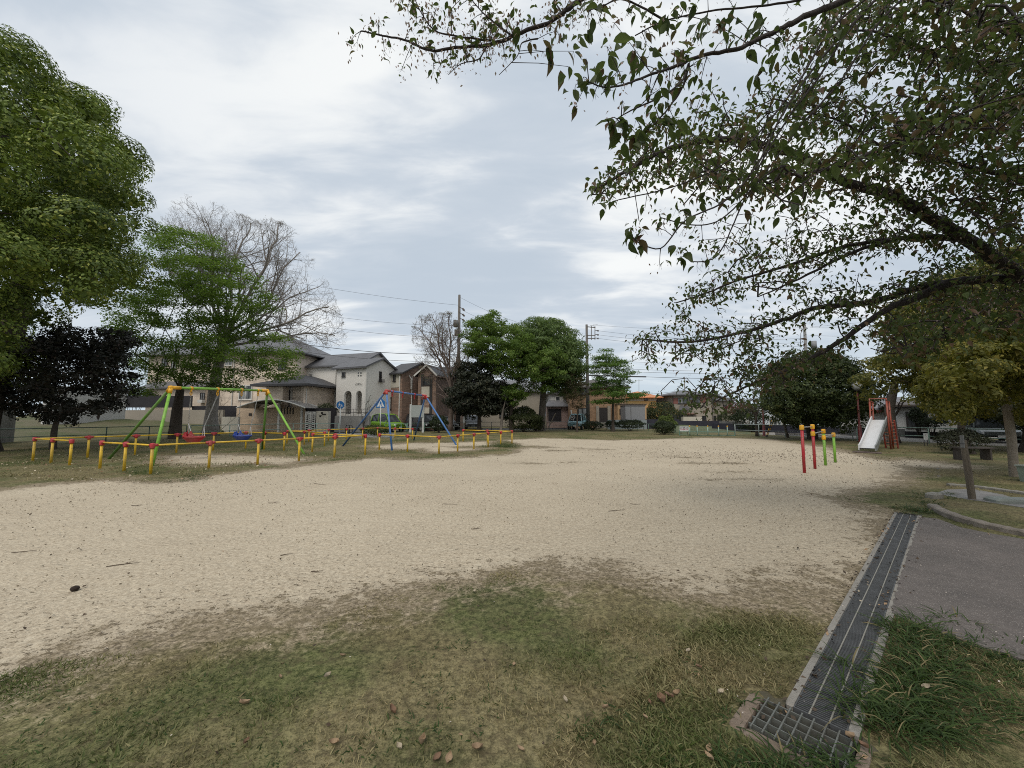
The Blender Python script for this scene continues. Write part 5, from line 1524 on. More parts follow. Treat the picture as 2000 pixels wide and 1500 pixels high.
# lamp posts
def lamp(label, u, v_base, v_top, Y, rb=.09):
    p = UX(u, Y); zt_ = zat(u, v_top, Y)
    th = thing("street_lamp", label, "lamp post", tuple(p), 0, "dark red park lamps")
    mb = MB(); mb.tube([p, p + V((0, 0, .05)), p + V((0, 0, .06)), p + V((0, 0, .9)), p + V((0, 0, 1.0)), p + V((0, 0, zt_ - .3))], [.15, .15, rb, rb, .055, .05], 12); mb.build("pole", paint("lamp_red", (.15, .022, .025)), th, True)
    mb = MB(); mb.lathe([(.06, -.32), (.13, -.28), (.13, -.24), (.1, -.22)], p + V((0, 0, zt_)), 14); mb.build("fitting", M_['trim_dark'], th)
    mb = MB(); mb.lathe([(.02, -.24), (.14, -.22), (.23, -.12), (.26, 0), (.24, .11), (.17, .2), (.07, .25), (0, .26)], p + V((0, 0, zt_)), 18); mb.build("globe", mat("globe_glass", (.6, .62, .62), .25, .05), th, True)
    return th
lamp("round globe lamp on a dark red pole beside the slide", 1675, 866, 754, 22.5)
lamp("dark red lamp pole half hidden by branches left of the round evergreen", 1489, 850, 735, 29)

# wooden post, white info sign, benches and the striped prop
wp = thing("wooden_post", "leaning weathered wooden post in the right grass", "post", tuple(G(1899, 976)))
base = G(1900, 977); topp = PY(1881, 862, base.y + .05)
woodm = mat("old_wood", (.15, .125, .095), .9, .3, 9, bump=.7, bscale=30, streak=True, col2=(.055, .045, .035))
mb = MB(); mb.tube([base - V((0, 0, .1)), base.lerp(topp, .5) + V((.005, 0, 0)), topp + V((0, 0, .02))], [.052, .05, .047], 9); mb.build("shaft", woodm, wp)
mb = MB(); q = topp + V((-.05, -.03, -.02)); mb.box(q + V((0, 0, .02)), (.02, .05, .22), .2); mb.build("metal_strap", M_["block"], wp)
# info sign
sg = thing("notice_board", "small white notice on two short legs before the right hand railing", "sign", tuple(UX(1808, 19.6)))
c = PY(1808, 852.5, 19.6); mb = MB(); mb.box(c, (.21, .02, .31)); mb.build("panel", mat("notice_white", (.55, .56, .56), .5, .04), sg)
for s in (-.08, .08): MB().box((c.x + s, c.y + .02, (c.z - .1) / 2), (.025, .02, c.z - .1)).build("leg", M_['trim_dark'], sg)
mb = MB()
for k in range(5): mb.box(c + V((0, -.0115, .1 - k * .045)), (.14 if k != 2 else .1, .002, .012))
mb.build("printed_lines", mat("ink_grey", (.2, .2, .22), .6), sg)
# bench behind the wooden post
bp = G(1898, 899); bn = thing("bench", "old dark backless bench behind the leaning wooden post", "bench", tuple(bp)); dw = mat("bench_wood", (.06, .05, .042), .8, .25, 6, streak=True)
mb = MB()
for k in range(3): mb.box((bp.x + .05, bp.y - .12 + k * .13, .42), (1.15, .1, .045))
mb.build("seat", dw, bn)
for s in (-.42, .5): 
    mb = MB(); mb.box((bp.x + s, bp.y + .0, .2), (.06, .3, .39)); mb.build("leg", dw, bn)
# pale green board at the far right
mb = MB(); g = G(1996, 948) + V((.55, 0, 0)); bd = thing("litter_bin", "pale green slanted box at the right edge of the park", "bin", tuple(g))
mb.prism([(g.x, g.y, 0), (g.x + .6, g.y, 0), (g.x + .6, g.y, .36), (g.x - .06, g.y, .36)], (0, .45, 0)); mb.build("body", mat("bin_green", (.22, .27, .23), .7, .12), bd)
mb = MB(); mb.box((g.x + .27, g.y + .225, .375), (.7, .49, .025)); mb.build("rim", mat("bin_rim", (.3, .34, .31), .6), bd)
# striped prop
st = thing("striped_prop", "pair of leaning yellow and black striped props beside the dark red lamp pole", "prop", tuple(UX(1494, 27.5)))
for du in (0, 5):
    a = UX(1492 + du * .4, 27.4 + du * .03); b = PY(1510 + du, 812, 28.2)
    for k in range(10):
        MB().cyl(a.lerp(b, k / 10), a.lerp(b, (k + 1) / 10), .03, n=6).build("stripe_band", orng if k % 2 else M_['trim_dark'], st)

# ================================================================== RAILINGS
pg = paint("railing_green", (.10, .22, .17)); pgl = paint("railing_pale", (.27, .40, .35)); pgd = paint("railing_dark_green", (.035, .085, .065))
def railing(label, pts, h, mtl, group="green pipe railings round the park", step=2.0, rails=(1.0, .5), r=.024):
    th = thing("pipe_railing", label, "railing", tuple(pts[0]), 0, group); k = 0
    for i in range(len(pts) - 1):
        a, b = pts[i], pts[i + 1]; n = max(1, round((b - a).length / step))
        for j in range(n + (1 if i == len(pts) - 2 else 0)):
            p = a.lerp(b, j / n)
            if k < 99: MB().cyl(p + V((0, 0, -.1)), p + V((0, 0, h)), r * 1.15, n=8).build("post", mtl, th, True)
            k += 1
        for f in rails:
            MB().cyl(a + V((0, 0, h * f)), b + V((0, 0, h * f)), r * (1 if f == 1 else .8), n=8).build("rail", mtl, th, True)
    return th
railing("dark green pipe railing along the left edge before the grassy lot", [V((-31, 12, 0)), V((-25.4, 19.4, 0)), V((-21.6, 26, 0))], .84, pgd)
railing("pale green pipe railing from the leafy tree to the blue round sign", [V((-21.5, 26.2, 0)), V((-18, 32.2, 0)), UX(663, 33.8)], .84, pgl)
railing("low green arched railing in front of the green car", [UX(753, 34), UX(795, 34.6)], .80, pg, step=.5, rails=(1.0,))
railing("green railing below the large blank board", [UX(797, 35.6), UX(830, 36.5), UX(882, 38.4)], .82, pg)
railing("thin grey railing behind the dark evergreen and the big leafy trees", [UX(888, 38.8), UX(960, 40), UX(1108, 42)], .85, paint("railing_grey", (.2, .22, .21)))
railing("thin grey green railing in front of the light blue van", [UX(1112, 41.5), UX(1255, 42.0)], .8, paint("railing_greygreen", (.16, .2, .18)))
railing("short pale green railing left of the park entrance", [UX(1243, 40), UX(1318, 34)], .7, pg, rails=(1.0,))
railing("grey white railing from the park entrance towards the slide", [UX(1433, 29.6), V((19.6, 25.4, 0)), V((20.5, 23.6, 0))], .86, paint("railing_white_grey", (.36, .42, .41)))
railing("pale green railing along the right lane from the slide to the edge", [V((20.5, 23.3, 0)), V((21.9, 20.6, 0)), V((23.3, 17.6, 0)), V((24.6, 13, 0)), V((25.2, 9, 0))], .86, pgl)
# park entrance bollards
for i, u in enumerate((1345, 1359.5, 1380, 1401, 1418)):
    p = UX(u, 29.3 - i * .12); th = thing("bollard", ["leftmost slim bollard at the park entrance, beside the white sign", "second bollard from the left at the park entrance", "middle bollard of the park entrance row", "fourth bollard from the left at the park entrance", "rightmost bollard of the park entrance row"][i], "bollard", tuple(p), 0, "entrance bollards")
    MB().cyl(p, p + V((0, 0, .68)), .035, n=10).build("post", pgl, th, True)
    mb = MB(); mb.lathe([(.036, 0), (.05, .01), (.05, .06), (.02, .09), (0, .095)], p + V((0, 0, .68)), 10); mb.build("cap", orng, th, True)
th = thing("entrance_bar", "low grey bar joining the entrance bollards", "barrier", tuple(UX(1380, 29.2)))
mb = MB(); a, b = UX(1325, 29.6), UX(1432, 28.9); mb.cyl(a + V((0, 0, .32)), b + V((0, 0, .32)), .02, n=6); mb.cyl(a + V((0, 0, .05)), b + V((0, 0, .05)), .03, n=6); mb.build("bar", pg, th)
for q in (a, b): MB().cyl(q, q + V((0, 0, .4)), .025, n=6).build("leg", pg, th)
# bicycle arches on the paving
for i, u in enumerate((681, 687, 715, 722)):
    p = UX(u, 32.5 - i * .1); mb = MB(); mb.tube([p + V((-.16, 0, 0)), p + V((-.16, 0, .55)), p + V((-.1, 0, .72)), p + V((.1, 0, .72)), p + V((.16, 0, .55)), p + V((.16, 0, 0))], .03, 7)
    tag(mb.build("hoop_barrier", M_['trim_dark'], smooth=True), ["leftmost black hoop barrier near the blue round sign", "second black hoop barrier from the left by the blue round sign", "third black hoop barrier, left of the striped crossing sign post", "rightmost black hoop barrier beside the crossing sign post"][i], "hoop barrier", "black hoop barriers on the paved entrance")

# ================================================================== SIGNS
signblue = mat("sign_blue", (.02, .13, .36), .45, .04); signwhite = mat("sign_white", (.6, .62, .63), .45, .04); ink = mat("sign_black", (.03, .03, .05), .5)
polew = mat("pole_white", (.46, .48, .47), .5, .08)
def person_icon(mb, x, y, z, h, s=1.0, skirt=False):
    """flat walking figure, front face at y"""
    def P(pts): mb.prism([(x + a * h, y, z + b * h) for a, b in pts], (0, -.004, 0))
    P([(.07 * math.cos(k * math.pi / 4), .9 + .075 * math.sin(k * math.pi / 4)) for k in range(8)])
    P([(-.09, .8), (-.12, .42), (.12, .42), (.1, .8)])
    P([(-.12, .419), (-.22, .02), (-.13, .0), (0, .419)]); P([(.005, .419), (.17, .02), (.26, .05), (.12, .419)])
    P([(.101, .78), (.26, .5), (.21, .47), (.106, .66)]); P([(-.091, .78), (-.24, .55), (-.2, .5), (-.1, .66)])
# round blue sign
Y = 31.5; p = UX(665.5, Y); c = PY(665, 791, Y); sg = thing("road_sign", "round blue walkers sign on a white pole at the park entrance", "sign", tuple(p))
MB().cyl(p, V((p.x, p.y, c.z - .2)), .045, n=10).build("pole", polew, sg, True)
R_ = 7.6 / 760 * Y; mb = MB(); mb.cyl(c + V((0, .0, 0)), c + V((0, -.03, 0)), R_, n=28); d_ = mb.build("disc", signblue, sg)
mb = MB(); person_icon(mb, c.x - R_ * .22, c.y - .031, c.z - R_ * .5, R_ * 1.15); person_icon(mb, c.x + R_ * .38, c.y - .031, c.z - R_ * .5, R_ * .75)
mb.build("walker_symbol", signwhite, sg)
# crossing sign
Y = 30.5; p = UX(744, Y); c = PY(743.5, 787, Y); sg = thing("road_sign", "blue pentagon pedestrian crossing sign on a white pole", "sign", tuple(p))
MB().cyl(p, V((p.x, p.y, c.z - .2)), .04, n=10).build("pole", polew, sg, True)
hw_, hh_ = .36, .38; mb = MB(); mb.prism([c + V((-hw_, 0, -hh_)), c + V((hw_, 0, -hh_)), c + V((hw_, 0, .08)), c + V((0, 0, .42)), c + V((-hw_, 0, .08))], (0, .02, 0)); mb.build("panel", signblue, sg)
mb = MB(); mb.prism([c + V((-.3, -.002, -.3)), c + V((.3, -.002, -.3)), c + V((0, -.002, .3))], (0, -.004, 0)); mb.build("white_triangle", signwhite, sg)
mb = MB(); person_icon(mb, c.x, c.y - .007, c.z - .25, .42)
for k in range(4): mb.prism([(c.x - .22 + k * .12, c.y - .0065, c.z - .285), (c.x - .16 + k * .12, c.y - .0065, c.z - .285), (c.x - .17 + k * .12, c.y - .0065, c.z - .25), (c.x - .21 + k * .12, c.y - .0065, c.z - .25)], (0, -.003, 0))
mb.build("walker_symbol", signblue, sg)
# big blank board seen from the back
Y = 35; sg = thing("board_sign", "large blank grey notice board on two white posts", "sign", tuple(UX(815, Y)))
f = Frame(UX(804, Y), UX(828, Y)); a0, a1, z0, z1 = f.rect(803.5, 791.5, 827, 815)
mb = MB(); f.box(mb, a0, a1, -.05, -.02, z0, z1); mb.build("panel", mat("board_grey", (.30, .33, .32), .6, .05), sg)
for u in (802, 826.5): a, _ = f.hit(u, 800); mb = MB(); f.box(mb, a - .09, a + .09, .0, .12, -.1, z1 + .1); mb.build("post", polew, sg)
# prohibition sign at the entrance: two rows of printed characters
Y = 30.2; f = Frame(UX(1327.5, Y), UX(1344.5, Y)); sg = thing("notice_board", "white notice with rows of black and red lettering at the park entrance", "sign", tuple(UX(1336, Y)))
a0, a1, z0, z1 = f.rect(1327.5, 833, 1344.5, 843); mb = MB(); f.box(mb, a0, a1, -.02, 0, z0, z1); mb.build("panel", mat("notice_white2", (.6, .6, .6), .5, .04), sg)
for (r0, r1, m_, nm) in ((.62, .92, ink, "black_lettering"), (.3, .56, mat("ink_red", (.35, .02, .06), .5), "red_lettering")):
    mb = MB(); n = 6
    for k in range(n):
        x0 = a0 + (a1 - a0) * (.07 + .88 * k / n); x1 = x0 + (a1 - a0) * .115; zz0, zz1 = z0 + (z1 - z0) * r0, z0 + (z1 - z0) * r1
        f.box(mb, x0, x1, -.024, -.021, zz1 - .022, zz1); f.box(mb, (x0 + x1) / 2 - .008, (x0 + x1) / 2 + .008, -.027, -.0242, zz0, zz1)
        f.box(mb, x0 + .01, x1 - .01, -.024, -.021, (zz0 + zz1) / 2 - .01, (zz0 + zz1) / 2 + .008)
        if k % 2: f.box(mb, x0, x0 + .014, -.0235, -.0205, zz0, zz1 - .024)
        else: f.box(mb, x0, x1, -.0235, -.0205, zz0, zz0 + .018)
    mb.build(nm, m_, sg)
for s in (.15, .85): a = a0 + (a1 - a0) * s; mb = MB(); f.box(mb, a - .02, a + .02, .001, .03, -.05, z0 + .1); mb.build("leg", M_['trim_dark'], sg)
# white notice near tree behind railing
Y = 37.5; c = PY(906, 821, Y); sg = thing("notice_board", "narrow white upright notice beside the slender bare tree", "sign", tuple(UX(906, Y))); MB().box(c, (.2, .02, .55)).build("panel", signwhite, sg); MB().cyl(UX(906, Y + .03), V((c.x, c.y + .03, c.z)), .02, n=6).build("leg", steel, sg)

# ================================================================== VEHICLES
tyre = mat("tyre", (.018, .018, .018), .85); hub = mat("hub_silver", (.35, .35, .36), .4, metal=.5); carglass = mat("car_glass", (.03, .035, .04), .08, .1, 1, spec=.8); lampm = mat("headlamp", (.6, .62, .65), .15); tailm = mat("tail_lamp", (.4, .02, .02), .2)
platem = mat("number_plate", (.6, .6, .58), .5)
def car(name, label, loc, rot, L, W, H, col, kind="hatch", ws=None):
    """x forward. body from stations; greenhouse with windows; wheels"""
    th = thing(name, label, "car" if name != "parked_van" else "van", loc, rot, "vehicles parked behind the railings")
    paintm = mat("car_" + label.split()[0] + label.split()[1], col, .25, .05, 1.0, spec=.6)
    nose = .16 if kind == "van" else .27; hb = H * .56
    z0 = .2
    # stations along x: (x, half width, z_low, z_belt)
    S = [(-.5, .80, .34, .50), (-.49, .93, .26, .54), (-.40, 1, .2, .57), (-.1, 1, .2, .56), (.22, 1, .2, .54), (.5 - nose * .75, .99, .2, .52), (.5 - nose * .3, .95, .22, .46), (.485, .86, .26, .40), (.5, .74, .32, .36)]
    vs = []; fs = []
    for x, hw, zl, zb in S:
        w2 = W / 2 * hw; zl, zb = zl * H, zb * H
        ring = [(w2 * .86, zl), (w2, zl + .1 * H), (w2, zb - .07 * H), (w2 * .93, zb), (0, zb + .015 * H), (-w2 * .93, zb), (-w2, zb - .07 * H), (-w2, zl + .1 * H), (-w2 * .86, zl), (0, zl)]
        vs += [(x * L, y, z_) for y, z_ in ring]
    n = 10
    for i in range(len(S) - 1):
        for j in range(n): a = i * n + j; b = i * n + (j + 1) % n; fs.append((a, b, b + n, a + n))
    fs += [tuple(range(n)), tuple(reversed([len(vs) - n + j for j in range(n)]))]
    mb = MB(); mb.add(vs, fs); 
    # roof shell
    if kind == "van": G_ = [(-.485, .55, .60), (-.47, .95, .97), (-.2, .97, 1.0), (.15, .97, .99), (.24, .93, .95), (.37, .60, .56)]
    else: G_ = [(-.475, .6, .56), (-.42, .88, .93), (-.2, .92, 1.0), (.05, .92, .98), (.12, .88, .94), (.27, .58, .54)]
    gx = [g[0] * L for g in G_]
    def section(x, zt_): return [(x, W / 2 * .92, hb * .97), (x, W / 2 * .76, zt_ * H - .03), (x, W / 2 * .68, zt_ * H), (x, -W / 2 * .68, zt_ * H), (x, -W / 2 * .76, zt_ * H - .03), (x, -W / 2 * .92, hb * .97)]
    # roof plate and pillars as one body piece
    rv = []; 
    for (x, _, zt_) in G_[1:5]: rv += [(x * L, W / 2 * .75, zt_ * H - .035), (x * L, W / 2 * .68, zt_ * H), (x * L, -W / 2 * .68, zt_ * H), (x * L, -W / 2 * .75, zt_ * H - .035)]
    rf_ = []
    for i in range(3):
        for j in range(3): a = i * 4 + j; rf_.append((a, a + 1, a + 5, a + 4))
        a = i * 4; rf_.append((a + 3, a, a + 4, a + 7))
    rf_ += [(0, 3, 2, 1), (12, 13, 14, 15)]
    mb.add(rv, rf_)
    for s in (-1, 1):
        for (xa, xb, zt_) in ((G_[0][0], G_[1][0], G_[1][2]), (-.16, -.155, 1.0), (G_[5][0], G_[4][0], G_[4][2])):
            mb.bar(V((xa * L, s * W / 2 * .925, hb * .96)), V((xb * L, s * W / 2 * .745, zt_ * H - .03)), .06, .06)
    mb.build("body", paintm, th, False, local=True)
    # glass house slightly inside
    mb = MB(); vs = []; 
    for (x, _, zt_) in (G_[0], *G_[1:5], G_[5]):
        top = max(zt_ * H - .05, hb * .97 + .01); k = .70 if zt_ > .7 else .88
        vs += [(x * L * .985, W / 2 * .90, hb * .95), (x * L * .985, W / 2 * k, top), (x * L * .985, -W / 2 * k, top), (x * L * .985, -W / 2 * .90, hb * .95)]
    fs = []
    for i in range(5):
        for j in range(3): a = i * 4 + j; fs.append((a, a + 1, a + 5, a + 4))
    fs += [(0, 3, 2, 1), (20, 21, 22, 23)]
    mb.add(vs, fs); mb.build("windows", carglass, th, local=True)
    for sx in (-.32, .31):
        for s in (-1, 1):
            c = V((sx * L, s * (W / 2 - .09), .29)); mb = MB(); mb.cyl(c - V((0, .1, 0)), c + V((0, .1, 0)), .29, n=18); wh = mb.build("wheel", tyre, th, local=True)
            mb = MB(); mb.cyl(c + V((0, s * .1, 0)), c + V((0, s * .112, 0)), .18, n=14); mb.build("rim", hub, wh, local=True)
    for s in (-1, 1):
        mb = MB(); mb.bbox((L * .475, s * W * .34, H * .38), (L * .05, W * .17, H * .085), 0, .02); mb.build("headlight", lampm, th, local=True)
        mb = MB(); mb.bbox((-L * .485, s * W * .40, H * .47), (L * .03, W * .1, H * .16), 0, .015); mb.build("tail_light", tailm, th, local=True)
        mb = MB(); mb.bbox((L * .2, s * W * .53, H * .58), (.1, .16, .12), 0, .02); mb.build("mirror", paintm, th, local=True)
    mb = MB(); mb.box((L * .497, 0, H * .25), (.02, .34, .16)); mb.box((-L * .499, 0, H * .4), (.02, .34, .16)); mb.build("number_plate", platem, th, local=True)
    mb = MB(); mb.bbox((L * .488, 0, H * .33), (.04, W * .42, H * .07), 0, .01); mb.build("grille", M_['trim_dark'], th, local=True)
    return th
car("parked_car", "lime green compact car parked before the stucco house", tuple(UX(759, 36.8)), R(-33), 3.5, 1.5, 1.72, (.17, .34, .035))
car("parked_car", "black wagon half hidden by the large blank board", tuple(UX(826, 39.0)), R(-50), 4.4, 1.75, 1.75, (.02, .02, .024), "van")
car("parked_car", "dark grey car right of the blank board", tuple(UX(868, 41.0)), R(-55), 4.0, 1.7, 1.45, (.10, .11, .12))
car("parked_car", "dim silver car under the dark evergreen", tuple(UX(925, 43)), R(-85), 4.2, 1.7, 1.6, (.12, .125, .13))
car("parked_van", "light blue small van beside the utility pole", tuple(UX(1127, 42.9)), R(-112), 3.0, 1.5, 1.72, (.26, .45, .50), "van")
car("parked_car", "dark car with pale hood behind the right hand railing", tuple(V((28.0, 23.0, 0))), R(-128), 4.3, 1.75, 1.5, (.13, .15, .14))
# ladder leaning (pale frame) near big trees
th = thing("timber_prop", "pale timber A-frame leaning by the shed under the big trees", "frame", tuple(UX(1075, 43)))
mb = MB(); mb.bar(UX(1069, 43), PY(1085, 807, 43), .08, .08); mb.bar(UX(1067, 43.2), PY(1070, 800, 43.2), .08, .08); mb.bar(PY(1067, 826, 43.1), PY(1084, 826, 43.1), .06, .06); mb.build("timbers", mat("pale_timber", (.34, .28, .21), .8), th)

# ================================================================== UTILITY POLES AND WIRES
pcon = mat("pole_concrete", (.13, .12, .11), .9, .15, 1.0); insul = mat("insulator", (.12, .10, .09), .5)
def upole(label, u, v_top, Y, rb=.2, rt=.12, arms=(), kind=0, tint=None):
    b = UX(u, Y); zt_ = zat(u, v_top, Y)
    th = thing("utility_pole", label, "utility pole", tuple(b), 0, "utility poles in the streets around")
    MB().tube([b - V((0, 0, .2)), b + V((0, 0, zt_))], [rb, rt], 12).build("pole", tint or pcon, th, True)
    for (v, du0, du1, tilt) in arms:
        p0, p1 = PY(u + du0, v, Y - .15), PY(u + du1, v + tilt, Y - .15); a = MB().bar(p0, p1, .09, .09).build("cross_arm", pcon, th)
        mb = MB()
        for k in (.06, .5, .94): q = p0.lerp(p1, k); mb.lathe([(.03, .05), (.07, .08), (.03, .14), (.065, .18), (.02, .26), (0, .27)], q, 8)
        mb.build("insulators", insul, a)
    return th, b, zt_
up1, b1, z1_ = upole("tall utility pole behind the slender bare tree, with three slanting arms", 895, 576, 42, .24, .13)
for v in (598, 609, 619):
    p = PY(896, v, 41.9); q = p + V((.55, -.1, -.42)); a = MB().bar(p, q, .07, .07).build("cross_arm", pcon, up1); mb = MB(); mb.cyl(q - V((.12, 0, -.14)), q + V((.1, 0, -.1)), .1, n=8); mb.build("insulator", insul, a)
mb = MB(); p = PY(892, 632, 41.6); mb.cyl(p + V((-.1, 0, -.35)), p + V((-.1, 0, .35)), .26, n=14); mb.build("transformer", mat("transformer", (.12, .12, .12), .6), up1, True)
mb = MB(); p = PY(891, 650, 41.7); mb.box(p, (.35, .3, .7)); mb.build("cable_box", insul, up1)
up2, b2, z2_ = upole("utility pole with a framed side bracket right of the big leafy trees", 1148, 634, 44, .22, .13)
mb = MB()
for v in (638, 655, 661): mb.bar(PY(1146, v, 43.9), PY(1163, v + (2 if v == 638 else 0), 43.9), .08, .08)
for u in (1155, 1162): mb.bar(PY(u, 637, 43.9), PY(u, 664, 43.9), .07, .07)
mb.build("bracket_frame", pcon, up2)
mb = MB()
for v in (646, 654, 661): q = PY(1168, v, 43.9); mb.cyl(PY(1163, v - 1, 43.9), q, .04, n=6); mb.lathe([(.02, -.1), (.1, -.06), (.05, 0), (.1, .04), (.02, .1)], q, 8)
mb.build("insulators", insul, up2)
mb = MB(); mb.bar(PY(1153, 636, 43.8), PY(1167, 634, 43.8), .03, .03); mb.bar(PY(1160, 633, 43.8), PY(1160, 641, 43.8), .03, .03); mb.build("antenna_bar", pcon, up2)
up3, b3, z3_ = upole("grey utility pole with transformer can above the round evergreen", 1580, 632, 45, .22, .14, tint=mat("pole_grey", (.2, .2, .2), .85, .1))
mb = MB(); p = PY(1589, 673, 44.8); mb.cyl(p - V((0, 0, .45)), p + V((0, 0, .4)), .3, n=14); mb.build("transformer", mat("transformer_grey", (.22, .23, .24), .6), up3, True)
upole("distant slim pole between the greige house and the cherry branches", 1338, 736, 70, .12, .08, tint=mat("pole_far", (.2, .2, .2), .85, .1))

wire_m = mat("wire", (.045, .045, .05), .6)
WIRES = [  # u0 v0 Y0  u1 v1 Y1 sag radius label
    (-60, 395, 30, 895, 596, 42, 1.2, .012, "thin topmost wire rising left from the tall pole"),
    (380, 560, 40, 893, 636, 42, 1.0, .012, "upper slack wire left of the tall pole"),
    (380, 580, 40, 893, 660, 42, 1.0, .014, "second slack wire left of the tall pole"),
    (420, 640, 40, 893, 692, 42, .8, .03, "thick cable bundle left of the tall pole"),
    (420, 655, 40, 893, 706, 42, .8, .02, "lower cable passing above the stucco roof"),
    (897, 580, 42, 1146, 655, 44, .9, .011, "thin wire from the tall pole top behind the big trees"),
    (901, 605, 42, 1146, 668, 44, .9, .011, "second wire from the tall pole behind the big trees"),
    (1160, 635, 44, 1700, 628, 48, .8, .010, "faint uppermost wire right of the bracketed pole"),
    (1168, 646, 44, 1578, 660, 45, .6, .012, "upper wire from the bracket to the grey pole"),
    (1168, 654, 44, 1578, 668, 45, .6, .012, "middle wire from the bracket to the grey pole"),
    (1168, 661, 44, 1578, 675, 45, .6, .012, "lower wire from the bracket to the grey pole"),
    (1150, 701, 44, 1578, 708, 45, .4, .011, "thin wire level with the small green tree top"),
    (1150, 717, 44, 1578, 722, 45, .3, .016, "doubled wire above the greige house, upper"),
    (1150, 722, 44, 1578, 727, 45, .3, .016, "doubled wire above the greige house, lower"),
    (1150, 733, 44, 1262, 736, 44.6, .02, .075, "thick black sleeve on the cable right of the small green tree"),
    (1262, 736, 44.6, 1578, 736, 45, .2, .022, "black cable continuing right of the thick sleeve"),
    (1240, 770, 60, 1330, 762, 60, .2, .02, "short wire between the yellow and the greige house"),
    (1582, 640, 45, 2000, 600, 35, .6, .012, "wire from the grey pole behind the right trees, upper"),
    (1582, 655, 45, 2000, 625, 35, .6, .012, "wire from the grey pole behind the right trees, lower"),
    (1582, 700, 45, 2000, 705, 38, .4, .014, "wire above the slide, upper"),
    (1582, 709, 45, 2000, 712, 38, .4, .02, "wire above the slide, lower"),
]
for u0, v0, Y0, u1, v1, Y1, sag, r, lb in WIRES:
    a, b = PY(u0, v0, Y0), PY(u1, v1, Y1); pts = []
    for k in range(17):
        t = k / 16; p = a.lerp(b, t); p.z -= sag * 4 * t * (1 - t); pts.append(p)
    tag(MB().tube(pts, r, 5).build("power_line", wire_m), lb, "wire", "overhead wires")
# tv antennas
for u, v0, v1, Y, lb in ((1248, 741, 766, 60, "thin television antenna above the yellow house"),):
    th = thing("antenna", lb, "antenna", tuple(PY(u, v1, Y))); mb = MB(); mb.cyl(PY(u, v1 + 2, Y), PY(u, v0, Y), .03, n=5); mb.build("mast", pcon, th)
    mb = MB(); q = PY(u, v0 + 2, Y)
    for k in range(4): mb.cyl(q + V((-.5 + k * .3, -.3, 0)), q + V((-.5 + k * .3, .3, .05)), .015, n=4)
    mb.cyl(q + V((-.6, 0, .02)), q + V((.6, 0, .02)), .015, n=4); mb.build("elements", pcon, th)

# ================================================================== TREES
def inside(px, py, poly):
    c = False; n = len(poly)
    for i in range(n):
        x0, y0 = poly[i]; x1, y1 = poly[(i + 1) % n]
        if (y0 <= py) != (y1 <= py) and px < x0 + (py - y0) / (y1 - y0) * (x1 - x0): c = not c
    return c

def crown_points(poly, d, thick, n, mind=0.0, shell=False, tries=40, seed=0, dfun=None, inset=0.0):
    """points filling a crown: outline seen in the photo, given its own depth and thickness"""
    r_ = np.random.default_rng(seed + 5)
    x = np.array([p[0] for p in poly]); y = np.array([p[1] for p in poly])
    out = np.zeros((0, 3)); k = 0
    while len(out) < n and k < tries:
        m = n * 3
        u = r_.uniform(x.min(), x.max(), m); v = r_.uniform(y.min(), y.max(), m)
        s = sdf(u, v, poly); ok = s > min(inset / d * 760, .45 * s.max()); u, v, s = u[ok], v[ok], s[ok]
        dm = s / 760 * d
        half = thick * np.sqrt(np.clip(1 - (1 - np.minimum(dm / thick, 1)) ** 2, 0, 1))
        t = r_.uniform(-1, 1, len(u))
        if shell: t = np.sign(t) * np.abs(t) ** .45
        dd = d if dfun is None else dfun(u, v)
        Y = dd + t * half
        dx, dy = (u - 1000) / 760, (750 - v) / 760
        ry = math.cos(PITCH) - dy * math.sin(PITCH); rz = math.sin(PITCH) + dy * math.cos(PITCH)
        P = np.stack([dx * Y / ry, Y, CAMZ + rz * Y / ry], 1)
        P = P[P[:, 2] > .25]
        if mind > 0:
            for p in P:
                if len(out) >= n: break
                if len(out) == 0 or np.min(((out - p) ** 2).sum(1)) > mind ** 2: out = np.vstack([out, p])
        else: out = np.vstack([out, P])[:n]
        k += 1
    return out

def grow(seed, spar, pts, root=None, ang=.6, first=0, jit=.0, sub=1.2):
    """join crown points into a branching skeleton; seed nodes = trunk; returns nodes, parents"""
    root = np.array(seed[-1] if root is None else root, float)
    pts = pts[np.argsort(((pts - root) ** 2).sum(1))]
    cap = len(seed) + len(pts) * 6
    N = np.zeros((cap, 3)); n = len(seed); N[:n] = np.array([tuple(s) for s in seed]); par = list(spar)
    for p in pts:
        dv = p - N[first:n]; dist = np.sqrt((dv ** 2).sum(1)) + 1e-6
        rd = N[first:n] - root; rl = np.sqrt((rd ** 2).sum(1)) + 1e-6
        cosang = (dv * rd).sum(1) / dist / rl; cosang = np.where(rl < .3, .6, cosang)
        cost = dist * (1 + ang * (1 - cosang))
        j = first + int(np.argmin(cost)); L = dist[j - first]
        m = min(5, max(1, int(L / sub)))
        prev = j; a = N[j].copy()
        for k in range(1, m + 1):
            if n >= cap: break
            t = k / m; q = a + (p - a) * t
            if m > 1: q[2] -= .10 * L * 4 * t * (1 - t) * .5
            if k < m or jit: q = q + rng.normal(0, 1, 3) * (jit if jit else .03) * min(1, L)
            N[n] = q; par.append(prev); prev = n; n += 1
    return N[:n], par

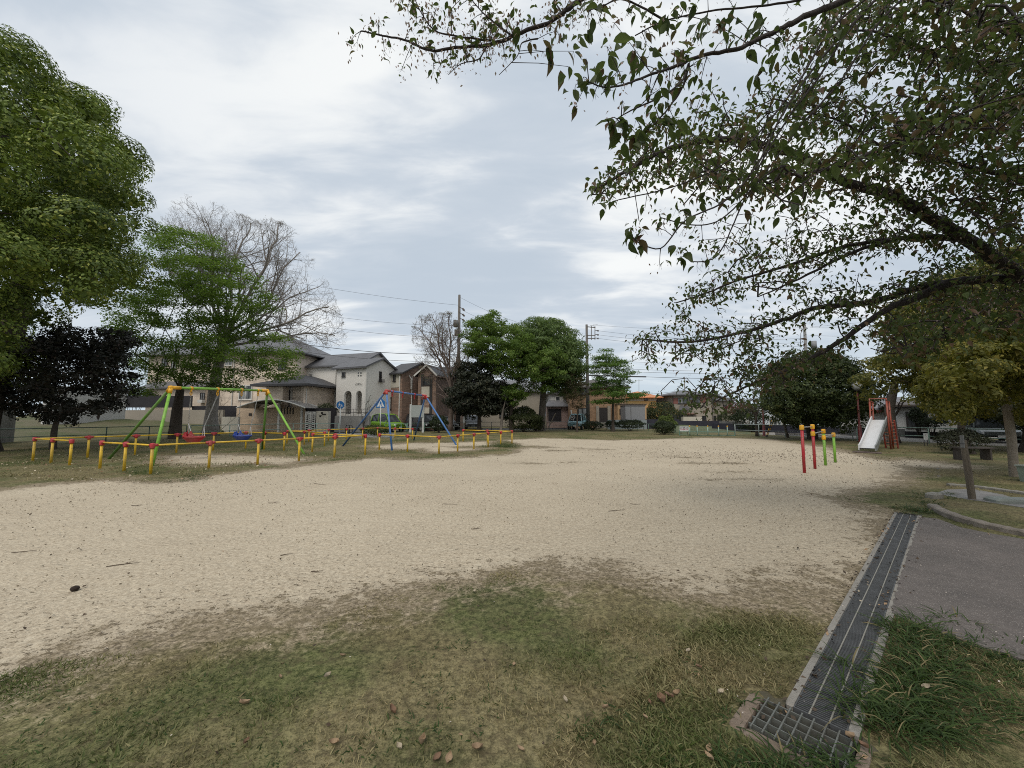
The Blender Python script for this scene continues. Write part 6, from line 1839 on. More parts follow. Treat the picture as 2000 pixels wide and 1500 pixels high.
def skeleton_mesh(mb, N, par, tip, p=2.3, rmax=None, nsides=(9, 6, 4, 3), fixed=None, skip=0.0):
    n = len(N); acc = np.zeros(n); kids = [[] for _ in range(n)]
    for i in range(n - 1, -1, -1):
        if acc[i] == 0: acc[i] = tip ** p
        if par[i] >= 0: acc[par[i]] += acc[i]; kids[par[i]].append(i)
    rad = acc ** (1 / p)
    if fixed is not None:
        for i, r in fixed.items(): rad[i] = r
    if rmax: rad = np.minimum(rad, rmax)
    starts = [(i, None) for i in range(n) if par[i] < 0]; 
    while starts:
        i, pr = starts.pop(); path = []; rr = []
        if pr is not None: path.append(N[pr]); rr.append(min(rad[pr], rad[i] * 1.15))
        while True:
            path.append(N[i]); rr.append(rad[i]); ks = kids[i]
            if not ks: break
            ks = sorted(ks, key=lambda k: -rad[k])
            for k in ks[1:]: starts.append((k, i))
            i = ks[0]
        if max(rr) < skip: continue
        rm = max(rr); ns = nsides[0] if rm > .12 else nsides[1] if rm > .05 else nsides[2] if rm > .02 else nsides[3]
        if len(path) > 1: mb.tube(path, rr, ns, cap=False)
    return rad

barkd = mat("bark_dark", (.075, .06, .048), .95, .3, 5, bump=.9, bscale=22, streak=True, col2=(.03, .025, .02))
barkg = mat("bark_grey", (.15, .13, .11), .95, .25, 5, bump=.8, bscale=22, streak=True, col2=(.075, .065, .055))
barkb = mat("bark_twig", (.17, .13, .11), .9, .2, 3, col2=(.10, .075, .065))
barkp = mat("bark_pale", (.25, .215, .175), .9, .25, 6, bump=.7, bscale=26, col2=(.13, .11, .09))
GRP = {}

def trunk_nodes(base, pts, k=5):
    """polyline nodes from base through pts"""
    seq = [V(base)] + [V(p) for p in pts]; out = []
    for i in range(len(seq) - 1):
        for j in range(k): out.append(seq[i].lerp(seq[i + 1], j / k))
    out.append(seq[-1]); return out

def tree(label, base, trunk, poly, d, thick, nclump, mind, lmat, lsize, nleaf, clr=(.9, .55), tip=.012, rbase=.3, bark=None, shell=False, name='tree', cat='tree', seed=1,
         nrm_up=.5, extra_twigs=0, aspect=.55, dfun=None, group=None, flat=False, rmax=None, first=None, ang=.6, tmpl=DIAMOND, jit=0.0, outl=1.0, polys=None):
    th = thing(name, label, cat, tuple(base), 0, group)
    tn = trunk_nodes(base, trunk); par = list(range(-1, len(tn) - 1))
    if polys is None: polys = [(poly, nclump)]
    C_ = np.concatenate([crown_points(pl, d, thick, nc, mind, shell, seed=seed + i, dfun=dfun, inset=clr[0] * (.6 if clr[0] > 1.3 else .25 if shell else .12)) for i, (pl, nc) in enumerate(polys)])
    P = C_
    if extra_twigs:
        P = np.concatenate([C_, crown_points(polys[0][0], d, thick, extra_twigs, 0, False, seed=seed + 7, dfun=dfun)])
    f0 = first if first is not None else max(0, len(tn) - 7)
    N, pr = grow(tn, par, P, ang=ang, first=f0, jit=jit)
    fixed = {i: rbase * (1 - .45 * i / len(tn)) * (1.45 if i == 0 else 1.12 if i == 1 else 1) for i in range(len(tn))}
    mb = MB(); skeleton_mesh(mb, N, pr, tip, fixed=fixed, rmax=rmax)
    mb.build("trunk", bark or barkd, th, True)
    # leaves round each clump centre
    n = len(C_)
    rx = clr[0] * rng.uniform(.7, 1.25, n); rz = clr[1] * rng.uniform(.7, 1.2, n)
    idx_ = rng.choice(n, nleaf, p=(rx ** 2) / (rx ** 2).sum())
    D_ = norm(rng.normal(size=(nleaf, 3)))
    R3 = np.stack([rx, rx, rz], 1)
    if flat:
        Q = C_[idx_] + D_ * (rng.random(nleaf) ** .5)[:, None] * R3[idx_]
        Nn = np.array([0, 0, 1.0]) + rng.normal(0, .5, (nleaf, 3))
    else:   # each clump is a billow of smaller lumps, leaves on their outer side
        ns_ = 9; S_ = norm(rng.normal(size=(n * ns_, 3)) + np.array([0, 0, .35])).reshape(n, ns_, 3)
        sk = S_[idx_, rng.integers(0, ns_, nleaf)]
        D_ = norm(D_ + sk * (.75 if shell else .3)); q = .86 + .14 * rng.random(nleaf) if shell else rng.random(nleaf) ** .4
        Q = C_[idx_] + (sk * .62 + D_ * (.46 * q)[:, None]) * R3[idx_] * (1.05 if shell else 1)
        Nn = D_ * 1.3 * outl + sk * .3 + np.array([0, 0, nrm_up * .8]) + rng.normal(0, .26 if shell else .5, (nleaf, 3))
    sz = lsize * rng.uniform(.65, 1.3, nleaf)
    if shell:   # large leaves deep inside close the crown
        k = rng.random(nleaf) < .10; Q[k] = C_[idx_[k]] + (Q[k] - C_[idx_[k]]) * .55; sz[k] *= 2.2; Nn[k] = rng.normal(size=(int(k.sum()), 3))
    leaves("crown", Q, Nn, sz, lmat, th, tmpl, aspect)
    return th

# big camphor at far left
cam_mat = foliage("leaves_camphor", (.022, .042, .012), (.20, .27, .045), .15, (.29, .32, .07), .12, patch=.45, pscale=.3)
CAM = [(-260, 40), (-120, 10), (0, 36), (22, 70), (60, 74), (95, 100), (125, 128), (150, 165), (182, 178), (215, 182), (228, 200), (232, 222), (262, 245), (282, 284), (284, 308), (262, 325), (278, 345), (284, 372), (290, 425), (292, 450), (262, 500), (248, 560), (215, 600), (170, 622), (130, 640), (70, 648), (66, 735), (20, 745), (-60, 740), (-260, 700)]
dfc = lambda u, v: 15.5 + np.clip((u - 60) / 240, -1, 1) * 1.5
cb = UX(-40, 16)
tree("huge round evergreen with billowing bright green clumps at far left", cb, [cb + V((.3, 0, 2.5)), cb + V((1.0, 0, 5)), cb + V((1.4, 0, 8))], CAM, 15.5, 4.2, 130, 1.45, cam_mat, .115, 230000, (1.35, 1.1), .02, .55, barkd, True, 'camphor_tree', seed=3, dfun=dfc)
# dark purple leaved tree
dk = foliage("leaves_dark_purple", (.008, .010, .007), (.032, .030, .022), .12, (.05, .035, .03), .1)
b = UX(112, 17.5)
tree("low tree with very dark purple leaves behind the barrier at left", b, [b + V((-.02, 0, .8)), b + V((.1, 0, 1.6))], None, 17.5, 2.6, 0, .45, dk, .12, 26000, (.55, .4), .01, .13, barkd, True, 'dark_leaf_tree', seed=5, rmax=.13,
     polys=[([(-40, 700), (60, 672), (120, 660), (180, 668), (235, 690), (262, 740), (240, 790), (190, 815), (120, 828), (40, 815), (-40, 800)], 110), ([(110, 640), (170, 650), (240, 650), (255, 700), (60, 690), (70, 660)], 26)])
# leafy zelkova-like tree
zk = foliage("leaves_layered_green", (.03, .062, .013), (.17, .26, .05), .45, (.23, .29, .07), .1, patch=.4, pscale=.5)
b = UX(346, 25.5)
tree("airy spreading tree with flat layers of fresh green leaves behind the green swing", b, [PY(346, 800, 25.5), PY(352, 762, 25.5)], None, 25.5, 4.2, 0, .72, zk, .14, 64000, (.85, .34), .011, .36, barkd, False, 'spreading_tree', seed=8, flat=True, first=6, ang=.9, rmax=.36, jit=.04, aspect=.6,
     polys=[([(318, 442), (360, 450), (440, 468), (455, 498), (510, 540), (540, 600), (512, 640), (470, 640), (530, 650), (585, 680), (582, 735), (540, 745), (500, 722), (480, 772), (440, 770), (400, 760), (330, 745), (290, 770), (240, 765), (262, 720), (215, 660), (212, 620), (240, 560), (250, 470), (290, 462)], 265)])
# bare trees: limbs divide again and again inside their outline
def pix(p):
    x, y, z_ = p[0], p[1], p[2] - CAMZ
    f = y * math.cos(PITCH) + z_ * math.sin(PITCH)
    return 1000 + 760 * x / f, 750 - 760 * (-y * math.sin(PITCH) + z_ * math.cos(PITCH)) / f
def bare(label, base, trunk, targets, poly, d, thick, rbase, bark, seed, name='bare_tree', lv=4, spc=(.7, .4, .26, .2), tip=.006, buds=None, wig=.2, fr=.6, kmax=15):
    r_ = random.Random(seed); th = thing(name, label, "tree", tuple(base))
    tn = [V(base)] + [V(p) for p in trunk]; mb = MB(); tips = []
    tn2 = []
    for i in range(len(tn) - 1):
        for j in range(4): tn2.append(tn[i].lerp(tn[i + 1], j / 4))
    tn2.append(tn[-1]); m = len(tn2)
    tn2 = [p + V((r_.uniform(-1, 1), r_.uniform(-1, 1), 0)) * rbase * .08 for p in tn2]
    mb.tube(tn2, [rbase * (1.5 if k == 0 else 1.15 if k == 1 else 1 - .35 * k / m) for k in range(m)], 10)
    def ok(q):
        u, v = pix(q); return inside(u, v, poly) and abs(q.y - d) < thick
    def grow_limb(p, dr, L, r, l, tgt=None):
        seg = max(.10, min(.6, L / 6)); n = max(3, int(L / seg)); pts = [p]; dirs = []
        for i in range(n):
            if tgt is not None: dr = (dr * .75 + (tgt - pts[-1]).normalized() * .3 + V((r_.gauss(0, wig * .8), r_.gauss(0, wig * .8), r_.gauss(0, wig * .6)))).normalized()
            else: dr = (dr + V((r_.gauss(0, wig), r_.gauss(0, wig), r_.gauss(.05, wig)))).normalized()
            q = pts[-1] + dr * seg
            if l > 0 and i > 0 and not ok(q): break
            pts.append(q); dirs.append(dr.copy())
        n = len(pts) - 1
        if n < 1: return
        rr = [max(tip * .7, r * (1 - .72 * (k / n) ** .9)) for k in range(n + 1)]
        mb.tube(pts, rr, 8 if r > .1 else 6 if r > .04 else 4 if r > .015 else 3, cap=False)
        if l >= lv - 1: tips.append(pts[-1])
        if l >= lv: return
        nk = min(kmax, max(2, int(L / spc[l])))
        for c in range(nk):
            t = .22 + .78 * (c + r_.random() * .8) / nk; k = min(n - 1, int(t * n)); a = pts[k].lerp(pts[k + 1], t * n - k if t < 1 else 1)
            dd = dirs[min(k, len(dirs) - 1)]; ax = dd.orthogonal().normalized(); ax.rotate(Matrix.Rotation(r_.uniform(0, 6.283), 3, dd)); nd = dd.copy(); nd.rotate(Matrix.Rotation(R(r_.uniform(28, 62)), 3, ax))
            grow_limb(a, nd, L * r_.uniform(.32, .52) * (1.15 - .5 * t), max(tip, rr[k] * r_.uniform(.5, .68)), l + 1)
    for (k, u, v, dy, r) in targets:
        p = tn2[int(k * (m - 1))]; tg = PY(u, v, d + dy); dv = tg - p
        grow_limb(p, (dv.normalized() + V((0, 0, .35))).normalized(), dv.length * 1.05, rbase * r * .78, 0, tg)
    mb.build("trunk", bark, th, True)
    if buds is not None:
        m_, nb, sz = buds; A = np.array([tuple(t) for t in tips]); i = rng.integers(0, len(A), nb)
        leaves("buds", A[i] + rng.normal(0, sz * .9, (nb, 3)), rng.normal(size=(nb, 3)), sz * rng.uniform(.6, 1.3, nb), m_, th, DIAMOND, .6)
    print(label[:20], len(tips), len(mb.v))
    return th
b = UX(415, 29)
budm = foliage("buds_brown", (.09, .065, .045), (.20, .17, .10), .1, (.12, .16, .05), .25)
bare("tall old tree with a wide bare crown of crooked grey branches", b, [PY(418, 760, 29), PY(432, 690, 29), PY(440, 655, 29)],
     [(.85, 350, 420, 1, .34), (.95, 400, 400, -2, .36), (1, 470, 430, 1.5, .42), (1, 540, 440, -1, .46), (.95, 590, 490, 1, .4), (.9, 640, 600, -1, .4), (.8, 662, 680, 1, .36), (.9, 620, 560, 2.5, .3), (.8, 330, 500, 2, .26), (1, 500, 520, -2.8, .3), (.9, 560, 640, 2, .26)],
     [(300, 450), (325, 395), (365, 378), (440, 405), (500, 430), (530, 425), (585, 450), (605, 490), (625, 525), (650, 565), (662, 600), (680, 655), (682, 700), (640, 705), (600, 690), (560, 665), (520, 650), (470, 660), (440, 640), (400, 620), (340, 560)], 29, 4.5, .42, mat("bark_pale_grey", (.29, .265, .245), .95, .2, 5, bump=.6, col2=(.15, .13, .115)), 12, buds=(budm, 9000, .055))
# bare shrub below
b = UX(432, 33)
bare("small leafless shrub right of the old tree's trunk", b, [b + V((0, 0, .4))], [(1, 400, 785, 0, .6), (1, 425, 772, 0, .7), (1, 455, 785, 0, .6), (.7, 475, 800, .4, .5), (.7, 410, 800, -.4, .5)], [(385, 800), (405, 765), (430, 760), (475, 780), (490, 812), (450, 835), (410, 835)], 33, 1.5, .05, barkd, 13, 'bare_shrub', lv=2, tip=.007)
b = UX(711, 35)
bare("small leafless shrub in front of the stucco house", b, [b + V((0, 0, .6))], [(1, 703, 782, 0, .6), (1, 716, 772, 0, .7), (1, 730, 780, 0, .6), (.7, 728, 795, .4, .5)], [(695, 805), (700, 775), (716, 765), (735, 775), (734, 800), (715, 820)], 35, 1.3, .06, barkd, 14, 'bare_shrub', lv=2, tip=.007)
# slender pale bare tree
b = UX(878, 38.5)
bare("slender bare tree with upright pale twigs before the tall utility pole", b, [PY(882, 800, 38.5), PY(883, 770, 38.5)], [(1, 818, 640, 0, .5), (1, 845, 622, 1, .55), (1, 878, 618, -1, .6), (1, 905, 655, 1, .5), (.9, 922, 690, 0, .45), (.8, 830, 720, 1.5, .4), (.8, 925, 740, -1.5, .4), (.7, 850, 770, 0, .35), (1, 860, 660, -2, .45)],
     [(803, 645), (815, 618), (850, 612), (880, 610), (900, 645), (920, 650), (932, 680), (936, 770), (900, 800), (860, 785), (830, 750), (808, 700)], 38.5, 3.2, .28, barkb, 17, buds=(budm, 5200, .09), tip=.009, wig=.12)
# middle group
mid1 = foliage("leaves_mid_green", (.045, .085, .018), (.15, .23, .045), .4, (.20, .26, .06), .1, patch=.5, pscale=.35)
mid2 = foliage("leaves_cool_green", (.042, .078, .024), (.14, .20, .065), .35, (.19, .24, .09), .1, patch=.5, pscale=.3)
drk = foliage("leaves_dark_evergreen", (.010, .014, .008), (.036, .042, .026), .12, (.06, .06, .035), .1)
b = UX(936, 37)
tree("dense almost black evergreen between the slender bare tree and the big green trees", b, [PY(936, 810, 37), PY(938, 795, 37)], None, 37, 2.6, 0, .6, drk, .2, 20000, (.9, .6), .015, .2, barkd, True, 'dark_evergreen', seed=21,
     polys=[([(878, 800), (885, 740), (905, 710), (930, 702), (965, 715), (990, 745), (1002, 790), (985, 812), (930, 815), (890, 812)], 75)])
b = UX(1000, 36)
tree("big fresh green tree with many upright stems, left of the taller rounded one", b, [PY(998, 800, 36), PY(1000, 775, 36)], None, 36, 4.0, 0, .6, mid1, .17, 56000, (.85, .42), .013, .26, barkd, False, 'green_tree', seed=24, first=5, ang=.9, rmax=.24, extra_twigs=60,
     polys=[([(905, 660), (912, 640), (925, 615), (945, 612), (970, 614), (985, 632), (1020, 640), (1050, 660), (1082, 665), (1105, 690), (1100, 740), (1080, 765), (1030, 760), (1010, 740), (985, 745), (960, 720), (925, 700), (905, 685)], 215),
            ([(980, 760), (1000, 745), (1030, 765), (1025, 775), (990, 775)], 10)])
b = UX(1057, 39)
tree("tall rounded tree with cool green crown behind the fresh green one", b, [PY(1060, 790, 39), PY(1062, 750, 39)], None, 39, 4.4, 0, .7, mid2, .17, 52000, (.95, .65), .014, .42, barkg, True, 'rounded_tree', seed=27, first=5, rmax=.4,
     polys=[([(1005, 640), (1030, 625), (1050, 620), (1080, 625), (1108, 640), (1130, 655), (1142, 675), (1146, 700), (1138, 730), (1130, 765), (1105, 775), (1090, 760), (1060, 750), (1010, 700)], 190)])
b = UX(978, 35)
tree("thin multi-stemmed shrub of bright leaves under the fresh green tree", b, [b + V((.1, 0, 1.2)), b + V((.2, 0, 2.0))], [(975, 780), (985, 762), (1010, 755), (1030, 765), (1028, 780), (1005, 790)], 35, 1.0, 24, .3, mid1, .16, 3600, (.5, .25), .01, .14, barkg, False, 'small_tree', seed=31)
# bushes in the middle
bushm = foliage("leaves_bush_olive", (.018, .026, .009), (.060, .075, .024), .2)
bushd = foliage("leaves_bush_dark", (.012, .020, .009), (.042, .058, .022), .15)
bushl = foliage("leaves_bush_light", (.045, .07, .015), (.13, .17, .04), .25)
def bush(label, u, Y, w_, h, n, lm=None, sz=.1, stem=True, name="bush", zc=None, squash=1.0, group=None):
    b = UX(u, Y); th = thing(name, label, "bush", tuple(b), 0, group)
    lm = lm or bushd
    D_ = norm(rng.normal(size=(n, 3))); D_[:, 2] = np.abs(D_[:, 2]) * np.sign(rng.random(n) - .22)
    rr = .72 + .3 * rng.random(n) ** .6
    lump = 1 + .16 * np.sin(D_[:, 0] * 6 + u) * np.sin(D_[:, 1] * 5 + Y) + .1 * np.sin(D_[:, 2] * 9)
    zc = h * .52 if zc is None else zc
    Q = np.array([b.x, b.y, zc]) + D_ * (rr * lump)[:, None] * np.array([w_ / 2, w_ / 2 * .9, (h - zc) * squash])
    Q[:, 2] = np.maximum(Q[:, 2], .03)
    leaves("foliage", Q, D_ + rng.normal(0, .6, (n, 3)), sz * rng.uniform(.7, 1.3, n), lm, th, DIAMOND, .6)
    mb = MB()
    for k in range(7):
        a = k * 2.4; e = b + V((math.cos(a) * w_ * .28, math.sin(a) * w_ * .25, zc + rnd.uniform(0, .3) * h)); mb.tube([b + V((math.cos(a) * .04, math.sin(a) * .04, -.05)), b.lerp(e, .5) + V((0, 0, .1 * h)), e], [.03, .02, .01], 5)
    mb.build("stems", barkd, th)
    return th
bush("wide olive bush between the two big green trees", 1022, 36.5, 3.2, 2.2, 7000, bushm, .13)
bush("smaller olive bush right of the wide one under the trees", 1046, 37.5, 1.6, 1.3, 2200, bushm, .12)
bush("dark bush in front of the parked cars right of the blank board", 858, 34, 1.6, 1.45, 3000, bushd, .1, zc=.8)
bush("low dark bush left of the doorstep by the tan brick house", 1157, 40.5, 2.2, .9, 2400, bushd, .1)
bush("small clipped bush on a thick stem right of the doorstep", 1193, 40.5, 1.3, .95, 1600, bushd, .1, zc=.6)
bush("wide low hedge-like bush before the storage container", 1229, 38.5, 2.9, 1.05, 4200, bushd, .1, zc=.65)
bush("round clipped dark bush at the edge of the sand by the entrance", 1295, 31, 1.65, 1.05, 5200, bushd, .075)
bush("lighter shrub with upright leaves behind the round clipped bush", 1300, 33.5, 1.6, 1.45, 2200, bushl, .12)
bush("dark shrub left of the greige house with yellowish tips", 1292, 50, 4.6, 3.1, 5200, foliage("leaves_yellow_tip", (.02, .03, .012), (.06, .08, .03), .2, (.18, .13, .03), .12), .16)
bush("small dark shrub in front of the yellow house", 1266, 50, 2.2, 1.9, 1600, bushd, .14)
bush("dark garden shrub left of the round evergreen", 1461, 36, 2.8, 2.2, 3200, bushd, .14)
bush("garden shrub in front of the greige house's right wing", 1423, 48, 2.8, 2.0, 2200, bushm, .14)
bush("reddish shrub over the wall between greige house and lane", 1441, 44, 3.0, 3.0, 1500, foliage("leaves_red", (.07, .025, .02), (.16, .06, .045), .25), .14, zc=2.3)
bush("rounded topiary shrub in front of the large dark window", 1789, 26, .95, 2.0, 1500, bushd, .1, zc=1.5)
bush("low clipped shrub left of the white notice's fence", 1814, 25.3, 1.5, 1.35, 1400, bushd, .1, zc=1.05)
bush("olive bush beside the paved entrance left of the crossing sign", 734, 30, 2.0, .75, 2400, foliage("leaves_weedy", (.03, .045, .014), (.09, .12, .035), .2), .1)
bush("shrub with open branches in front of the stucco house wall", 637, 37.5, 1.9, 2.6, 1500, foliage("leaves_grey_green", (.03, .04, .02), (.10, .12, .06), .2), .13, zc=1.9)
bush("dark shrub on the lot behind the dark purple tree", 262, 40, 4.0, 4.2, 2600, bushd, .16, zc=3.4)
# thin tree by the blue van
b = UX(1126, 36)
tree("thin reddish twiggy tree right in front of the light blue van", b, [b + V((.05, 0, 1.2)), b + V((.1, 0, 2.1))], [(1105, 790), (1100, 755), (1115, 725), (1135, 730), (1150, 760), (1145, 790), (1128, 800)], 36, 1.2, 40, .3, foliage("leaves_brownish", (.04, .035, .018), (.10, .09, .04), .25), .11, 3600, (.4, .22), .008, .09, barkd, False, 'small_tree', seed=35, extra_twigs=90)
# small spring tree
b = UX(1196, 37)
tree("small spreading tree with bright fresh leaves in front of the tan brick house", b, [PY(1197, 800, 37), PY(1198, 770, 37)], None, 37, 2.6, 0, .5, foliage("leaves_spring", (.04, .085, .022), (.14, .23, .055), .4, (.15, .2, .06), .12, pscale=.5), .16, 17000, (.75, .22), .010, .15, barkd, False, 'small_tree', seed=38, flat=True, first=5, ang=.9,
     polys=[([(1172, 684), (1190, 678), (1200, 700), (1225, 705), (1238, 725), (1235, 745), (1225, 765), (1262, 755), (1265, 770), (1235, 780), (1225, 792), (1180, 795), (1160, 790), (1155, 750), (1150, 720), (1160, 700)], 95)])
# right: round evergreen and small neighbours
evg = foliage("leaves_round_evergreen", (.014, .024, .010), (.062, .085, .028), .2, (.11, .13, .045), .08, patch=.5, pscale=.4)
b = UX(1583, 25)
tree("large round dark evergreen behind the horizontal bars", b, [PY(1583, 830, 25), PY(1585, 800, 25)], None, 25, 3.2, 0, .62, evg, .14, 46000, (.8, .6), .014, .36, barkd, True, 'round_evergreen', seed=41, rmax=.3,
     polys=[([(1492, 790), (1490, 745), (1505, 720), (1530, 700), (1560, 690), (1600, 688), (1640, 698), (1675, 712), (1700, 735), (1702, 775), (1690, 810), (1668, 832), (1620, 838), (1600, 830), (1560, 836), (1530, 822), (1502, 812)], 125)])
b = UX(1476, 28.5)
bare("small dark leafless tree left of the dark red lamp pole", b, [PY(1476, 825, 28.5), PY(1477, 812, 28.5)], [(1, 1450, 765, 0, .6), (1, 1475, 750, 0, .6), (1, 1498, 770, 0, .6), (.9, 1445, 790, .5, .5)], [(1432, 800), (1440, 755), (1465, 738), (1495, 742), (1512, 780), (1505, 805), (1478, 815)], 28.5, 1.5, .1, barkd, 43, lv=3, buds=(foliage("buds_reddish", (.05, .03, .02), (.13, .10, .05), .2), 1200, .08))
b = UX(1535, 26.5)
MBx = MB(); MBx.tube([b, PY(1532, 830, 26.5), PY(1530, 805, 26.5)], [.09, .075, .06], 8)
tag(MBx.build("tree_trunk", barkg, smooth=True), "thin straight trunk standing left of the round evergreen", "tree")
b = UX(1747, 21.5)
bare("pruned dark tree with forked limbs right behind the slide", b, [PY(1747, 830, 21.5), PY(1746, 815, 21.5)], [(1, 1712, 780, 0, .6), (1, 1738, 760, .3, .55), (1, 1785, 775, 0, .6), (.9, 1768, 765, -.3, .5)], [(1705, 800), (1695, 765), (1715, 750), (1745, 745), (1795, 755), (1800, 795), (1770, 815), (1747, 822)], 21.5, 1.3, .11, barkd, 45, lv=2)
# yellow-green tree at right, its darker companions
ylw = foliage("leaves_yellow_green", (.045, .055, .012), (.20, .19, .036), .38, (.26, .22, .045), .16, patch=.55, pscale=.5)
olv = foliage("leaves_olive_green", (.026, .038, .012), (.175, .175, .04), .38, (.24, .21, .05), .16, patch=.5, pscale=.5)
b = UX(1738, 20.5)
tree("broad olive green tree rising behind the slide", b, [PY(1737, 800, 20.5), PY(1750, 740, 20.5)], None, 20.5, 3.2, 0, .6, olv, .13, 80000, (.85, .6), .012, .26, barkg, True, 'olive_tree', seed=51, rmax=.24,
     polys=[([(1700, 745), (1720, 690), (1718, 650), (1745, 600), (1800, 560), (1880, 520), (1960, 470), (2080, 460), (2080, 640), (1960, 720), (1880, 770), (1830, 780), (1780, 762), (1740, 755), (1715, 770), (1680, 768)], 160)])
b = G(1981, 932)
tree("yellow green tree with mottled pale trunk at the right edge", b, [PY(1976, 860, b.y), PY(1966, 790, b.y), PY(1962, 760, b.y)], None, b.y, 1.7, 0, .55, ylw, .078, 52000, (.46, .3), .006, .14, barkp, True, 'mottled_trunk_tree', seed=54, rmax=.09, first=12,
     polys=[([(1808, 806), (1800, 770), (1806, 740), (1842, 715), (1850, 690), (1875, 670), (1895, 630), (1960, 600), (2050, 600), (2100, 700), (2090, 830), (2030, 825), (2000, 790), (1965, 775), (1930, 800), (1900, 812), (1860, 820), (1830, 815)], 105)])
b = UX(1881, 15.5)
tree("dark crowned tree whose straight trunk stands behind the wooden post", b, [PY(1879, 850, 15.5), PY(1877, 820, 15.5)], None, 15.8, 2.0, 0, .5, foliage("leaves_shade_green", (.010, .013, .006), (.04, .048, .018), .15), .11, 22000, (.6, .4), .012, .16, barkd, True, 'dark_leaf_tree', seed=57,
     polys=[([(1862, 795), (1880, 770), (1960, 765), (2060, 780), (2080, 815), (1990, 818), (1930, 815), (1890, 815)], 46)])
b = UX(2020, 16)
tree("dark trunk and crown behind the mottled tree at the right edge", b, [b + V((0, 0, 2.0)), b + V((0, 0, 3.5))], [(1930, 790), (1940, 700), (2000, 620), (2120, 560), (2260, 640), (2240, 860), (2100, 850), (1990, 840)], 17, 2.5, 110, .5, foliage("leaves_shade_green2", (.010, .014, .006), (.045, .055, .02), .15), .12, 26000, (.7, .5), .014, .42, barkd, True, 'dark_leaf_tree', seed=60)
bush("dark low shrub behind the wooden post", 1868, 15.3, 1.5, .95, 2600, foliage("leaves_shade_bush", (.012, .014, .008), (.04, .045, .02), .1), .07)

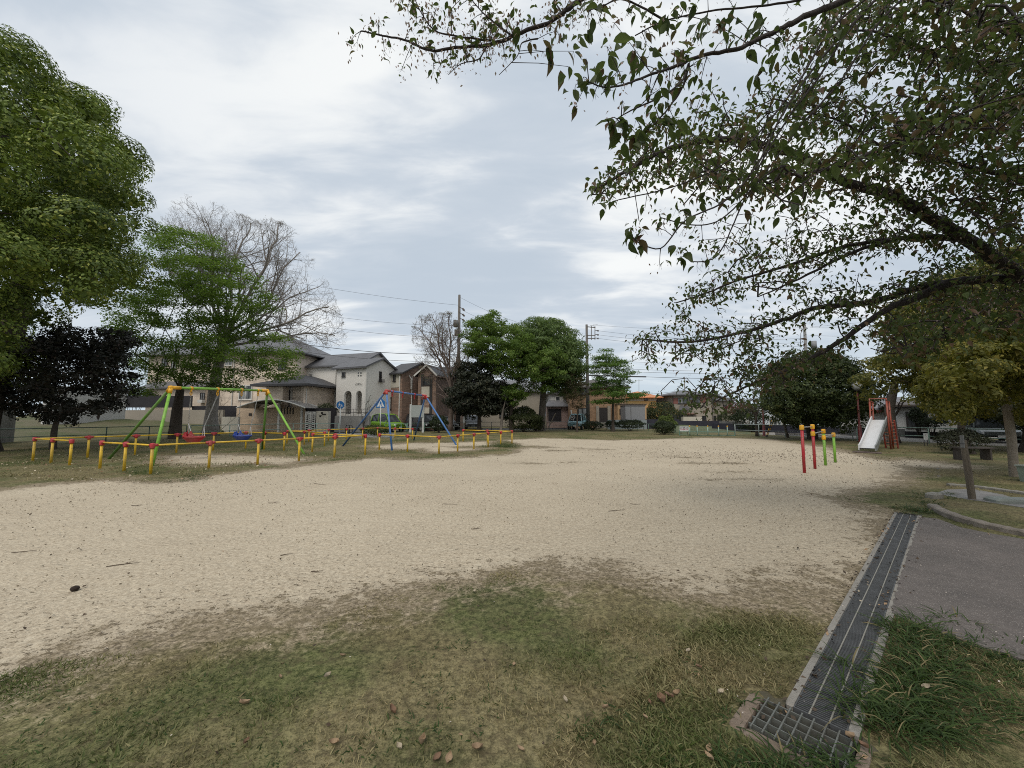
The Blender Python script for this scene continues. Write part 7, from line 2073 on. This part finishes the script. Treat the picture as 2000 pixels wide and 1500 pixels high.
# ================================================================== CHERRY TREE OVERHEAD
ch_bark = mat("cherry_bark", (.045, .036, .034), .9, .3, 10, bump=.8, bscale=40, col2=(.02, .016, .016))
ch_leaf = foliage("cherry_leaves", (.026, .040, .016), (.09, .12, .04), .48, (.12, .065, .045), .2, patch=.35, pscale=.8, rough=.45)
ch_flow = foliage("cherry_blossom", (.20, .13, .135), (.50, .40, .40), .3, (.12, .05, .045), .35)
LIMBS = [  # radius start, end, [(u, v, Y) ...], parent marker
    ("T", .26, .13, [(2180, 1010, 5.6), (2160, 800, 5.6), (2120, 680, 5.6), (2060, 610, 5.6)]),
    ("C", .105, .016, [(2060, 610, 5.6), (1990, 540, 5.5), (1900, 475, 5.4), (1830, 433, 5.3), (1740, 382, 5.2), (1640, 350, 5.1), (1560, 305, 5.0), (1480, 280, 4.9), (1400, 272, 4.8), (1310, 290, 4.7), (1230, 330, 4.7), (1160, 372, 4.7)]),
    ("D", .085, .012, [(2060, 610, 5.6), (1990, 552, 5.6), (1900, 548, 5.7), (1800, 560, 5.9), (1700, 590, 6.1), (1600, 600, 6.3), (1530, 625, 6.4), (1440, 652, 6.5), (1340, 668, 6.6), (1255, 662, 6.7)]),
    ("E", .07, .010, [(1850, 552, 5.7), (1780, 585, 5.8), (1730, 605, 5.8), (1650, 660, 5.9), (1560, 712, 6.0), (1480, 745, 6.1), (1410, 778, 6.2)]),
    ("F", .05, .010, [(1890, 470, 5.4), (1830, 462, 5.5), (1740, 468, 5.7), (1650, 482, 5.9), (1560, 512, 6.1), (1450, 545, 6.3), (1380, 572, 6.4), (1320, 592, 6.5)]),
    ("F2", .035, .008, [(1740, 468, 5.7), (1650, 500, 5.6), (1560, 545, 5.6), (1480, 580, 5.7)]),
    ("G", .035, .010, [(2120, 150, 3.6), (2000, 210, 3.6), (1900, 238, 3.6), (1790, 262, 3.6), (1700, 300, 3.6), (1640, 325, 3.6), (1560, 340, 3.6), (1450, 350, 3.7), (1380, 335, 3.7)]),
    ("H", .035, .010, [(2120, 380, 4.6), (2000, 350, 4.6), (1900, 328, 4.7), (1800, 300, 4.8), (1730, 290, 4.8), (1650, 240, 4.8), (1560, 215, 4.8)]),
    ("I", .028, .010, [(2150, 260, 4.2), (2000, 130, 4.2), (1900, 120, 4.3), (1800, 100, 4.4), (1700, 60, 4.5), (1620, 70, 4.5)]),
    ("J", .028, .010, [(2150, 60, 3.8), (1990, 70, 3.8), (1880, 20, 3.9), (1800, -30, 4.0)]),
    ("A", .026, .009, [(1900, -160, 2.3), (1760, -60, 2.3), (1640, 3, 2.3), (1560, 38, 2.3), (1500, 68, 2.3), (1440, 95, 2.3), (1370, 108, 2.3), (1310, 134, 2.3)]),
    ("A1", .009, .003, [(1340, 122, 2.3), (1260, 150, 2.2), (1220, 165, 2.15), (1180, 170, 2.1), (1150, 160, 2.1)]),
    ("A2", .008, .003, [(1345, 125, 2.3), (1330, 160, 2.2), (1290, 190, 2.15), (1240, 212, 2.1), (1205, 232, 2.1)]),
    ("A3", .009, .003, [(1345, 128, 2.3), (1335, 165, 2.3), (1310, 205, 2.3), (1275, 245, 2.3), (1240, 268, 2.3)]),
    ("B", .022, .005, [(1300, -120, 2.7), (1200, -40, 2.7), (1130, 0, 2.7), (1080, 40, 2.7), (1020, 62, 2.7), (960, 86, 2.7), (900, 92, 2.7), (840, 98, 2.75), (790, 78, 2.8), (740, 68, 2.8), (705, 60, 2.8)]),
    ("B1", .008, .003, [(960, 80, 2.7), (900, 72, 2.7), (850, 60, 2.7), (820, 20, 2.7), (800, -30, 2.7)]),
    ("B2", .007, .003, [(1000, 70, 2.7), (960, 40, 2.7), (930, 10, 2.7), (900, -30, 2.7)]),
    ("B3", .006, .002, [(1050, 75, 2.7), (1020, 84, 2.65), (1010, 110, 2.6), (975, 146, 2.55)]),
    ("B4", .006, .002, [(950, 90, 2.7), (935, 115, 2.65), (900, 125, 2.65), (876, 146, 2.6)]),
    ("B5", .006, .002, [(1100, 30, 2.7), (1085, 5, 2.7), (1070, -20, 2.7)]),
    ("K1", .012, .004, [(1800, -90, 2.9), (1700, -10, 2.9), (1620, 60, 2.9), (1560, 160, 2.9), (1490, 250, 2.9), (1430, 310, 2.9), (1330, 360, 2.9), (1210, 390, 2.9)]),
    ("K2", .012, .004, [(1810, -70, 3.0), (1720, -10, 3.0), (1650, 70, 3.0), (1600, 150, 3.0), (1540, 230, 3.0), (1480, 330, 3.0), (1440, 420, 3.0), (1400, 500, 3.0), (1350, 512, 3.0)]),
    ("K3", .011, .004, [(1790, -80, 3.0), (1690, 20, 3.0), (1600, 120, 3.0), (1530, 220, 2.9), (1480, 320, 2.8), (1420, 390, 2.75), (1340, 430, 2.7), (1290, 485, 2.7), (1240, 470, 2.7)]),
    ("K4", .010, .004, [(1830, -60, 3.1), (1720, 40, 3.1), (1640, 160, 3.1), (1560, 250, 3.1), (1500, 330, 3.0), (1420, 420, 3.0), (1360, 440, 3.0), (1290, 425, 3.0)]),
    ("K5", .010, .004, [(1700, -60, 2.6), (1600, -10, 2.6), (1500, 10, 2.6), (1400, 20, 2.6), (1300, 40, 2.6), (1240, 70, 2.6)]),
    ("K6", .008, .003, [(1300, 40, 2.6), (1220, 0, 2.6), (1180, 10, 2.6), (1150, 20, 2.6)]),
    ("L1", .02, .005, [(2120, 650, 4.8), (2000, 640, 4.8), (1900, 640, 4.8), (1820, 660, 4.8), (1750, 690, 4.8), (1700, 680, 4.8)]),
    ("L2", .018, .005, [(2120, 500, 4.6), (2000, 470, 4.6), (1930, 440, 4.6), (1880, 400, 4.6)]),
]
cb_ = G(2180, 1000); cbase = V((8.6, 5.6, 0))
th = thing("cherry_tree", "cherry tree reaching in from the right with leafy branches and faded blossom overhead", "tree", tuple(cbase))
def cr(pts, m):
    out = []
    for i in range(len(pts) - 1):
        p0 = pts[max(0, i - 1)]; p1 = pts[i]; p2 = pts[i + 1]; p3 = pts[min(len(pts) - 1, i + 2)]
        for k in range(m):
            t = k / m; out.append(.5 * ((2 * p1) + (p2 - p0) * t + (2 * p0 - 5 * p1 + 4 * p2 - p3) * t * t + (3 * p1 - p0 - 3 * p2 + p3) * t ** 3))
    out.append(pts[-1]); return out
mb = MB(); allP = []; allR = []; info = []
for nm, r0, r1, pts in LIMBS:
    P = [PY(*q) for q in pts]
    if nm == "T": P = [cbase - V((0, 0, .2)), cbase + V((-.05, 0, 1.3)), cbase + V((-.1, 0, 2.2)), PY(2060, 610, 5.6)]; r0 = .30
    m_ = 5 if r0 > .03 else 6
    S = cr(P, m_); n = len(S)
    rr = [r0 + (r1 - r0) * (k / (n - 1)) ** .8 for k in range(n)]
    S = [p + V((rnd.uniform(-1, 1), rnd.uniform(-1, 1), rnd.uniform(-1, 1))) * min(.012, r * .35) for p, r in zip(S, rr)]
    mb.tube(S, rr, 10 if r0 > .05 else 7)
    if nm != "T":
        for p, r in zip(S, rr): allP.append(tuple(p)); allR.append(r); info.append(nm)
mb.build("trunk", ch_bark, th, True)
# joining limbs out of the frame so that every branch springs from the trunk
mb = MB()
fork = PY(2060, 610, 5.6)
for nm in ("A", "B", "K1", "K2", "G", "H", "I", "J", "L1", "L2", "K5"):
    q = [l for l in LIMBS if l[0] == nm][0]; e = PY(*q[3][0]); r = q[1]
    r = min(r, .03); hi = nm[0] in 'ABK'; S = cr([fork, PY(2350, 250, 5.2), PY(2420, -120, 4.6), PY(2420, -120, 4.6).lerp(e, .5) + V((0, 0, .25)), e] if hi else [fork, fork.lerp(e, .5) + V((.5, 0, .2)), e], 6)
    mb.tube(S, [max(r, .02) * (1.3 - .3 * k / (len(S) - 1)) if k < len(S) - 1 else r for k in range(len(S))], 7)
mb.build("offshoot_limbs", ch_bark, th, True)

# twigs: crown points near limbs (in the picture) at the limb's own distance
AP = np.array(allP); AR_ = np.array(allR); info = np.array(info)
def proj(P):
    x, y, z_ = P[:, 0], P[:, 1], P[:, 2] - CAMZ
    f = y * math.cos(PITCH) + z_ * math.sin(PITCH); up = -y * math.sin(PITCH) + z_ * math.cos(PITCH)
    return 1000 + 760 * x / f, 750 - 760 * up / f
au, av = proj(AP)
far_m = np.isin(info, ["C", "D", "E", "F", "F2", "G", "H", "I", "J", "L1", "L2"])
MAIN = [(1150, 385), (1158, 350), (1215, 300), (1255, 250), (1330, 212), (1350, 175), (1440, 150), (1520, 90), (1600, 30), (1640, -40), (2200, -60), (2200, 640), (2000, 655), (1900, 640), (1820, 690), (1760, 700), (1700, 640), (1640, 700), (1580, 720), (1530, 760), (1440, 800), (1380, 800), (1290, 790), (1270, 745), (1300, 730), (1240, 690), (1235, 650), (1300, 640), (1330, 610), (1310, 585), (1340, 560), (1400, 535), (1450, 515), (1400, 480), (1330, 480), (1310, 440), (1240, 470), (1215, 462), (1225, 430), (1200, 395)]
n0 = 3300
u = rng.uniform(1140, 2200, n0 * 5); v = rng.uniform(-60, 800, n0 * 5)
ok = sdf(u, v, MAIN) > 0; u, v = u[ok], v[ok]
fi = np.where(far_m)[0]
dx_ = np.abs(u[:, None] - au[fi][None]); dy_ = v[:, None] - av[fi][None]
D2 = np.hypot(dx_, dy_ * np.where(dy_ < 0, .9, 1.5)); j = np.argmin(D2, 1); dm = D2[np.arange(len(u)), j]
dens = np.where((u > 1700) & (v < 480), .9, np.where(v > 560, 1.5, .8))
keep = rng.random(len(u)) < np.exp(-(dm / 60) ** 2) * dens + np.where((u > 1560) & (v < 330), .13, .03)
# keep the open sky gaps of the photograph
GAPS = [[(1560, 525), (1700, 500), (1830, 500), (1790, 535), (1690, 560), (1560, 575)], [(1340, 600), (1470, 560), (1530, 560), (1560, 590), (1480, 620), (1380, 640)], [(1500, 640), (1700, 605), (1790, 590), (1700, 650), (1580, 690), (1480, 700)], [(1405, 120), (1480, 100), (1470, 200), (1390, 190)], [(1270, 400), (1390, 430), (1340, 465), (1280, 440)]]
keep &= dm > np.where(AR_[fi][j] > .04, AR_[fi][j] / 5.4 * 760 * .6, 0)
for g_ in GAPS: keep &= ~((sdf(u, v, g_) > 0) & (rng.random(len(u)) < .85))
u, v, j = u[keep][:n0], v[keep][:n0], fi[j[keep][:n0]]
Yd = AP[j, 1] + rng.normal(0, .45, len(u))
dxr, dyr = (u - 1000) / 760, (750 - v) / 760
ry = math.cos(PITCH) - dyr * math.sin(PITCH); rz = math.sin(PITCH) + dyr * math.cos(PITCH)
TP = np.stack([dxr * Yd / ry, Yd, CAMZ + rz * Yd / ry], 1)
# connect
order = np.argsort(np.sqrt(((TP - AP[j]) ** 2).sum(1)))
nodes = np.zeros((len(fi) + len(TP) * 3, 3)); nn = len(fi); nodes[:nn] = AP[fi]; par = [-1] * nn
for p in TP[order]:
    dv = p - nodes[:nn]; ds = np.sqrt((dv ** 2).sum(1)); k = int(np.argmin(ds + np.where(np.arange(nn) < len(fi), 0, .06)))
    a = nodes[k]; L = ds[k]; prev = k
    if L > .25:
        nodes[nn] = a + (p - a) * .45 + rng.normal(0, .05, 3) * L + np.array([0, 0, .06 * L]); par.append(prev); prev = nn; nn += 1
    nodes[nn] = p; par.append(prev); nn += 1
nodes = nodes[:nn]
mb = MB(); skeleton_mesh(mb, nodes, par, .0052, p=2.25, rmax=.026, nsides=(7, 6, 5, 4)); mb.build("twigs", ch_bark, th, True)

def clusters(P, nl, size, spread, droop=.7):
    n = len(P); idx_ = np.repeat(np.arange(n), nl)
    m = len(idx_); a = rng.uniform(0, 2 * math.pi, m)
    ax = np.stack([np.cos(a), np.sin(a), rng.normal(-droop, .45, m)], 1)
    Q = P[idx_] + rng.normal(0, spread, (m, 3))
    Nn = np.stack([rng.normal(0, .45, m), rng.normal(0, .45, m), np.ones(m)], 1)
    return Q, Nn, size * rng.uniform(.6, 1.25, m), ax
Lq = [clusters(TP, rng.integers(3, 7, len(TP)), .082, .06)]
# leafier pads
sel = TP[rng.random(len(TP)) < .5]; Lq.append(clusters(sel + rng.normal(0, .1, sel.shape), rng.integers(2, 6, len(sel)), .062, .07))
# near twigs: big leaves at the tips and along them
near = [(1140, 150, 2.1, 6), (1125, 165, 2.1, 4), (1205, 240, 2.1, 6), (1222, 255, 2.12, 4), (1240, 268, 2.3, 8), (1262, 262, 2.3, 6), (1290, 250, 2.3, 5), (1310, 240, 2.3, 4), (1190, 100, 2.1, 2), (1185, 90, 2.1, 2), (1200, 45, 2.2, 2), (1245, 110, 2.2, 5), (1235, 100, 2.2, 5), (1270, 90, 2.25, 5), (1325, 95, 2.3, 5), (1320, 160, 2.3, 4), (1400, 50, 2.4, 6), (1430, 30, 2.4, 5), (1460, 80, 2.3, 4), (1490, 50, 2.3, 4), (1380, 40, 2.4, 5), (1500, 120, 2.6, 4), (1560, 90, 2.6, 5), (1620, 30, 2.6, 4), (1300, 30, 2.5, 6), (1260, 20, 2.6, 5), (1340, 10, 2.5, 5), (1620, 110, 2.9, 5), (1650, 60, 2.9, 4), (1575, 230, 2.9, 4), (1530, 270, 2.9, 5), (1450, 250, 2.8, 6), (1480, 150, 2.7, 5), (1420, 330, 2.9, 4), (1345, 430, 2.7, 3), (1330, 500, 3.0, 6), (1325, 485, 3.0, 4), (1228, 455, 2.7, 6), (1240, 462, 2.7, 4), (1370, 380, 2.8, 4), (1500, 330, 2.9, 4), (1090, 60, 2.6, 4), (1060, 100, 2.6, 3), (1120, 100, 2.5, 3), (1030, 75, 2.7, 3), (1150, 60, 2.5, 4), (1170, 20, 2.5, 5), (1110, 130, 2.4, 3), (1660, 200, 3.0, 4), (1590, 180, 3.0, 4), (1700, 130, 3.1, 5), (1740, 80, 3.1, 4)]
NPt = np.array([tuple(PY(a, b_, c_)) for a, b_, c_, k in near]); Lq.append(clusters(NPt, np.array([k for *_, k in near]), .092, .03, 1.0))
# small leaves on the upper left branch B
bm = np.isin(info, ["B", "B1", "B2", "B5"]); Bp = AP[bm]; pu, pv = proj(Bp)
bi = rng.integers(0, len(Bp), 150); BP_ = Bp[bi] + rng.normal(0, .065, (150, 3)); Lq.append(clusters(BP_, rng.integers(1, 4, 150), .048, .03, .2))
am = np.isin(info, ["A", "A1", "A2", "A3", "K1", "K2", "K3", "K4", "K5", "K6"]); Ap = AP[am]; ai = rng.integers(0, len(Ap), 190); AP2 = Ap[ai] + rng.normal(0, .07, (190, 3)); Lq.append(clusters(AP2, rng.integers(1, 4, 190), .062, .03, .7))
Q, Nn, S_, ax = [np.concatenate(x_) for x_ in zip(*Lq)]
leaves("leaves", Q, Nn, S_, ch_leaf, th, CHERRY, .55, ax)
# blossom remnants: bunches of small hanging bits
fP = np.concatenate([TP[rng.random(len(TP)) < .8], BP_, BP_ + rng.normal(0, .05, BP_.shape), AP2[:90], NPt[::2]])
Q, Nn, S_, ax = clusters(fP, rng.integers(3, 8, len(fP)), .026, .035, 1.2)
leaves("blossom", Q, Nn, S_, ch_flow, th, DIAMOND, .5, ax)
# pedicels and short side twigs
mb = MB()
for p in np.concatenate([BP_, AP2, NPt]):
    near_i = np.argmin(((AP - p) ** 2).sum(1)); a = V(AP[near_i]); b_ = V(p); mb.tube([a, a.lerp(b_, .5) + V((0, 0, .01)), b_], [.0032, .0026, .0018], 4, cap=False)
    for k in range(3): mb.tube([b_, b_ + V((rnd.uniform(-.03, .03), rnd.uniform(-.03, .03), rnd.uniform(-.06, -.02)))], [.0012, .0008], 3, cap=False)
mb.build("side_twigs", ch_bark, th)
# the rest of the crown, over and behind the camera: it shades the lawn
n = 420
P = np.stack([rng.uniform(-2.5, 9.5, n), rng.uniform(-4.5, 4.0, n), rng.uniform(4.0, 6.6, n)], 1)
P = P[P[:, 2] - CAMZ > np.maximum(P[:, 1], 0) * 1.32 + .9]
P = P[rng.random(len(P)) < np.clip((P[:, 0] + 4) / 5.5, .25, 1)]
sn = [fork + V((0, 0, 0)), fork + V((-.3, -.9, .8)), fork + V((-.8, -2.0, 1.5)), fork + V((-1.6, -3.2, 2.0))]
N_, pr = grow(sn, [-1, 0, 1, 2], P, ang=.5, first=1, jit=.05, sub=.8)
mb = MB(); skeleton_mesh(mb, N_, pr, .004, p=2.3, rmax=.12, fixed={0: .16, 1: .14, 2: .12, 3: .1}); mb.build("overhead_limbs", ch_bark, th, True)
Q, Nn, S_, ax = clusters(P, np.full(len(P), 17), .085, .22, .5)
leaves("overhead_leaves", Q, Nn, S_, ch_leaf, th, CHERRY, .62, ax)
